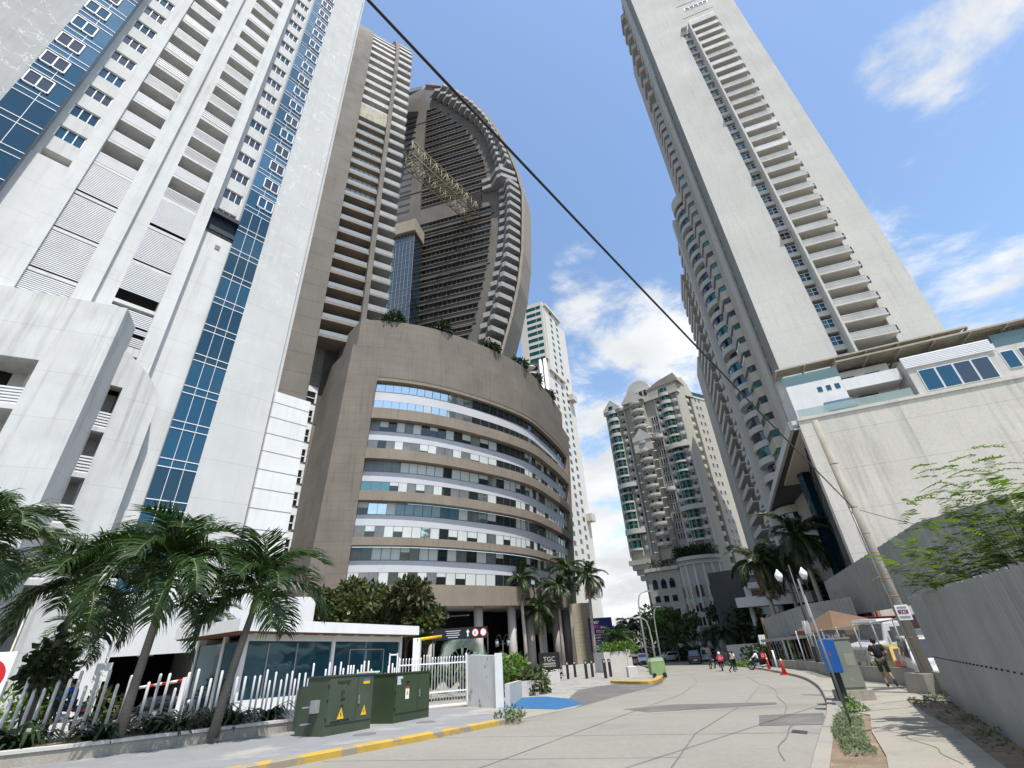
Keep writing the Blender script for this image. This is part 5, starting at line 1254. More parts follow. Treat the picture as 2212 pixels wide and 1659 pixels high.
for (x, y), lb in zip(BO, bl_):
    if r0 is None:
        r0 = thing('bollard', lb, 'bollard', GF(x, y), 0, 'dark bollards on the plaza'); s = MB(); s.box(-.15, .15, -.15, .15, 0, 1.75); s.build('shaft', M['black'], r0, False); s = MB(); s.box(-.1, .1, -.165, -.15, 1.45, 1.65); s.build('light_slot', M['galv'], r0, False)
    else: dupthing(r0, GF(x, y), 0, lb)
CU = [(1.36, 76, 'light stone cube seat before the black name board, leftmost'), (2.37, 64.6, 'light stone cube seat in front, nearest the camera of the plaza cubes'), (3.26, 66.9, 'light stone cube seat just behind the nearest one'), (10.71, 56.6, 'light stone cube seat left of the green bin')]
r0 = None
for x, y, lb in CU:
    s = MB(); s.box(-.5, .5, -.5, .5, 0, .95); o = s.build('cube_seat', M['stone'])
    bv = o.modifiers.new('bevel', 'BEVEL'); bv.width = .04; bv.segments = 2
    o.location = GF(x, y); tag(o, lb, 'stone seat', 'stone cube seats on the plaza')
t = thing('planter_box', 'large pale stone planter box with bright green plants beside the white pickup', 'planter', GF(12.4, 74)); q = Loc(10.7, 76, 72); s = MB(); s.box(0, 3.6, 0, 3.4, 0, 2.5, q); s.box(3.62, 4.4, -.1, 3.4, 0, 2.7, q); s.build('box', M['stone'], t)
t2 = thing('planter_wall', 'low white planter wall at the corner of the blue ramp', 'planter', GF(-.8, 34)); q = Loc(-1.35, 28.5, 8); s = MB(); s.hexa([GF(-1.35, 27.2, 0), GF(-.85, 33.6, 0), GF(-.6, 33.6, 0), GF(-1.1, 27.2, 0), GF(-1.35, 27.2, .95), GF(-.85, 33.6, .9), GF(-.6, 33.6, .9), GF(-1.1, 27.2, .95)]); s.build('wall', M['stone'], t2)
s = MB(); s.hexa([GF(-.85, 33.6, 0), GF(.85, 36.0, 0), GF(.85, 36.3, 0), GF(-.9, 33.9, 0), GF(-.85, 33.6, .85), GF(.85, 36, .8), GF(.85, 36.3, .8), GF(-.9, 33.9, .85)]); s.build('wall', M['stone'], t2)
s = MB(); s.box(-1.6, 3.0, 55, 55.4, gz(55) - .1, gz(55) + .9); tag(s.build('planter_wall', M['stone']), 'long low white planter wall with a small hedge, further back on the plaza', 'planter')
for x0, x1, y, lb in ((5.2, 9.8, 86, 'low white wall across the plaza behind the bollards'), (9.6, 13.6, 88, 'low white wall across the plaza left of the white pickup')):
    s = MB(); s.box(x0, x1, y, y + .5, gz(y) - .1, gz(y) + .95); tag(s.build('low_wall', M['stone']), lb, 'wall')
# billboard
t = thing('billboard', 'tall dark blue property billboard with pink, yellow and white lettering', 'billboard', GF(14.5, 106)); p0 = pol(6.75, 106); p1 = pol(9.35, 107); r2 = (p1 - p0).normalized(); c = (p0 + p1) / 2; Hb = 6.1; z0 = EYE - .040 * 106
c = c + Vector((0, 0, z0 + Hb / 2)); M['navy'] = mat('billboard_blue', (.018, .018, .12), .5, .04, 1); Wb = (p1 - p0).length; plate(c, r2, Wb, Hb, M['navy'], t, .2); n3 = Vector((r2.y, -r2.x, 0))
M['lemon'] = mat('letter_yellow', (.70, .66, .22), .6); M['pink'] = mat('letter_pink', (.62, .03, .22), .6); M['peach'] = mat('letter_peach', (.75, .42, .28), .6)
for body, sz, z, m_ in (('vivir', 1.15, 1.95, 'lemon'), ('frente', 1.15, 1.15, 'pink'), ('al mar', 1.15, .30, 'peach'), ('ALQUILER Y VENTA', .44, -.15, 'lemon'), ('DE BIENES RAICES', .44, -.65, 'lemon'), ('Apartamentos', .36, -1.1, 'whitep'), ('- Locales comerciales', .32, -1.5, 'whitep'), ('- Depósitos - Oficinas', .32, -1.9, 'whitep'), ('302-2222', .95, -2.65, 'whitep')):
    text(body, sz, c + n3 * .22 + r2 * (-Wb / 2 + .35) + Vector((0, 0, z)), r2, (0, 0, 1), M[m_], t)
s = MB(); s.box(c.x - 1.5, c.x - 1.2, c.y + .1, c.y + .4, gz(106), z0); s.box(c.x + 1.2, c.x + 1.5, c.y + .1, c.y + .4, gz(106), z0); s.build('leg', M['galv'], t)
# wall behind pickup
s = MB(); s.box(9.6, 16, 112, 112.4, gz(112), gz(112) + 2.2); tag(s.build('orange_wall', mat('terracotta_wall', (.30, .13, .08), .9)), 'low terracotta wall under the blue billboard', 'wall')
# ---- street lights on the plaza edge
def street_light(b, az, ttop, D, side, label, arm=1.9):
    p = pol(b, D); zt_ = EYE + ttop * D; t = thing('street_light', label, 'street light', (p.x, p.y, gz(D)), 0, 'curved street lights along the road'); s = MB()
    s.tube([(p.x, p.y, gz(p.y)), (p.x, p.y, gz(p.y) + (zt_ - gz(p.y)) * .55), (p.x + .1 * side, p.y, zt_ - 1.2), (p.x + .35 * side, p.y, zt_ - .35), (p.x + .8 * side, p.y, zt_), (p.x + arm * side, p.y, zt_ + .15)], [.16, .12, .09, .08, .07, .06], 8); s.build('pole', M['galv'], t)
    s = MB(); s.box(p.x + arm * side - .45, p.x + arm * side + .45, p.y - .15, p.y + .15, zt_ + .08, zt_ + .2); s.build('lamp_head', M['galv'], t)
    s = MB(); s.lathe([(.3, 0), (.3, .12), (.18, .3)], (p.x, p.y, gz(p.y)), 10); s.build('base', M['galv'], t)
street_light(12.5, 0, .056, 71.5, 1, 'tallest curved street light by the green bin, lamp to the right', 1.7)
street_light(13.3, 0, .012, 74, -1, 'curved street light at the kerb with its lamp reaching left', 2.4)
street_light(13.9, 0, .028, 88, 1, 'thin street light further back behind the kerb', 1.0)
street_light(12.1, 0, -.006, 105, 1, 'farthest small street light above the trees', 1.2)
# green bin
t = thing('wheeled_bin', 'lime green wheeled cart bin on the plaza corner by the yellow kerb', 'bin', GF(12.1, 50)); s = MB(); q = Loc(11.3, 50, 85); s.box(0, 1.35, 0, .9, .25, 1.25, q); s.build('body', mat('lime_plastic', (.20, .30, .13), .6, .1, 2), t)
s = MB(); s.prism([(0, 1.28), (1.35, 1.28), (1.2, 1.6), (.15, 1.6)], 0, .9, q, axis=1); s.build('lid', mat('pale_lime_lid', (.33, .42, .25), .6), t)
for a in (.2, 1.15):
    s = MB(); s.tube([q(a, -.05, .2), q(a, .1, .2)], .2, 12); s.build('wheel', M['tyre'], t)
# ================================================================ right side: fences, poles, booth
def corrugated(t, p0, p1, zb0, zb1, zt0, zt1, name, pitch=.22, amp=.035, m=None, flip=1):
    d = (p1 - p0); L_ = d.length; d.normalize(); n = Vector((d.y, -d.x, 0)) * flip; N_ = int(L_ / pitch) * 4; vs = []
    for k in range(N_ + 1):
        a = k / N_; off = amp * (0, 1, 1, 0)[k % 4]; p = p0 + d * (L_ * a) + n * off
        vs += [Vector((p.x, p.y, zb0 + (zb1 - zb0) * a)), Vector((p.x, p.y, zt0 + (zt1 - zt0) * a + .02 * math.sin(k * .9)))]
    b = MB(); b.add(vs, [(2 * k, 2 * k + 2, 2 * k + 3, 2 * k + 1) for k in range(N_)])
    n2 = n * -.012; o_ = len(b.v); b.add([v + n2 for v in vs], [(2 * k, 2 * k + 1, 2 * k + 3, 2 * k + 2) for k in range(N_)])
    return b.build(name, m or M['zinc'], t)
t = thing('zinc_fence', 'tall grey corrugated zinc fence nearest the camera at the right edge', 'fence', GF(10, 13))
p0, p1 = Vector((12.15, 16.2, 0)), Vector((2.4, .6, 0)); corrugated(t, p0, p1, gz(16.2) + .05, gz(.6), 2.02, 2.12, 'sheeting', .2, .03)
b = MB(); d_ = (p1 - p0).normalized(); n_ = Vector((d_.y, -d_.x, 0))
for k in range(7):
    p = p0 + d_ * (.5 + k * 2.6) - n_ * .12; b = MB(); b.box(p.x - .05, p.x + .05, p.y - .05, p.y + .05, gz(p.y), 1.9); b.build('post', M['wood'], t)
b = MB(); P_ = [p0 + d_ * k * .4 + n_ * .035 for k in range(45)]
for p in P_: b.box(p.x - .012, p.x + .012, p.y - .012, p.y + .012, gz(p.y) + 1.25, gz(p.y) + 1.275)
b.build('rivet', M['black'], t)
t = thing('low_wall', 'low grey block wall carrying the chain link fence along the right pavement', 'wall', GF(16, 24)); strip_wall(LW[:7], .2, 0, .75).build('wall', M['lwall'], t)
t = thing('chain_link_fence', 'chain link fence with steel posts on the low grey wall', 'fence', GF(16, 24))
Mc = bpy.data.materials.new('chain_link'); Mc.use_nodes = True; ntc = Mc.node_tree; bs = ntc.nodes['Principled BSDF']; bs.inputs['Base Color'].default_value = (.30, .30, .29, 1); bs.inputs['Roughness'].default_value = .5; bs.inputs['Metallic'].default_value = .4
ge = ntc.nodes.new('ShaderNodeNewGeometry'); sp_ = ntc.nodes.new('ShaderNodeSeparateXYZ'); ntc.links.new(ge.outputs['Position'], sp_.inputs[0])
def mm(op, a, b=None):
    n = ntc.nodes.new('ShaderNodeMath'); n.operation = op
    for i, v in enumerate((a, b)):
        if v is None: continue
        if isinstance(v, (int, float)): n.inputs[i].default_value = v
        else: ntc.links.new(v, n.inputs[i])
    return n.outputs[0]
al = mm('ADD', mm('MULTIPLY', sp_.outputs[0], .55), mm('MULTIPLY', sp_.outputs[1], .83))
w1 = mm('LESS_THAN', mm('FRACT', mm('DIVIDE', mm('ADD', al, sp_.outputs[2]), .09)), .26); w2 = mm('LESS_THAN', mm('FRACT', mm('DIVIDE', mm('ADD', mm('SUBTRACT', al, sp_.outputs[2]), 50.0), .09)), .26)
tr_ = ntc.nodes.new('ShaderNodeBsdfTransparent'); mx_ = ntc.nodes.new('ShaderNodeMixShader'); ntc.links.new(mm('MAXIMUM', w1, w2), mx_.inputs[0]); ntc.links.new(tr_.outputs[0], mx_.inputs[1]); ntc.links.new(bs.outputs[0], mx_.inputs[2]); ntc.links.new(mx_.outputs[0], ntc.nodes['Material Output'].inputs[0])
PL = [p for p in dens(LW[:6], 2.0)]
for a, b_ in zip(PL[:-1], PL[1:]):
    s = MB(); s.quad(GF(a.x, a.y, .7), GF(b_.x, b_.y, .7), GF(b_.x, b_.y, 2.45), GF(a.x, a.y, 2.45)); s.build('mesh_panel', Mc, t)
for a in PL: s = MB(); s.tube([GF(a.x, a.y, .6), GF(a.x, a.y, 2.55)], .035, 6); s.build('post', M['galv'], t)
s = MB(); s.tube([GF(a.x, a.y, 2.5) for a in PL], .025, 6); s.build('top_rail', M['galv'], t)
for a, b_ in ((PL[2], PL[3]), (PL[6], PL[7])): s = MB(); s.tube([GF(a.x, a.y, 2.45), GF(b_.x, b_.y, .75)], .02, 6); s.build('brace', M['galv'], t)
# hoardings raised on posts
t = thing('raised_hoarding', 'big grey zinc hoarding folded at a corner, raised on posts behind the utility pole', 'hoarding', GF(20, 35))
hl, hc, hr = pol(30.9, 56), pol(39.75, 38), pol(46.5, 34)
corrugated(t, hl, hc, EYE - .007 * 56, EYE + .009 * 38, EYE + .047 * 56, EYE + .120 * 38, 'sheeting', .5, .03, flip=1)
corrugated(t, hc, hr, EYE + .009 * 38, EYE + .012 * 34, EYE + .120 * 38, EYE + .140 * 34, 'sheeting', .5, .03)
for az_, D_ in ((31.4, 55), (34.2, 49), (37.2, 43)): p = pol(az_, D_ + .8); s = MB(); s.box(p.x - .14, p.x + .14, p.y - .14, p.y + .14, gz(p.y), EYE + 1.5); s.build('post', M['rust'], t)
t = thing('raised_hoarding', 'smaller grey zinc hoarding over the market stall, left of the black lamp post', 'hoarding', GF(27, 52))
ha, hb, hc2 = pol(24.6, 64), pol(28.7, 54), pol(32.6, 49)
corrugated(t, ha, hb, EYE - .034 * 64, EYE - .024 * 54, EYE - .002 * 64, EYE + .016 * 54, 'sheeting', .34, .05)
corrugated(t, hb, hc2, EYE - .024 * 54, EYE - .022 * 49, EYE + .016 * 54, EYE + .022 * 49, 'sheeting', .34, .05)
for az_, D_ in ((24.5, 64.5), (28.9, 55), (32.4, 50)): p = pol(az_, D_ + .8); s = MB(); s.box(p.x - .12, p.x + .12, p.y - .12, p.y + .12, gz(p.y), EYE); s.build('post', M['rust'], t)
# market stall, tent
t = thing('market_stall', 'open roadside stall with a thin roof on posts, railings and a low wall', 'stall', GF(27, 60)); sa, sb_ = pol(24.3, 63), pol(28.5, 52)
dd = (sb_ - sa).normalized(); nn_ = Vector((dd.y, -dd.x, 0)); nn_ = -nn_ if nn_.x < 0 else nn_
def SQ(a, b, z): p = sa + (sb_ - sa) * a + nn_ * b; return Vector((p.x, p.y, gz(p.y) + z))
s = MB(); s.box(-.02, 1.02, -.5, 4, 2.45, 2.6, SQ); s.build('roof', M['roofmetal'], t)
s = MB(); s.box(0, 1, -.55, -.5, 2.35, 2.62, SQ); s.build('fringe', M['galv'], t)
for k in range(15): s = MB(); p = SQ(k / 14, 0, 0); s.tube([p, p + Vector((0, 0, 2.5))], .045 if k % 4 else .09, 6); s.build('post', M['galv'] if k % 4 else M['wood'], t)
s = MB(); s.box(0, 1, -.1, .1, 0, .75, SQ); s.build('base_wall', M['lwall'], t); s = MB(); s.box(0, 1, 3.4, 3.6, 0, 2.4, SQ); s.build('under_roof_shade', mat('under_roof_dark', (.03, .035, .03), .9), t)  # dark back sheet stands in for the shade under the roof
for k, a in enumerate((.42, .52)): s = MB(); s.box(a, a + .03, -.2, -.15, .4, 2.4, SQ); s.build('pennant', mat('pale_pennant' + 'ab'[k], ((.6, .62, .55), (.35, .5, .35))[k], .8), t)
t = thing('tent', 'brown pyramid tent roof on poles beyond the chain link fence', 'tent', GF(24, 42)); tc_ = pol(30.4, 46); zt_ = EYE - .002 * 46
s = MB(); c = Vector((tc_.x + 1, tc_.y, 0)); hw = 2.6; zb = EYE - .024 * 46
s.add([c + Vector((-hw, -hw, zb)), c + Vector((hw, -hw, zb)), c + Vector((hw, hw, zb)), c + Vector((-hw, hw, zb)), c + Vector((-.9, 0, zt_ + .3)), c + Vector((-hw, -hw, zb - .3)), c + Vector((hw, -hw, zb - .3)), c + Vector((hw, hw, zb - .3)), c + Vector((-hw, hw, zb - .3))], ((0, 1, 4), (1, 2, 4), (2, 3, 4), (3, 0, 4), (0, 5, 6, 1), (1, 6, 7, 2), (3, 8, 5, 0), (2, 7, 8, 3)))
s.build('canopy', mat('brown_canvas', (.15, .095, .06), .9, .08, .8), t)
for sx in (-1, 1):
    for sy in (-1, 1): p = c + Vector((sx * hw, sy * hw, 0)); s = MB(); s.tube([(p.x, p.y, gz(p.y)), (p.x, p.y, zb)], .05, 6); s.build('pole', M['whitep'], t)
t = thing('shop_board', 'dark shop board with white block letters under the brown tent', 'sign', GF(22, 38)); p0, p1 = pol(29.2, 43), pol(31.2, 41.5); r2 = (p1 - p0).normalized(); c = (p0 + p1) / 2; c.z = EYE - .040 * 42
plate(c, r2, (p1 - p0).length, 1.3, M['blacksign'], t, .1); text('CRAW  S', .42, c + Vector((r2.y, -r2.x, 0)) * .11 + Vector((-.62, 0, .12)), r2, (0, 0, 1), M['whitep'], t, sx=1.05)
p = c; s = MB(); s.box(p.x - 1.2, p.x + 1.3, p.y + .3, p.y + 1.2, gz(p.y), p.z - .3); s.build('counter', mat('dark_counter', (.04, .042, .045), .7), t)
# utility pole with its wires and notice
t = thing('utility_pole', 'leaning concrete utility pole with a notice, standing in a concrete block by the footpath', 'utility pole', GF(13.9, 19.0))
up0 = Vector((13.95, 19.2, gz(19.2))); ut = P3(35.45, .327, 23.6)
s = MB(); s.tube([up0, up0.lerp(ut, .5), ut], [.205, .175, .135], 14); s.build('shaft', M['conc'], t)
s = MB()
for k in (.17, .3, .36, .45, .52, .62, .80): p = up0.lerp(ut, k); r = .205 - .07 * k; s.tube([p, p + Vector((0, 0, .05))], r + .008, 12)
s.build('band', M['rust'], t)
s = MB(); c = up0; s.hexa([c + Vector(v) for v in ((-.62, -.5, -.1), (.62, -.6, -.1), (.66, .55, -.1), (-.6, .6, -.1), (-.5, -.42, .72), (.52, -.5, .72), (.54, .45, .72), (-.5, .5, .72))]); s.build('footing', M['conc'], t)
p = up0.lerp(ut, .25); rv = Vector((math.cos(R_(36)), -math.sin(R_(36)), 0)); c = p + Vector((-.06, -.24, 0)); plate(c, rv, .40, .50, M['lamp'], t, .02, 'notice'); n3 = Vector((rv.y, -rv.x, 0))
plate(c + Vector((0, 0, .02)), rv, .3, .13, mat('dark_red', (.18, .02, .03), .7), t, .026, 'notice_band'); text('YA!', .13, c + n3 * .03 + Vector((0, 0, -.03)), rv, (0, 0, 1), M['lamp'], t, align='CENTER')
for z, w_ in ((.16, .28), (-.15, .32)): plate(c + Vector((0, 0, z)), rv, w_, .07, M['galv'], t, .026, 'text_line')
s = MB(); s.tube([up0 + Vector((-.22, -.1, 0)), up0.lerp(ut, .45) + Vector((-.2, -.06, 0)), up0.lerp(ut, .62) + Vector((-.18, -.05, 0))], .022, 5); s.tube([up0.lerp(ut, .62) + Vector((-.16, 0, 0)), up0.lerp(ut, .5) + Vector((-.3, -.05, 0)), up0.lerp(ut, .35) + Vector((-.2, -.1, 0))], .012, 4); s.build('conduit', M['galv'], t)
wa = up0.lerp(ut, .62); wb = Vector((-1.35, 2.55, 9.0)); wd = wb + (wb - wa) * 1.2
P_ = [wa.lerp(wd, k / 24) + Vector((0, 0, -.5 * math.sin(math.pi * min(k / 24 * 1.1, 1)))) for k in range(25)]
s = MB(); s.tube(P_, .021, 6); tag(s.build('overhead_cable', M['black']), 'black overhead cable running from the utility pole up across the sky', 'cable')
wc = pol(47, 33, EYE + 4.0); P_ = [wa.lerp(wc, k / 12) + Vector((0, 0, -.9 * math.sin(math.pi * k / 12))) for k in range(13)]
s = MB(); s.tube(P_, .012, 5); tag(s.build('drop_wire', M['black']), 'thin sagging wire from the utility pole towards the hoarding', 'wire')
# phone kiosk, cabinet, posts
t = thing('phone_kiosk', 'bright blue phone kiosk shell on a black post, seen from behind', 'phone kiosk', GF(9.72, 17.4)); q = Loc(9.52, 17.35, 118); q.v = pol(28, 1)
s = MB(); s.box(.02, .30, .04, .30, .1, 1.55, q); s.build('post', M['black'], t)
s = MB(); s.box(-.1, .5, -.1, .5, .125, .19, q); s.box(-.18, .55, -.05, .3, .19, .23, q); s.build('foot', M['galv'], t)
s = MB(); pr = [(-.02, .98), (.40, .96), (.42, 1.02), (.42, 1.84), (.36, 1.9), (.02, 1.93), (-.04, 1.86)]
s.prism(pr, -.12, .34, q, axis=1); o = s.build('hood', M['bluep'], t); bv = o.modifiers.new('bevel', 'BEVEL'); bv.width = .03; bv.segments = 3
s = MB(); s.box(.16, .22, -.125, -.12, 1.42, 1.49, q); s.build('sticker', M['redp'], t)
t = thing('utility_cabinet', 'tall weathered grey green utility cabinet on a concrete foot behind the blue phone kiosk', 'cabinet', GF(10.9, 18.7)); q = Loc(10.25, 18.35, 108); q.v = pol(18, 1); M['gcab'] = mat('grey_green_paint', (.20, .225, .175), .7, .1, 1.2, streak=.25, fine=.05, patch=((.36, .34, .28), 1.8, .62, .72))
s = MB(); s.box(-.12, .92, -.12, .72, .1, .42, q); s.build('foot', M['conc'], t); s = MB(); s.box(0, .78, 0, .6, .42, 1.88, q); s.box(-.03, .81, -.03, .63, 1.88, 1.93, q); s.build('body', M['gcab'], t); s = MB(); s.box(.04, .74, -.02, 0, .5, 1.82, q); s.build('door', M['gcab'], t)
s = MB(); s.box(.45, .72, -.025, -.02, 1.1, 1.45, q); s.build('paper_notice', M['kerbc'], t)
M['polegrey'] = mat('dull_pole_grey', (.17, .18, .18), .6, .1, 2)
t = thing('sign_pole', 'slim grey pole with an edge-on sign plate in front of the blue kiosk', 'sign', GF(7.0, 12.6)); b0 = GF(7.0, 12.55); tp = P3(28.85, .030, 14.4)
s = MB(); s.tube([b0, tp], .027, 8); s.build('pole', M['polegrey'], t); s = MB(); dv = pol(30.5, 1); c = P3(28.75, .038, 14.4)
plate(c + Vector((0, 0, -.18)), dv, .55, .85, M['galv'], t, .03)
t = thing('twin_lamp_post', 'black twin-armed lamp post with two white globe lanterns on the right pavement', 'street lamp', GF(22.6, 42)); D_ = 48.0; b0 = pol(28.35, D_, gz(42.2)); zt_ = EYE + .080 * D_; za = EYE + .036 * D_
s = MB(); s.tube([b0, Vector((b0.x, b0.y, b0.z + 1.0)), Vector((b0.x, b0.y, zt_))], [.17, .12, .07], 10); s.tube([(b0.x - .95, b0.y + .3, za), (b0.x + .85, b0.y - .3, za)], .05, 6); s.lathe([(.45, 0), (.45, .2), (.25, .35)], b0, 12); s.build('post', M['black'], t)
for sx, sy in ((-.95, .3), (.85, -.3)):
    s = MB(); s.lathe([(.06, 0), (.06, .5), (.18, .75), (.2, .9)], (b0.x + sx, b0.y + sy, za), 10); o = s.build('arm', M['black'], t); s = MB(); s.lathe([(.17, .9), (.31, 1.25), (.30, 1.45), (.12, 1.7), (.03, 1.85)], (b0.x + sx, b0.y + sy, za), 10); s.build('globe', M['lamp'], o)
def noparking(x, y, zc, w, h, face, label):
    t = thing('no_parking_sign', label, 'road sign', GF(x, y)); c = Vector((x, y, zc)); rv = pol(face + 90, 1); plate(c, rv, w, h, M['lamp'], t, .02); ring(c + Vector((0, 0, h * .1)), rv, w * .30, w * .40, M['redp'], t, .025); n = Vector((rv.y, -rv.x, 0)); s = MB()
    text('E', w * .5, c + n * .024 + Vector((0, 0, h * .1 - w * .18)), rv, (0, 0, 1), M['black'], t, align='CENTER')
    s.hexa([c + n * .027 + rv * a + Vector((0, 0, h * .1 + z)) + n * o_ for o_ in (0, .003) for a, z in ((-w * .25, w * .22), (-w * .2, w * .27), (w * .25, -w * .22), (w * .2, -w * .27))]); s.build('slash', M['redp'], t)
    s = MB(); s.tube([GF(x, y), c + n * -.03 + Vector((0, 0, h * .5))], .03, 6); s.build('pole', M['galv'], t)
pp = pol(28.15, 44.6); noparking(pp.x, pp.y, EYE - .020 * 44.6, .60, 1.0, 255, 'white no parking sign on a thin pole beside the black twin lamp post')
pp = pol(24.0, 70); noparking(pp.x, pp.y, EYE - .034 * 70, .72, 1.1, 205, 'white no parking sign further down the street, before the pale wall')
# cones
def cone(x, y, label, h=1.05):
    t = thing('traffic_cone', label, 'traffic cone', GF(x, y), 0, 'red traffic cones'); s = MB(); s.lathe([(.17, .05), (.045, h), (.03, h + .02)], (0, 0, 0), 14); s.build('cone', M['orange'], t, False); s = MB(); s.box(-.24, .24, -.24, .24, 0, .06); s.build('base', M['orange'], t, False); s = MB(); s.lathe([(.068, h * .84), (.05, h * .97)], (0, 0, 0), 14); s.build('collar', M['lamp'], t, False); return t
c0 = cone(19.05, 40.7, 'red traffic cone with a pale tip in the road, nearer the camera'); dupthing(c0, GF(22.1, 49.9), 0, 'red traffic cone further away, by the kerb end')
pp = pol(-37.4, 38); dupthing(c0, Vector((pp.x, pp.y, EYE - .105 * 38)), 0, 'red traffic cone in the car park behind the white pickets')
t = thing('marker_post', 'short white marker post beside the far red cone and tree trunk', 'post', GF(23.2, 50.8)); s = MB(); p = GF(23.3, 50.9); s.tube([p, p + Vector((0, 0, 1.6))], .08, 8); s.build('post', M['whitep'], t)
# container, entrance canopy, low pale wall at the road end
t = thing('red_container', 'dark red shed wall behind the parked truck and cars', 'shed', GF(28, 36)); ra, rb = pol(30.6, 51), pol(41, 41); dd = rb - ra; s = MB()
nn_ = Vector((dd.y, -dd.x, 0)).normalized() * -1; nn_ = nn_ if nn_.y > 0 else -nn_
s.hexa([Vector((p.x, p.y, z)) for z in (-3.2, 1.3) for p in (ra, rb, rb + nn_ * 3, ra + nn_ * 3)]); s.build('wall', mat('dark_red_paint', (.14, .018, .022), .7, .15, 1, streak=.2), t)
s = MB()
for k in range(14): p = ra.lerp(rb, k / 14); s.box(p.x - .05, p.x + .05, p.y - .12, p.y, -3, 1.25)
s.build('rib', mat('dark_red_rib', (.10, .015, .018), .7), t)
t = thing('entrance_canopy', 'flat grey entrance canopy at the foot of the concrete tower, among the palms', 'canopy', GF(38, 78)); pa, pb = pol(22.5, 92), pol(29.5, 86); dd = (pb - pa); nn_ = Vector((-dd.y, dd.x, 0)).normalized()
def EQ(a, b, z): p = pa + dd * a + nn_ * b; return Vector((p.x, p.y, z))
s = MB(); s.box(0, 1, 0, 8, EYE + .018 * 92, EYE + .034 * 92, EQ); s.build('slab', M['panel2'], t)
for a in (.1, .5, .9): p = EQ(a, 2, 0); s = MB(); s.lathe([(.4, gz(p.y)), (.4, EYE + 1.7)], (p.x, p.y, 0), 10); s.build('column', M['trim'], t)
t = thing('lobby_block', 'pale low lobby block with small balconies behind the palms and canopy', 'building', GF(45, 100)); pa2, pb2 = pol(23.6, 104), pol(31, 98); dd2 = pb2 - pa2; nn2_ = Vector((-dd2.y, dd2.x, 0)).normalized()
def LQ(a, b, z): p = pa2 + dd2 * a + nn2_ * b; return Vector((p.x, p.y, z))
s = MB(); s.box(0, .38, 0, 8, -6, EYE + .088 * 104, LQ); s.box(.38, 1, 0, 8, -6, EYE + .03 * 100, LQ); s.build('wall', M['ivoryK'], t)
for z in (4.5, 7.0):
    s = MB(); s.box(.06, .3, -1.2, 0, z - .4, z + .6, LQ); s.build('balcony', M['trim'], t); s = MB(); s.box(.09, .27, -.06, 0, z + .6, z + 1.9, LQ); s.build('window', M['pane'], t)
s = MB(); s.box(-.6, -.02, 3, 12, -6, EYE + .085 * 104, LQ); s.build('dark_link', M['soffitD'], t)
s = MB(); a_, b_ = pol(20.5, 82), pol(25.5, 68); dd3 = b_ - a_; nn3 = Vector((-dd3.y, dd3.x, 0)).normalized() * .3
s.hexa([Vector((p.x, p.y, gz(p.y) + z)) for z in (0, 2.4) for p in (a_, b_, b_ + nn3, a_ + nn3)]); tag(s.build('pale_wall', mat('blue_grey_wall', (.42, .44, .45), .9, .06, .5, streak=.1)), 'pale blue grey boundary wall at the end of the road behind the motorcycles', 'wall')
# loose stone
s = MB(); s.ell((9.55, 10.75, gz(10.75) + .15), (.12, .09, .07), 8, 6); tag(s.build('stone', M['stone']), 'single white stone lying on the dirt beside the footpath', 'stone')
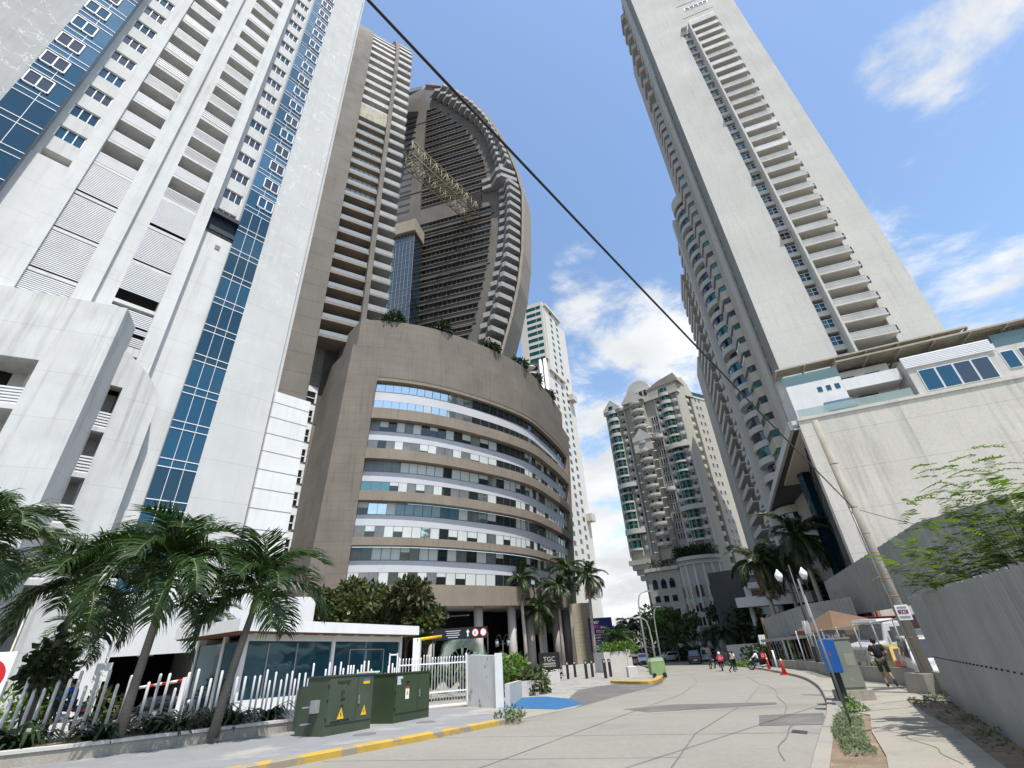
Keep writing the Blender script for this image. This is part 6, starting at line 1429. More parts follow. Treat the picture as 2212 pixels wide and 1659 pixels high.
# ================================================================ vehicles
def paint(name, col, rough=.25): return mat(name, col, rough, .03, 1, spec=.6)
M['pw'] = paint('white_car_paint', (.74, .74, .74)); M['pyel'] = paint('yellow_car_paint', (.75, .48, .01)); M['pdk'] = paint('dark_car_paint', (.03, .035, .04)); M['psil'] = paint('silver_car_paint', (.36, .37, .38))
M['headl'] = glass('headlamp_glass', (.5, .52, .55), .1, .0, .8); M['taill'] = mat('tail_lamp', (.35, .01, .015), .3)
def wheel(t, x, y, r, w=.22):
    s = MB(); s.tube([(x, y - w / 2, r), (x, y + w / 2, r)], r, 18); o = s.build('wheel', M['tyre'], t, False); s = MB(); s.tube([(x, y - w / 2 - .01, r), (x, y + w / 2 + .01, r)], r * .62, 14); s.build('rim', M['chrome'], o, False)
def car(name, label, cat, loc, az, L, Wd, H, pm, kind='suv', group=None):
    t = thing(name, label, cat, loc, R_(90 - az), group); h = Wd / 2; r = .33 if kind != 'truck' else .46
    if kind == 'pickup': top = [(-L / 2, .55, .95), (-L / 2 + .05, .45, 1.0), (-L * .08, .45, 1.0), (L * .22, .45, 1.02), (L / 2 - .3, .45, .98), (L / 2, .5, .75)]; cab = (-L * .12, L * .26, .32, .35)
    elif kind == 'van': top = [(-L / 2, .5, 1.05), (-L / 2 + .05, .4, 1.1), (0, .4, 1.1), (L * .33, .4, 1.1), (L / 2 - .2, .4, .95), (L / 2, .45, .75)]; cab = (-L * .49, L * .33, .06, .6)
    elif kind == 'hatch': top = [(-L / 2, .5, .85), (-L / 2 + .08, .38, .92), (0, .36, .92), (L * .25, .36, .9), (L / 2 - .2, .38, .78), (L / 2, .45, .6)]; cab = (-L * .46, L * .24, .35, .75)
    else: top = [(-L / 2, .5, .95), (-L / 2 + .06, .4, 1.02), (0, .4, 1.02), (L * .22, .4, 1.02), (L / 2 - .2, .42, .92), (L / 2, .5, .72)]; cab = (-L * .47, L * .22, .25, .75)
    s = MB(); rings = []
    for x, z0, z1 in top:
        k = h * (.94 if abs(x) > L / 2 - .12 else 1.0); rings.append([(x, -k * .93, z0 - .12), (x, -k, z0 + .15), (x, -k * .98, z1 - .06), (x, -k * .9, z1), (x, k * .9, z1), (x, k * .98, z1 - .06), (x, k, z0 + .15), (x, k * .93, z0 - .12)])
    n = 8; s.add([p for r_ in rings for p in r_], [(i * n + k, i * n + (k + 1) % n, (i + 1) * n + (k + 1) % n, (i + 1) * n + k) for i in range(len(rings) - 1) for k in range(n)] + [tuple(range(n))[::-1], tuple(range((len(rings) - 1) * n, len(rings) * n))])
    x0, x1, b0, b1 = cab; zb = 1.0 if kind != 'hatch' else .9
    c = [(x0, zb), (x0 + b0, H), (x1 - b1, H), (x1, zb)]; tw = h * .80
    s.add([(x, sgn * (h * .93 if z < H else tw), z) for sgn in (-1, 1) for x, z in c], ((0, 1, 2, 3), (7, 6, 5, 4), (0, 4, 5, 1), (1, 5, 6, 2), (2, 6, 7, 3)))
    o = s.build('body', pm, t, False); bv = o.modifiers.new('bevel', 'BEVEL'); bv.width = .05; bv.segments = 2; bv.limit_method = 'ANGLE'
    for sgn in (-1, 1):
        s = MB(); k = [(x0 + b0 * .35 + .1, zb + .06), (x0 + b0 + .06, H - .1), (x1 - b1 - .05, H - .1), (x1 - b1 * .2 - .14, zb + .06)]
        s.add([(x, sgn * ((h * .93 + (tw - h * .93) * (z - zb) / (H - zb)) + .012), z) for x, z in k], ((0, 1, 2, 3),)); s.build('side_window', M['glassD'], t, False)
    s = MB(); s.add([(x1 - b1 * .12 + .012, -h * .8, zb + .08), (x1 - b1 * .12 + .012, h * .8, zb + .08), (x1 - b1 * .9 + .02, tw * .86, H - .06), (x1 - b1 * .9 + .02, -tw * .86, H - .06)], ((0, 1, 2, 3),)); s.build('windscreen', M['glassD'], t, False)
    s = MB(); s.add([(x0 + b0 * .12 - .012, -h * .78, zb + .1), (x0 + b0 * .9 - .012, -tw * .84, H - .08), (x0 + b0 * .9 - .012, tw * .84, H - .08), (x0 + b0 * .12 - .012, h * .78, zb + .1)], ((0, 1, 2, 3),)); s.build('rear_window', M['glassD'], t, False)
    for sgn in (-1, 1):
        s = MB(); s.box(L / 2 - .12, L / 2 + .01, sgn * h * .78 - .18, sgn * h * .78 + .18, .62, .8); s.build('headlight', M['headl'], t, False)
        s = MB(); s.box(-L / 2 - .012, -L / 2 + .1, sgn * h * .80 - .11, sgn * h * .80 + .11, .68, 1.0); s.build('tail_light', M['taill'], t, False)
        for x in (-L * .31, L * .31): wheel(t, x, sgn * (h - .1), r)
    s = MB(); s.box(L / 2 - .02, L / 2 + .02, -h * .55, h * .55, .35, .58); s.build('grille', M['black'], t, False)
    s = MB(); s.box(-L / 2 - .03, -L / 2 + .02, -.26, .26, .52, .66); s.build('number_plate', M['lamp'], t, False)
    if kind == 'pickup': s = MB(); s.box(-L / 2 + .1, -L * .13, -h * .8, h * .8, .98, 1.03); s.build('load_bed', M['black'], t, False)
    return t
V = lambda az, D, z=0.05: (lambda p: Vector((p.x, p.y, gz(p.y) + z)))(pol(az, D))
car('yellow_car', 'yellow hatchback parked behind the chain link fence', 'car', V(34.6, 31.5), 20, 4.0, 1.75, 1.52, M['pyel'], 'hatch')
car('white_suv', 'white off-road car with its front towards the fence, right of the yellow car', 'car', V(36.9, 27.0), 208, 4.6, 1.9, 1.75, M['pw'], 'suv')
car('white_pickup', 'white pickup parked under the blue billboard', 'pickup', V(8.7, 93), 215, 5.4, 1.95, 2.0, M['pw'], 'pickup')
car('white_car', 'white car at the left kerb behind the street light poles', 'car', V(12.0, 102), 190, 4.6, 1.85, 1.6, M['pw'], 'suv')
car('white_hatchback', 'white car on the far road behind the hedge end', 'car', V(14.6, 106), 250, 4.6, 1.85, 1.55, M['pw'], 'suv')
car('dark_pickup', 'dark pickup driving away towards the hedge at the road end', 'pickup', V(17.2, 93), 15, 5.3, 1.95, 1.85, M['pdk'], 'pickup')
car('silver_van', 'silver grey van at the far junction beside the dark pickup', 'van', V(18.6, 100), 25, 5.0, 1.95, 2.15, M['psil'], 'van')
car('dark_car', 'dark car in the garage driveway behind the white pickets', 'car', V(-33.2, 37, -.2), 100, 4.4, 1.8, 1.5, M['pdk'], 'suv')
def truck(label, loc, az):
    t = thing('truck', label, 'truck', loc, R_(90 - az)); s = MB()
    s.prism([(2.6, .7), (2.7, 1.55), (1.35, 1.75), (1.05, 2.75), (-.4, 2.8), (-.4, .7)], -1.05, 1.05, axis=1); o = s.build('cab', M['pw'], t, False); bv = o.modifiers.new('bevel', 'BEVEL'); bv.width = .08; bv.segments = 2
    s = MB(); s.box(-.1, .75, -1.07, -1.05, 1.75, 2.5); s.build('side_window', M['glassD'], t, False); s = MB(); s.box(-.1, .75, 1.05, 1.07, 1.75, 2.5); s.build('side_window', M['glassD'], t, False)
    s = MB(); s.add([(1.36, -.9, 1.82), (1.36, .9, 1.82), (1.1, .9, 2.65), (1.1, -.9, 2.65)], ((0, 1, 2, 3),)); s.build('windscreen', M['glassD'], t, False)
    s = MB(); s.box(.3, 1.4, -1.0, 1.0, 2.78, 2.95); s.build('sun_visor', M['pw'], t, False)
    s = MB(); s.box(-6.4, -.5, -1.2, 1.2, .95, 1.15); s.build('bed', M['black'], t, False); s = MB(); s.box(-6.4, -.7, -1.2, 1.2, 1.15, 2.2); s.build('load', M['psil'], t, False)
    s = MB(); s.box(2.62, 2.75, -.8, .8, .75, 1.35); s.build('grille', M['chrome'], t, False)
    for x in (1.7, -3.8, -5.2):
        for sg in (-1, 1): wheel(t, x, sg * .95, .5, .3)
    for sg in (-1, 1): s = MB(); s.box(1.0, 1.1, sg * 1.3 - .1, sg * 1.3 + .1, 1.7, 2.3); s.build('mirror', M['black'], t, False)
    return t
truck('white long-nosed truck parked under the big hoarding behind the chain link fence', V(34.4, 40.5), 262)
# ================================================================ motorcycles
def motorbike(label, loc, az, body, box=None, group=None):
    t = thing('motorcycle', label, 'motorcycle', loc, R_(90 - az), group)
    for x in (-.65, .68):
        s = MB(); s.tube([(x + .29 * math.cos(k * math.pi / 8), 0, .31 + .29 * math.sin(k * math.pi / 8)) for k in range(17)], .055, 8, cap=False); o = s.build('wheel', M['tyre'], t, False)
        s = MB(); s.tube([(x, -.05, .31), (x, .05, .31)], .09, 8)
        for k in range(6): a = k * math.pi / 3; s.tube([(x, 0, .31), (x + .27 * math.cos(a), 0, .31 + .27 * math.sin(a))], .012, 4)
        s.build('rim', M['chrome'], o, False)
    s = MB(); s.tube([(.68, -.09, .31), (.45, -.09, .85)], .03, 6); s.tube([(.68, .09, .31), (.45, .09, .85)], .03, 6); s.tube([(.45, 0, .82), (-.1, 0, .72), (-.65, 0, .75)], .04, 6); s.tube([(-.1, 0, .5), (-.65, 0, .31)], .04, 6); s.build('frame', M['black'], t, False)
    s = MB(); s.box(-.18, .3, -.13, .13, .32, .62); s.tube([(.1, .16, .4), (-.3, .18, .34), (-.85, .18, .42)], .05, 8); s.build('engine', M['galv'], t, False)
    s = MB(); s.ell((.18, 0, .84), (.30, .15, .14), 10, 8); s.box(-.75, -.3, -.09, .09, .66, .78); s.ell((.66, 0, .66), (.22, .07, .05), 8, 6); s.build('tank', body, t, False)
    s = MB(); s.box(-.68, .0, -.13, .13, .78, .88); s.build('seat', M['seat'], t, False)
    s = MB(); s.tube([(.38, -.36, 1.05), (.43, -.12, .98), (.43, .12, .98), (.38, .36, 1.05)], .02, 6); s.build('handlebar', M['black'], t, False)
    s = MB(); s.ell((.56, 0, .86), (.09, .11, .10), 10, 8); s.build('headlight', M['headl'], t, False)
    for sg in (-1, 1): s = MB(); s.ell((.36, sg * .36, 1.2), (.02, .07, .05), 8, 6); s.tube([(.38, sg * .3, 1.05), (.36, sg * .36, 1.2)], .01, 4); s.build('mirror', M['black'], t, False)
    if box:
        s = MB(); s.box(-.95, -.5, -.27, .27, .92, 1.42); o = s.build('delivery_box', box, t, False); bv = o.modifiers.new('bevel', 'BEVEL'); bv.width = .04; bv.segments = 2
        s = MB(); s.tube([(-.962, .11 * math.cos(k * .5236), 1.2 + .11 * math.sin(k * .5236)) for k in range(13)], .016, 5); s.tube([(-.72 + .1 * math.cos(k * .5236), .282, 1.2 + .1 * math.sin(k * .5236)) for k in range(13)], .016, 5); s.tube([(-.72 + .1 * math.cos(k * .5236), -.282, 1.2 + .1 * math.sin(k * .5236)) for k in range(13)], .016, 5); s.build('round_emblem', M['lamp'], o, False)
    return t
# ================================================================ people
def skinned(name, verts, edges, radii, m, parent, root=0, sub=1):
    me = bpy.data.meshes.new(name); me.from_pydata(verts, edges, []); me.materials.append(m); bm = bmesh.new(); bm.from_mesh(me); la = bm.verts.layers.skin.verify()
    bm.verts.ensure_lookup_table()
    for i, v in enumerate(bm.verts): v[la].radius = (radii[i], radii[i]); v[la].use_root = (i == root)
    bm.to_mesh(me); bm.free()
    o = bpy.data.objects.new(name, me); C.objects.link(o); o.parent = parent; o.modifiers.new('skin', 'SKIN').use_smooth_shade = True
    if sub: sb = o.modifiers.new('sub', 'SUBSURF'); sb.levels = sub; sb.render_levels = sub
    return o
STAND = dict(pel=(0, 0, .96), bel=(0, .01, 1.10), che=(0, 0, 1.28), nec=(0, .0, 1.49), hea=(0, .03, 1.60), top=(0, .02, 1.70))
for sg, n_ in ((-1, 'l'), (1, 'r')): STAND.update({'sh' + n_: (sg * .18, -.01, 1.43), 'el' + n_: (sg * .25, -.03, 1.14), 'wr' + n_: (sg * .27, .08, .90), 'hi' + n_: (sg * .10, 0, .92), 'kn' + n_: (sg * .11, .03, .50), 'an' + n_: (sg * .11, -.02, .09), 'to' + n_: (sg * .12, .15, .04)})
def person(label, loc, face, pose, shirt, legs, skin, hair, shoes, shorts=False, scale=1.0, helmet=None, cat='person', longsleeve=False):
    t = thing('person', label, cat, loc, R_(-face)); t.scale = (scale,) * 3; J = dict(STAND); J.update(pose); v = []; e = []; r = []; ix = {}
    def add(k, rad, p=None, par=None):
        ix[k] = len(v); v.append(J[k] if p is None else p); r.append(rad)
        if par: e.append((ix[par], ix[k]))
    add('pel', .125); add('bel', .125, par='pel'); add('che', .14, par='bel'); add('nec', .058, par='che'); add('hea', .095, par='nec'); add('top', .085, par='hea')
    hf = Vector(J['hea']); add('chin', .045, tuple(hf + Vector((0, .065, -.06))), 'hea')
    for n_ in 'lr':
        add('sh' + n_, .07, par='che'); add('el' + n_, .046, par='sh' + n_); add('wr' + n_, .030, par='el' + n_)
        a, b = Vector(J['el' + n_]), Vector(J['wr' + n_]); d = (b - a).normalized(); sd_ = d.cross(Vector((0, 0, 1))); sd_ = sd_.normalized() if sd_.length > .1 else Vector((1, 0, 0)); up_ = sd_.cross(d)
        add('pa' + n_, .036, tuple(b + d * .07), 'wr' + n_)
        for q, (off, ln) in enumerate(((-.03, .075), (-.01, .085), (.011, .08), (.03, .062))):
            add('f%d' % q + n_, .010, tuple(b + d * (.07 + ln * .6) + sd_ * off), 'pa' + n_); add('g%d' % q + n_, .008, tuple(b + d * (.07 + ln) + sd_ * off - up_ * .025), 'f%d' % q + n_)
        add('th' + n_, .011, tuple(b + d * .06 - sd_ * .05), 'pa' + n_)
        add('hi' + n_, .095, par='pel'); add('kn' + n_, .062, par='hi' + n_); add('an' + n_, .040, par='kn' + n_); add('to' + n_, .035, par='an' + n_)
    skinned('body', v, e, r, skin, t)
    def garment(name, keys, links, rad, m):
        vv = [J[k] if k in J else k for k in keys]; skinned(name, vv, links, rad, m, t)
    def lp(a, b, f): return tuple(Vector(J[a]).lerp(Vector(J[b]), f))
    sv = [J['pel'], J['bel'], J['che'], lp('che', 'nec', .55), J['shl'], J['shr']]; sr_ = [.155, .158, .17, .10, .095, .095]; se = [(0, 1), (1, 2), (2, 3), (2, 4), (2, 5)]
    for k, n_ in ((4, 'l'), (5, 'r')):
        sv.append(lp('sh' + n_, 'el' + n_, .75 if not longsleeve else .95)); sr_.append(.072); se.append((k, len(sv) - 1))
        if longsleeve: sv.append(lp('el' + n_, 'wr' + n_, .9)); sr_.append(.048); se.append((len(sv) - 2, len(sv) - 1))
    skinned('shirt', sv, se, sr_, shirt, t)
    lv = [lp('pel', 'bel', .15)]; lr_ = [.15]; le = []
    for n_ in 'lr':
        lv.append(J['hi' + n_]); lr_.append(.118); le.append((0, len(lv) - 1)); lv.append(lp('hi' + n_, 'kn' + n_, .5)); lr_.append(.10); le.append((len(lv) - 2, len(lv) - 1)); lv.append(lp('hi' + n_, 'kn' + n_, 1.0)); lr_.append(.085 if shorts else .075); le.append((len(lv) - 2, len(lv) - 1))
        if not shorts: lv.append(lp('kn' + n_, 'an' + n_, .92)); lr_.append(.055); le.append((len(lv) - 2, len(lv) - 1))
    skinned('shorts' if shorts else 'trousers', lv, le, lr_, legs, t)
    for n_ in 'lr':
        a, b = Vector(J['an' + n_]), Vector(J['to' + n_]); d = (b - a).normalized(); s = MB(); s.tube([a - d * .07 + Vector((0, 0, -.02)), a, b, b + d * .06], [.03, .052, .046, .025], 8); s.build('shoe', shoes, t, False)
    hd = Vector(J['hea']); tp_ = Vector(J['top']); c = hd.lerp(tp_, .6) + Vector((0, -.02, .0)); s = MB(); s.ell(c, (.098, .112, .115) if not helmet else (.15, .17, .16), 12, 8); s.build('helmet' if helmet else 'hair', helmet or hair, t, False)
    s = MB(); fy = .10; 
    for sg in (-1, 1): s = MB(); s.ell(hd + Vector((sg * .098, .0, .0)), (.015, .028, .036), 8, 6); s.build('ear', skin, t, False)
    s = MB(); s.ell(hd + Vector((0, .108, -.012)), (.015, .022, .024), 8, 6); s.build('nose', skin, t, False)
    for sg in (-1, 1): s = MB(); s.ell(hd + Vector((sg * .035, .092, .022)), (.014, .010, .009), 8, 6); s.build('eye', M['black'], t, False)
    s = MB(); s.ell(hd + Vector((0, .098, -.055)), (.025, .008, .007), 8, 6); s.build('mouth', bpy.data.materials.get('lip') or mat('lip', (.25, .08, .07), .6), t, False)
    return t
SK = mat('brown_skin', (.30, .16, .095), .6, .05, 6); SK2 = mat('tan_skin', (.42, .25, .17), .6, .05, 6); HR = mat('black_hair', (.012, .010, .009), .6, .2, 20)
BLK = mat('black_cotton', (.012, .012, .013), .9, .15, 6); CAMO = mat('olive_patterned_cotton', (.06, .062, .04), .9, .1, 6, patch=((.02, .022, .018), 9, .5, .56)); JEAN = mat('dark_jeans', (.018, .035, .055), .9, .1, 6); SHOE = mat('dark_trainers', (.03, .035, .045), .7); WSH = mat('white_cotton', (.72, .72, .72), .9, .05, 6); BLUS = mat('royal_blue_shirt', (.02, .07, .30), .9, .08, 6)
PINK = mat('pink_patterned_cloth', (.42, .17, .15), .9, .1, 6, patch=((.20, .12, .05), 7, .5, .6)); GREYJ = mat('grey_cloth', (.1, .1, .105), .9)
jog = dict(STAND); jog.update(bel=(0, .05, 1.10), che=(.0, .09, 1.27), nec=(0, .12, 1.48), hea=(0, .16, 1.59), top=(0, .15, 1.69), shl=(-.18, .08, 1.43), shr=(.18, .08, 1.43), ell=(-.30, -.02, 1.17), wrl=(-.16, .16, 1.09), elr=(.31, -.06, 1.19), wrr=(.19, .14, 1.10),
    knl=(-.10, .12, .52), anl=(-.07, -.03, .12), tol=(-.07, .12, .05), knr=(.14, .10, .50), anr=(.20, -.24, .28), tor=(.21, -.26, .13))
person('jogger seen from behind in a black t-shirt and dark patterned shorts on the right pavement', Vector((14.5, 22.3, gz(22.3) + .135)), 30, jog, BLK, CAMO, SK, HR, SHOE, shorts=True)
wk = dict(STAND); wk.update(knl=(-.10, .22, .52), anl=(-.10, .12, .12), tol=(-.10, .28, .05), knr=(.10, .04, .50), anr=(.10, -.30, .16), tor=(.10, -.20, .05), elr=(.27, .0, 1.15), wrr=(.14, .24, 1.12), ell=(-.27, .0, 1.15), wrl=(-.10, .26, 1.12), hea=(0, .06, 1.59), top=(0, .05, 1.69))
person('man in a black t-shirt and dark jeans walking across the road looking at his hands', GF(19.55, 52.2, .0), 105, wk, BLK, JEAN, SK2, HR, SHOE)
person('person in white with a dark waistcoat standing behind the walking man', GF(21.9, 57.5, .0), 60, {}, WSH, BLK, SK2, HR, SHOE)
w2 = dict(STAND); w2.update(knl=(-.1, .12, .5), anl=(-.1, .14, .09), tol=(-.1, .3, .04), knr=(.1, -.02, .5), anr=(.1, -.2, .12), tor=(.1, -.08, .04), elr=(.27, .05, 1.2), wrr=(.2, .2, 1.45))
person('woman in a pink patterned top walking under a dark umbrella beside the planter box', GF(13.9, 70.5, .0), 30, w2, PINK, BLK, SK2, HR, SHOE, longsleeve=True)
t = thing('umbrella', 'dark open umbrella held over the woman in pink', 'umbrella', GF(13.9, 70.6, 0)); s = MB(); s.lathe([(.75, 1.78), (.6, 1.92), (.3, 2.05), (.02, 2.12)], GF(13.9, 70.6, 0), 10); s.build('canopy', GREYJ, t); s = MB(); s.tube([GF(14.1, 70.7, 1.4), GF(13.9, 70.6, 2.12)], .012, 5); s.build('shaft', M['black'], t)
SIT = dict(STAND); SIT.update(pel=(0, -.05, .88), bel=(0, -.02, 1.03), che=(0, .04, 1.22), nec=(0, .08, 1.42), hea=(0, .12, 1.54), top=(0, .11, 1.64))
for sg, n_ in ((-1, 'l'), (1, 'r')): SIT.update({'sh' + n_: (sg * .18, .04, 1.36), 'el' + n_: (sg * .30, .22, 1.14), 'wr' + n_: (sg * .32, .44, 1.06), 'hi' + n_: (sg * .11, -.02, .86), 'kn' + n_: (sg * .20, .40, .74), 'an' + n_: (sg * .20, .18, .36), 'to' + n_: (sg * .20, .34, .30)})
HEL = mat('grey_helmet', (.06, .06, .065), .35); HELW = mat('white_helmet', (.7, .7, .7), .35)
def rider(label, mlabel, loc, az, shirt, legs, helmet, body, box, nohelm=False, off=-.05):
    motorbike(mlabel, loc, az, body, box); d = pol(az, 1); person(label, loc + d * off, az, SIT, shirt, legs, SK2, HR, SHOE, helmet=helmet, longsleeve=True)
RB = mat('maroon_tank', (.16, .02, .03), .35)
rider('rider in white with a dark helmet on the motorcycle with the red box, facing left', 'black motorcycle carrying a big red delivery box, nearest the kerb', GF(22.9, 54.0), 305, WSH, JEAN, HEL, M['black'], M['redbag'])
rider('rider with a white helmet and red bag on the motorcycle going away', 'black motorcycle with a red box seen from behind, left of the walking man', GF(20.5, 57.5), 18, M['redbag'], BLK, HELW, M['black'], M['redbag'])
motorbike('dark parked motorcycle left of the red-box rider', GF(22.6, 66.5), 40, M['black'])
pr = pol(-41.0, 31.0); lr0 = Vector((pr.x, pr.y, EYE - .083 * 31))
motorbike('maroon motorcycle under the man in blue behind the pickets', lr0, 250, RB); d = pol(250, 1)
person('man in a royal blue shirt sitting on a maroon motorcycle behind the pickets', lr0 + d * -.1, 250, SIT, BLUS, JEAN, SK, HR, SHOE, longsleeve=True, scale=1.12)
for az_, D_, h_, lb in ((-34.9, 30.5, 70, 'black motorcycle parked behind the pickets near the boom barrier'), (-33.4, 30.0, 95, 'black motorcycle with bright lamp parked closest to the guard house'), (-36.2, 31.5, 60, 'black motorcycle parked furthest left of the pair by the boom barrier')):
    p = pol(az_, D_); motorbike(lb, Vector((p.x, p.y, EYE - .093 * D_)), h_, M['black'], None, 'parked motorcycles behind the pickets')
# ================================================================ plants
def leafmat(name, col, var=.35, trans=.25, rough=.45, scale=2.0, col2=None): return mat(name, col, rough, var, scale, spec=.35, trans=trans, col2=col2, detail=3)
M['palm'] = leafmat('palm_leaflets', (.030, .060, .016), .35, .22, .38); M['palmD'] = leafmat('dark_palm_leaflets', (.022, .042, .014), .35, .15, .4); M['palmO'] = leafmat('dry_palm_leaflets', (.20, .15, .085), .3, .1, .7)
M['leafT'] = leafmat('broad_leaves', (.045, .075, .022), .4, .2, .45, 1.2, (.085, .085, .03)); M['leafR'] = leafmat('reddish_leaves', (.075, .058, .030), .4, .2, .5, 1.5, (.05, .07, .025)); M['leafS'] = leafmat('shrub_leaves', (.025, .045, .014), .4, .12, .5)
M['leafL'] = leafmat('pale_fine_leaves', (.12, .17, .035), .3, .35, .55); M['leafB'] = leafmat('bright_leaves', (.10, .17, .035), .35, .3, .5); M['leafD'] = leafmat('dark_strap_leaves', (.022, .042, .016), .4, .12, .4); M['silver'] = leafmat('silver_fan_leaves', (.22, .27, .24), .2, .1, .5); M['weed'] = leafmat('dusty_weeds', (.115, .145, .075), .35, .2, .7)
M['bark'] = mat('grey_bark', (.19, .165, .135), .95, .22, 1.2, streak=.3, bump=.5, bscale=14, hj=(.11, .02, .15)); M['barkR'] = mat('pale_royal_trunk', (.36, .33, .285), .92, .12, .8, streak=.25, hj=(.45, .05, .18)); M['shaft'] = mat('green_crownshaft', (.13, .18, .045), .5, .15, 1.5); M['barkD'] = mat('dark_bark', (.07, .055, .04), .95, .25, 1.5, bump=.5, bscale=12)
def frond(L_, droop, nl, ll, lw, a0=.0, hang=.5, seed=0, vee=.5):
    r = random.Random(seed); s = MB(); n = 12; pts = []; x = z = 0.0
    for i in range(n + 1):
        pts.append(Vector((x, 0, z))); a = a0 - droop * (i / n) ** 1.25; x += L_ / n * math.cos(a); z += L_ / n * math.sin(a)
    s.tube(pts, [.035 * L_ / 2.5 * (1 - .85 * i / n) for i in range(n + 1)], 5, 1)
    for k in range(nl):
        f = .10 + .90 * (k + r.random() * .5) / nl; q = min(int(f * n), n - 1); b = pts[q].lerp(pts[q + 1], f * n - q); t = (pts[q + 1] - pts[q]).normalized(); up = Vector((-t.z, 0, t.x))
        ln = ll * (.5 + .75 * math.sin(math.pi * min(f * .85 + .12, 1))) * r.uniform(.85, 1.12)
        for sg in (-1, 1):
            d = (Vector((0, sg, 0)) * r.uniform(.75, 1) + t * r.uniform(.45, .9) + up * vee * r.uniform(.4, 1.2)).normalized(); e = (d + Vector((0, 0, -hang * r.uniform(.7, 1.4)))).normalized(); g = (e + Vector((0, 0, -hang * 1.6))).normalized(); w = t * (lw * .5)
            m1, m2, tip = b + d * ln * .35, b + d * ln * .35 + e * ln * .35, b + d * ln * .35 + e * ln * .35 + g * ln * .33
            s.add([b - w * .5, b + w * .5, m1 + w, m1 - w, m2 + w * .8, m2 - w * .8, tip], ((0, 1, 2, 3), (3, 2, 4, 5), (5, 4, 6)))
    return s
FRM = {}
def fmesh(kind, i):
    k = (kind, i)
    if k not in FRM:
        P_ = dict(adonidia=lambda: frond(2.35, 1.8 + .15 * i, 58, .82, .062, .2, .55, i + 3, .55), royal=lambda: frond(5.0, 1.6 + .18 * i, 72, 1.35, .13, .05, .8, i + 20, .3), small=lambda: frond(1.7, 1.7, 40, .6, .055, .1, .5, i + 40, .5), date=lambda: frond(4.2, .8 + .2 * i, 60, .7, .08, .1, .25, i + 60, .6))[kind]()
        FRM[k] = P_
    return FRM[k]
FME = {}
def palm(label, x, y, zb, zt, kind, nf, trunk_r, barkm, leafm, lean=(0, 0), shaft=.9, group=None, seed=0, dry=0, scale=1.0, elev=(1.2, -.35), cat='palm tree', nm='palm_tree'):
    r = random.Random(seed); t = thing(nm, label, cat, (x, y, zb), 0, group); h = zt - zb; top = Vector((lean[0], lean[1], h))
    s = MB(); s.tube([Vector((0, 0, -.1)), Vector((lean[0] * .25, lean[1] * .25, h * .35)), Vector((lean[0] * .65, lean[1] * .65, h * .72)), top], [trunk_r * 1.35, trunk_r * 1.05, trunk_r, trunk_r * .85], 12); s.build('trunk', barkm, t, False)
    if shaft:
        d = Vector((lean[0] * .5 / max(h, 1), lean[1] * .5 / max(h, 1), 1)) * shaft; s = MB(); s.tube([top, top + d * .5, top + d], [trunk_r * .95, trunk_r * .9, trunk_r * .45], 10); s.build('crownshaft', M['shaft'], t, False); top = top + d * .92
    for i in range(nf):
        v = i % 3; key = (kind, v, leafm.name if not (dry and i >= nf - dry) else 'dry')
        if key not in FME:
            o = fmesh(kind, v).build('frond', [leafm if key[2] != 'dry' else M['palmO'], M['shaft']], t, False); FME[key] = o.data
        else: o = bpy.data.objects.new('frond', FME[key]); C.objects.link(o); o.parent = t
        e = elev[0] + (elev[1] - elev[0]) * ((i + .3) / nf) ** .9 + r.uniform(-.12, .12)
        if dry and i >= nf - dry: e = -1.15
        o.location = top - Vector((0, 0, .25 * i / nf)); o.rotation_euler = (r.uniform(-.25, .25), -e, i * 2.39996 + r.uniform(-.25, .25) + seed); o.scale = (scale * r.uniform(.88, 1.08),) * 3
    return t
def place(az, D): p = pol(az, D); return p.x, p.y
for az, D, zt, sc_, lb, lean, sd, nf in ((-43.2, 25.4, 3.6, 1.3, 'leafy palm at the far left of the planter, its trunk wrapped in a climber', (.15, .1), 1, 15), (-37.0, 21.1, 3.7, 1.2, 'middle palm of the three in the planter, tallest clear trunk', (.25, -.1), 2, 14), (-30.1, 21.0, 2.95, 1.15, 'palm beside the guard house with a yellow green crownshaft, rightmost in the planter', (.45, .1), 3, 13)):
    x, y = place(az, D); palm(lb, x, y, gz(y) + .35, zt, 'adonidia', nf + 4, .125, M['bark'], M['palm'], lean, 1.05, 'palms in the left planter', sd, scale=sc_, elev=(1.3, -.35))
for az, D, zt, lb, sd in ((-41.9, 31, 2.4, 'small palm with a shrubby trunk behind the pickets, right of the climber palm', 5), (-32.6, 36, 3.3, 'small palm partly hidden behind the guard house roof', 6)):
    x, y = place(az, D); palm(lb, x, y, gz(y), zt, 'small', 13, .11, M['barkD'], M['palm'], (.1, 0), .5, 'small palms behind the pickets', sd)
x, y = place(-50.6, 20.5); palm('palm cut off by the left edge, only fronds showing above the climber palm', x, y, gz(y) + .35, 4.1, 'adonidia', 15, .13, M['bark'], M['palm'], (0, 0), 1.0, 'palms in the left planter', 9, scale=1.1)
for i, (az, D, tc, lb) in enumerate(((-.3, 93, .078, 'tall royal palm with a grey trunk, leftmost before the brown office block'), (1.4, 96, .022, 'shorter royal palm behind the black name board'), (3.7, 99, .062, 'royal palm third from the left, between two columns'), (4.9, 101, .092, 'tallest royal palm of the group before the brown office block'), (7.1, 100, .075, 'rightmost royal palm against the sky, next to the blue billboard'))):
    x, y = place(az, D); palm(lb, x, y, gz(y), EYE + tc * D, 'royal', 15, .30, M['barkR'], M['palmD'], (-.4 + .2 * i, 0), 2.0, 'royal palms on the plaza', 11 + i, dry=2, elev=(1.25, -.75))
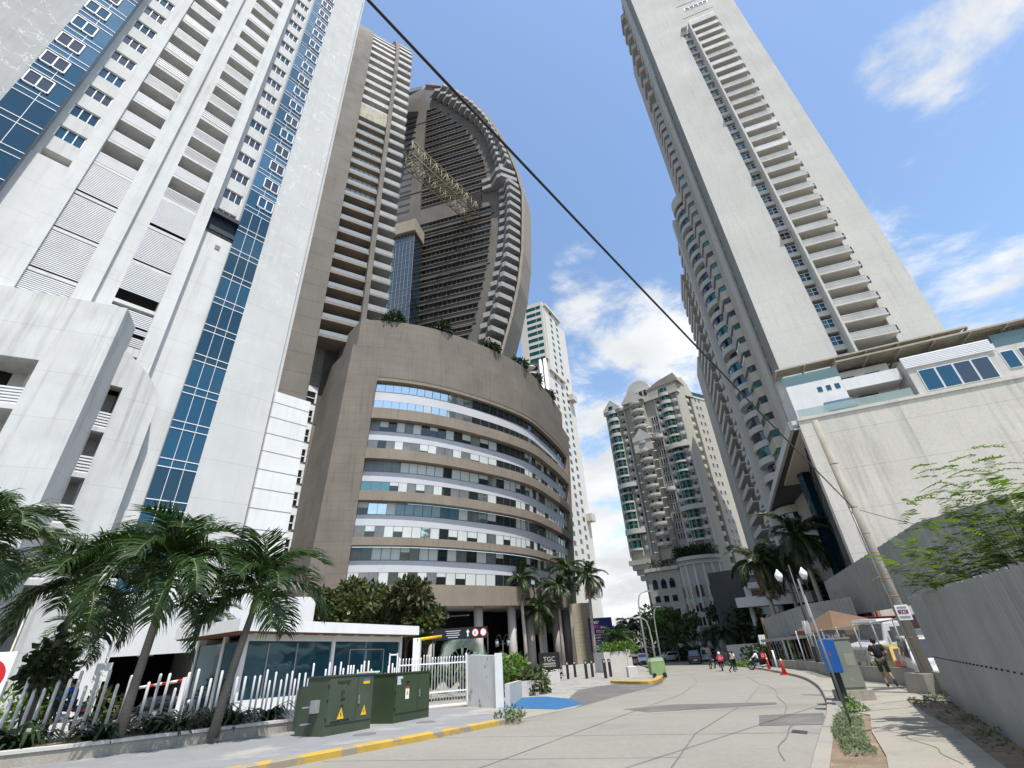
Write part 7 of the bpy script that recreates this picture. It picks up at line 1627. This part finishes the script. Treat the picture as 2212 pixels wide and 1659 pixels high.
for i, (az, D, tc, lb) in enumerate(((25.8, 76, .068, 'royal palm with hanging dry fronds, left of the globe lamps'), (30.2, 70, .098, 'royal palm with a slanting green crownshaft, right of the globe lamps'))):
    x, y = place(az, D); palm(lb, x, y, gz(y), EYE + tc * D, 'royal', 19, .27, M['barkR'], M['palmD'], (-.2, 0), 2.0, 'royal palms by the right tower', 21 + i, dry=3 - 2 * i, elev=(1.25, -.7))
x, y = place(27.9, 84); palm('royal palm further back in the shade of the concrete tower', x, y, gz(y), EYE + .075 * 84, 'royal', 15, .27, M['barkR'], M['palmD'], (0, 0), 2.0, 'royal palms by the right tower', 31, elev=(1.2, -.7))
for i, (az, D, zt, k, nf, lb) in enumerate(((9.6, 84, -.6, 'adonidia', 16, 'bushy small palm beside the blue billboard'), (10.6, 92, -1.0, 'adonidia', 14, 'bushy small palm right of the billboard, behind the planter box'), (15.7, 103, -1.6, 'date', 22, 'broad feathery palm before the ornate tower'), (19.4, 98, -1.0, 'adonidia', 16, 'small palm behind the silver van'), (20.6, 94, -.8, 'adonidia', 16, 'small palm left of the pale boundary wall'), (22.3, 96, -.6, 'adonidia', 14, 'dark small palm in the shade behind the motorcycles'))):
    x, y = place(az, D); palm(lb, x, y, gz(y), zt, k, nf, .14, M['bark'], M['palmD'] if i > 1 else M['palm'], (0, 0), .6, 'small palms along the far street', 41 + i, scale=1.0 if k == 'date' else 1.25)
def leaves(cl, n, size, seed=0, asp=.5, shell=.55):
    r = random.Random(seed); s = MB(); tot = sum(c[1] ** 2 for c in cl)
    for c, R, sq in cl:
        for k in range(int(n * R * R / tot)):
            th = r.uniform(0, 2 * math.pi); ph = math.acos(r.uniform(-1, 1)); rad = R * (shell + (1 - shell) * r.random()) * (1 + .18 * math.sin(3 * th + seed) * math.sin(2 * ph))
            n_ = Vector((math.sin(ph) * math.cos(th), math.sin(ph) * math.sin(th), math.cos(ph))); p = Vector(c) + Vector((n_.x * rad, n_.y * rad, n_.z * rad * sq))
            d = (n_ + Vector((r.uniform(-1, 1), r.uniform(-1, 1), r.uniform(-1.2, .6)))).normalized(); u = d.orthogonal().normalized(); u = (u * math.cos(th * 5) + d.cross(u) * math.sin(th * 5)); l = size * r.uniform(.7, 1.35)
            s.add([p, p + d * l * .5 + u * l * asp * .5, p + d * l, p + d * l * .5 - u * l * asp * .5], ((0, 1, 2, 3),))
    return s
def tree(label, x, y, z0, h, R, m, n=2600, size=.45, seed=0, group=None, cat='tree', name='leafy_tree', nclump=11, flat_=.8, trunk=.16):
    r = random.Random(seed); t = thing(name, label, cat, (x, y, z0), 0, group); cl = []
    for k in range(nclump): a = r.uniform(0, 6.28); q = R * math.sqrt(r.random()) * .75; cl.append(((q * math.cos(a), q * math.sin(a), h - R * flat_ + R * flat_ * r.uniform(-.75, .75)), R * r.uniform(.28, .5), .8))
    s = MB(); s.tube([(0, 0, -.2), (.05, 0, h * .3), (0, .05, h * .6)], [trunk * 1.3, trunk, trunk * .7], 8)
    for c, q, _ in cl[:7]: s.tube([(0, 0, h * .35), Vector(c) * .6 + Vector((0, 0, h * .2)), c], [trunk * .6, trunk * .35, trunk * .12], 5)
    s.build('trunk', M['barkD'], t, False); leaves(cl, n, size, seed, .5).build('crown', m, t, False); return t
for i, (az, D, tt, R, m, lb) in enumerate(((-20.4, 56, .095, 3.2, 'leafT', 'bushy tree directly behind the guard house, left of three'), (-17.6, 58, .104, 3.3, 'leafT', 'taller bushy tree behind the middle of the guard house roof'), (-13.4, 57, .106, 3.0, 'leafR', 'reddish leaved tree behind the right end of the guard house roof'), (-11.2, 56, .060, 2.2, 'leafT', 'low bushy tree near the porch of the brown office block'), (-23.6, 58, .075, 2.6, 'leafR', 'reddish bushy tree half hidden behind the rightmost planter palm'))):
    x, y = place(az, D); tree(lb, x, y, gz(y), EYE + tt * D - gz(y), R, M[m], 3200, .62, 50 + i, 'trees behind the guard house')
for i, (az, D, tt, R, lb) in enumerate(((14.6, 112, .032, 4.5, 'yellow green leafy tree in front of the ornate tower base'), (16.6, 114, .030, 4.0, 'olive green leafy tree against the ornate tower base'))):
    x, y = place(az, D); tree(lb, x, y, gz(y), EYE + tt * D - gz(y), R, M['leafB' if i == 0 else 'leafT'], 2400, .7, 60 + i, 'trees before the ornate tower')
for i, (az, D, tt, R, lb) in enumerate(((22.8, 104, .02, 4.2, 'dark tree at the foot of the concrete tower, left of the lobby block'), (25.4, 92, -.005, 3.2, 'dark low tree under the entrance canopy'), (28.6, 96, .03, 4.2, 'dark tree behind the twin lamp post'), (21.2, 118, .045, 5, 'dark tree beside the curved base of the ornate tower'), (31.4, 92, .05, 4.5, 'dark tree against the glass side of the concrete podium'))):
    x, y = place(az, D); tree(lb, x, y, gz(y), EYE + tt * D - gz(y), R, M['leafS'], 2200, .8, 70 + i, 'dark trees below the right tower')
# roof shrubs
for i, u in enumerate((.115, .30, .47, .62, .755, .87)):
    p = pc(u, 50.6, -2.6); t = thing('roof_shrub', ('clipped round shrub on the podium roof, %s' % ('leftmost', 'second from the left', 'third from the left', 'fourth from the left', 'second from the right', 'rightmost')[i]), 'shrub', p, 0, 'round shrubs along the podium roof')
    s = MB(); s.tube([(0, 0, -1), (0, 0, 1.2)], .15, 6); s.build('trunk', M['barkD'], t, False); leaves([((0, 0, 1.5), 2.6, .78), ((.8, .3, 1.9), 1.5, .8), ((-.9, 0, 1.5), 1.6, .8)], 1500, .55, 80 + i, .6, .6).build('crown', M['leafS'], t, False)
# hedge, far trees, planting
def hedge(label, a, b, wd, h, m, n, size, seed, name='hedge', kind=None):
    a, b = Vector(a), Vector(b); r = random.Random(seed); k = int((b - a).length / (wd * .5)) + 1
    cl = [((a.lerp(b, i / max(k - 1, 1)).x + r.uniform(-.2, .2) * wd, a.lerp(b, i / max(k - 1, 1)).y + r.uniform(-.2, .2) * wd, gz(a.lerp(b, i / max(k - 1, 1)).y) + h * .5), wd * .62, h / wd * .9) for i in range(k)]
    o = leaves(cl, n, size, seed, .5, .7).build(name, m); tag(o, label, 'hedge' if not kind else None, None, kind); return o
hedge('long dark clipped hedge across the end of the road behind the cars', pol(13.9, 112).xy, pol(18.6, 101).xy, 2.2, 2.1, M['leafS'], 2600, .5, 90)
hedge('dark bushes before the pale boundary wall behind the motorcycle riders', pol(22.6, 74).xy, pol(24.8, 66).xy, 1.8, 2.0, M['leafS'], 1300, .45, 91)
hedge('strip of bright low plants beside the far right kerb', pol(20.6, 76).xy, pol(22.6, 68).xy, .9, .6, M['leafB'], 700, .3, 92)
hedge('bright green plants growing in the large stone planter box', (11.5, 77.6), (15.2, 78.6), 2.0, 1.0, M['leafB'], 900, .5, 93).location.z = 2.4
hedge('low clipped hedge behind the long white planter wall on the plaza', (-1.6, 56.2), (2.6, 56.2), 1.2, 1.2, M['leafS'], 700, .3, 94)
hedge('bright shrub between the peeling white wall and the corner planter', (-2.0, 35.5), (-1.2, 38), 1.6, 2.2, M['leafB'], 1200, .35, 95)
hedge('variegated low plants in the corner planter by the blue ramp', (-.4, 35.0), (.6, 36.8), .9, 1.3, M['leafT'], 600, .4, 96)
hedge('shrubs under the black direction sign beside the porch', (-5.0, 48), (-1.5, 50), 2.2, 2.4, M['leafS'], 900, .5, 97)
fw = leaves([((pol(a, 135 + 20 * math.sin(a)).x, pol(a, 135).y, -4 + 1.5 * math.sin(a * 2.3)), 5.5, .9) for a in (8.5, 9.5, 10.4, 11.3, 12.2, 13.1)], 3200, .9, 98, .6, .7).build('distant_trees', M['leafT']); fw['kind'] = 'stuff'; fw['label'] = 'distant belt of trees at the end of the street'
for i, (az, D) in enumerate(((11.0, 128), (12.4, 125))):
    x, y = place(az, D); palm(('slim distant palm against the sky left of the street lights', 'slim distant palm between the street lights')[i], x, y, gz(y), EYE - .008 * D, 'royal', 11, .2, M['bark'], M['palmD'], (0, 0), 1.0, 'distant palms', 100 + i)
# strap-leaf clumps in the planter
def strap(n, ln, w, seed, up=.9):
    r = random.Random(seed); s = MB()
    for k in range(n):
        a = r.uniform(0, 6.28); d = Vector((math.cos(a), math.sin(a), 0)); q = d.cross(Vector((0, 0, 1))) * w * .5; l = ln * r.uniform(.6, 1.15); e = up * r.uniform(.5, 1.2); b = d * r.uniform(0, .12)
        p1 = b + (d * .35 + Vector((0, 0, e * .55))) * l * .5; p2 = p1 + (d * .75 + Vector((0, 0, e * .15))) * l * .35; p3 = p2 + (d * .8 + Vector((0, 0, -.5))) * l * .3
        s.add([b - q * .6, b + q * .6, p1 + q, p1 - q, p2 + q * .9, p2 - q * .9, p3], ((0, 1, 2, 3), (3, 2, 4, 5), (5, 4, 6)))
    return s
spots = [(-21.5, 13.2), (-20.0, 14.4), (-18.6, 13.6), (-17.9, 15.4), (-16.6, 15.0), (-15.9, 16.6), (-15.0, 16.2), (-14.2, 17.6), (-13.3, 17.0), (-12.9, 18.6), (-12.0, 18.4), (-11.5, 19.9), (-10.7, 19.6), (-10.2, 21.0), (-13.6, 19.6), (-16.6, 17.6), (-19.4, 15.4), (-12.2, 20.6)]
c0 = None
for i, (x, y) in enumerate(spots):
    if c0 is None or i % 3 == 0:
        c0 = strap(60, 1.75, .11, 200 + i).build('strap_plant', M['leafD']); o = c0
    else: o = dup(c0)
    o.location = GF(x, y, .36); o.rotation_euler = (0, 0, i * 1.7); o.scale = (rnd.uniform(.75, 1.15),) * 3; tag(o, 'dark strap-leaved clump growing in the left planter below the pickets', 'plant', 'strap-leaved clumps in the left planter')
# climber on the first palm
x, y = place(-43.1, 25.3); t = thing('climbing_plant', 'dark leafy climber wrapped around the far left palm trunk', 'climber', (x, y, gz(y))); leaves([((.1, -.1, 3.0), .62, 1.1), ((.0, -.1, 2.3), .5, 1.1), ((.35, 0, 2.7), .5, 1.0), ((-.3, -.1, 2.6), .42, 1.0)], 420, .3, 110, .55, .4).build('leaves', M['leafS'], t, False); s = MB(); s.tube([(.12, -.2, .3), (-.1, -.22, 1.4), (.1, -.2, 2.6)], .03, 5); s.build('stem', M['barkD'], t, False)
x, y = place(-42.6, 32.6); o = leaves([((x, y, 1.5), .8, 1.3), ((x + .2, y, .6), .7, 1.1)], 500, .34, 111, .5, .5).build('bush', M['leafS']); tag(o, 'dark bush growing around the small palm trunk behind the pickets', 'bush')
x, y = place(-44.6, 32); o = leaves([((x, y, .1), 1.0, .9), ((x + .8, y, -.3), .8, .9), ((x + 1.4, y + .3, .3), .8, .9)], 700, .26, 112, .5, .5).build('bush', M['leafB']); tag(o, 'pale green feathery bush left of the man in blue', 'bush')
x, y = place(-38.9, 34); o = leaves([((x, y, -.4), .8, 1.1)], 300, .3, 113, .5, .5).build('bush', M['leafT']); tag(o, 'green bush right of the man in blue at the garage corner', 'bush')
x, y = place(-31.3, 33); o = leaves([((x, y, .4), .7, 1.5)], 260, .34, 114, .5, .5).build('bush', M['leafR']); tag(o, 'reddish shrub beside the guard house door', 'bush')
# tropical plants behind the gate
for i, (az, D, h, lb) in enumerate(((-10.3, 37.5, 2.9, 'broad-leaved tropical clump behind the white gate, nearest the guard house'), (-8.6, 38.5, 3.2, 'tallest broad-leaved tropical clump behind the white gate'), (-6.6, 38, 2.8, 'broad-leaved tropical clump below the direction sign'), (-4.6, 38.5, 2.6, 'bright broad-leaved tropical clump right of the direction sign'))):
    x, y = place(az, D); s = strap(34, h, .34, 220 + i, 1.35); o = s.build('tropical_plant', M['leafB'] if i > 1 else M['palm']); o.location = GF(x, y, .6); tag(o, lb, 'plant', 'tropical plants behind the gate')
x, y = place(-7.3, 47); t = thing('fan_palm', 'silvery fan palm behind the direction sign', 'palm tree', (x, y, gz(y))); s = MB(); s.tube([(0, 0, 0), (0, 0, 2.2)], .25, 8); s.build('trunk', M['bark'], t, False); r = random.Random(5); s = MB()
for k in range(17):
    a = r.uniform(0, 6.28); e = r.uniform(-.2, 1.3); d = Vector((math.cos(a) * math.cos(e), math.sin(a) * math.cos(e), math.sin(e))); b = Vector((0, 0, 2.2)) + d * 1.2; u = d.orthogonal().normalized(); v_ = d.cross(u); s.tube([(0, 0, 2.2), b], .03, 4)
    for j in range(17): th = -1.35 + 2.7 * j / 16; q = d * math.cos(th) + u * math.sin(th); w = (d * -math.sin(th) + u * math.cos(th)) * .045; s.add([b - w * .3, b + w * .3, b + q * .75 + w, b + q * .75 - w, b + q * 1.15 + v_ * .1], ((0, 1, 2, 3), (3, 2, 4)))
s.build('crown', M['silver'], t, False)
# feathery tree over the zinc fence
x, y = place(45.5, 15.5); t = thing('feathery_tree', 'pale green feathery tree leaning over the near zinc fence at the right edge', 'tree', (x, y, gz(y))); r = random.Random(9); s = MB(); lf = MB(); s.tube([(0, 0, 0), (.1, .1, 2.4)], [.12, .08], 8)
def sprig(b, d, L_):
    n = 9; side = d.cross(Vector((0, 0, 1))).normalized()
    for k in range(n):
        p = b + d * L_ * k / n + Vector((0, 0, -.25 * L_ * (k / n) ** 2))
        for sg in (-1, 1):
            q = (side * sg + d * .5 + Vector((0, 0, r.uniform(-.3, .1)))).normalized(); l = .11 * L_ / .5; w = d * .022; lf.add([p - w, p + w, p + q * l + w * .8, p + q * l - w * .8], ((0, 1, 2, 3),))
for k in range(60):
    az_ = 50 - 11.5 * r.random() ** 1.6; tt = .0 + .125 * (.35 + .65 * r.random()) * min(1, max(0, (az_ - 37.2) / 6.5)); D_ = r.uniform(13.6, 16.5); tip = pol(az_, D_, EYE + tt * D_) - Vector((x, y, gz(y))); s.tube([(.1, .1, 2.2), tip * .55 + Vector((0, 0, .9)), tip], [.016, .010, .004], 4)
    for j in range(26):
        f = .45 + .55 * j / 14; b = tip * f + Vector((0, 0, .9 * math.sin(math.pi * f) * .6)); a = r.uniform(0, 6.28); sprig(b, Vector((math.cos(a), math.sin(a), r.uniform(-.3, .4))).normalized(), r.uniform(.3, .6))
s.build('trunk', M['barkD'], t, False); lf.build('crown', M['leafL'], t, False)
# verge weeds
def inpoly(x, y, P):
    c = False
    for (x0, y0), (x1, y1) in zip(P, P[1:] + P[:1]):
        if (y0 > y) != (y1 > y) and x < (x1 - x0) * (y - y0) / (y1 - y0) + x0: c = not c
    return c
VERGE = [(5.1, 9.6), (6.4, 12.3), (8.35, 15.4), (8.6, 15.3), (8.5, 14.6), (6.95, 12.1), (5.6, 9.6)]
def weeds(pts, R, n, size, seed, m, h=.22, poly=None):
    r = random.Random(seed); s = MB()
    for x, y in pts:
        for k in range(n):
            a = r.uniform(0, 6.28); q = R * math.sqrt(r.random()) * (1 + .3 * math.sin(a * 3 + x))
            if poly and not inpoly(x + q * math.cos(a), y + q * math.sin(a), poly): continue
            p = GF(x + q * math.cos(a), y + q * math.sin(a), .12 + r.random() * h * (1 - q / R * .6)); d = Vector((r.uniform(-1, 1), r.uniform(-1, 1), r.uniform(-.1, 1))).normalized(); u = d.orthogonal().normalized(); l = size * r.uniform(.6, 1.3)
            s.add([p, p + d * l * .5 + u * l * .28, p + d * l, p + d * l * .5 - u * l * .28], ((0, 1, 2, 3),))
    return s
o = weeds([(5.6, 10.7), (6.2, 11.6), (6.9, 12.5), (6.0, 10.6), (5.45, 10.3), (6.6, 11.8), (6.9, 13.1), (7.6, 13.7)], .55, 620, .065, 1, M['weed'], .16, VERGE).build('creeping_weeds', M['weed']); o['kind'] = 'stuff'; o['label'] = 'grey green creeping weeds covering the verge beside the footpath'
o = weeds([(7.6, 14.2), (8.1, 15.0), (7.4, 13.8)], .4, 200, .065, 2, M['weed'], .16, VERGE).build('creeping_weeds', M['weed']); o['kind'] = 'stuff'
for i, (x, y, R, lb) in enumerate(((8.75, 15.35, .28, 'small green weed at the corner of the footpath'), (13.9, 18.0, .42, 'green weed growing against the utility pole footing'), (-.75, 19.6, .5, 'weeds growing over the end of the yellow kerb'))):
    o = weeds([(x, y)], R, 240, .12, 5 + i, M['leafB'], .45).build('weed', M['leafB' if i < 2 else 'weed']); tag(o, lb, 'weed')
o = weeds([(11.0, 15.6), (9.6, 12.9), (12.4, 17.2), (8.6, 10.8), (11.8, 16.6)], .5, 60, .1, 9, M['weed'], .18).build('dry_weeds', M['weed']); o['kind'] = 'stuff'
rr_ = random.Random(3); s = MB()
for k in range(420):
    f = rr_.random(); a = Vector((7.6, 9.2)).lerp(Vector((12.6, 17.4)), f) + Vector((rr_.uniform(-.2, 1.1), rr_.uniform(-.5, .3))); l = rr_.uniform(.012, .05); p = GF(a.x, a.y, .10); s.ell((p.x, p.y, p.z + l * .4), (l, l * rr_.uniform(.6, 1.2), l * .6), 5, 4)
o = s.build('rubble', M['dirt']); o['kind'] = 'stuff'; o['label'] = 'small rubble scattered on the dirt beside the footpath'
# terrace plants on the ornate tower base
o = leaves([(FO(ot(18.4 + .45 * k), 3.5, 18.6), 1.9, 1.0) for k in range(8)] + [(FO(ot(15.2 + .9 * k), 3.0, 16.6), 1.1, 1.0) for k in range(3)], 2600, .8, 130, .35, .4).build('terrace_plants', M['leafS']); tag(o, 'dark plants lining the roof terrace of the ornate tower base', 'plants', None, 'stuff')

# the smallest windows of the two far towers, past the hundred largest, become one part each
for T in (T5, T6):
    ws = [o for o in T.children if o.name.split('.')[0] == 'window']
    def area(o): return max((Vector(v.co).length for v in o.data.vertices), default=0)
    ws.sort(key=lambda o: -(o.dimensions.x * o.dimensions.z + o.dimensions.y * o.dimensions.z) / (o.data.vertices[0].co.y ** 2 + 1))
    extra = ws[96:]; b = MB(); mats = []
    for o in extra:
        for q in [o] + list(o.children):
            m_ = q.data.materials[0]
            if m_ not in mats: mats.append(m_)
            b.add([v.co[:] for v in q.data.vertices], [tuple(f.vertices) for f in q.data.polygons], mats.index(m_))
    for o in extra:
        for q in list(o.children): bpy.data.objects.remove(q)
        bpy.data.objects.remove(o)
    if extra: o = b.build('small_windows', mats, T); o['kind'] = 'stuff'
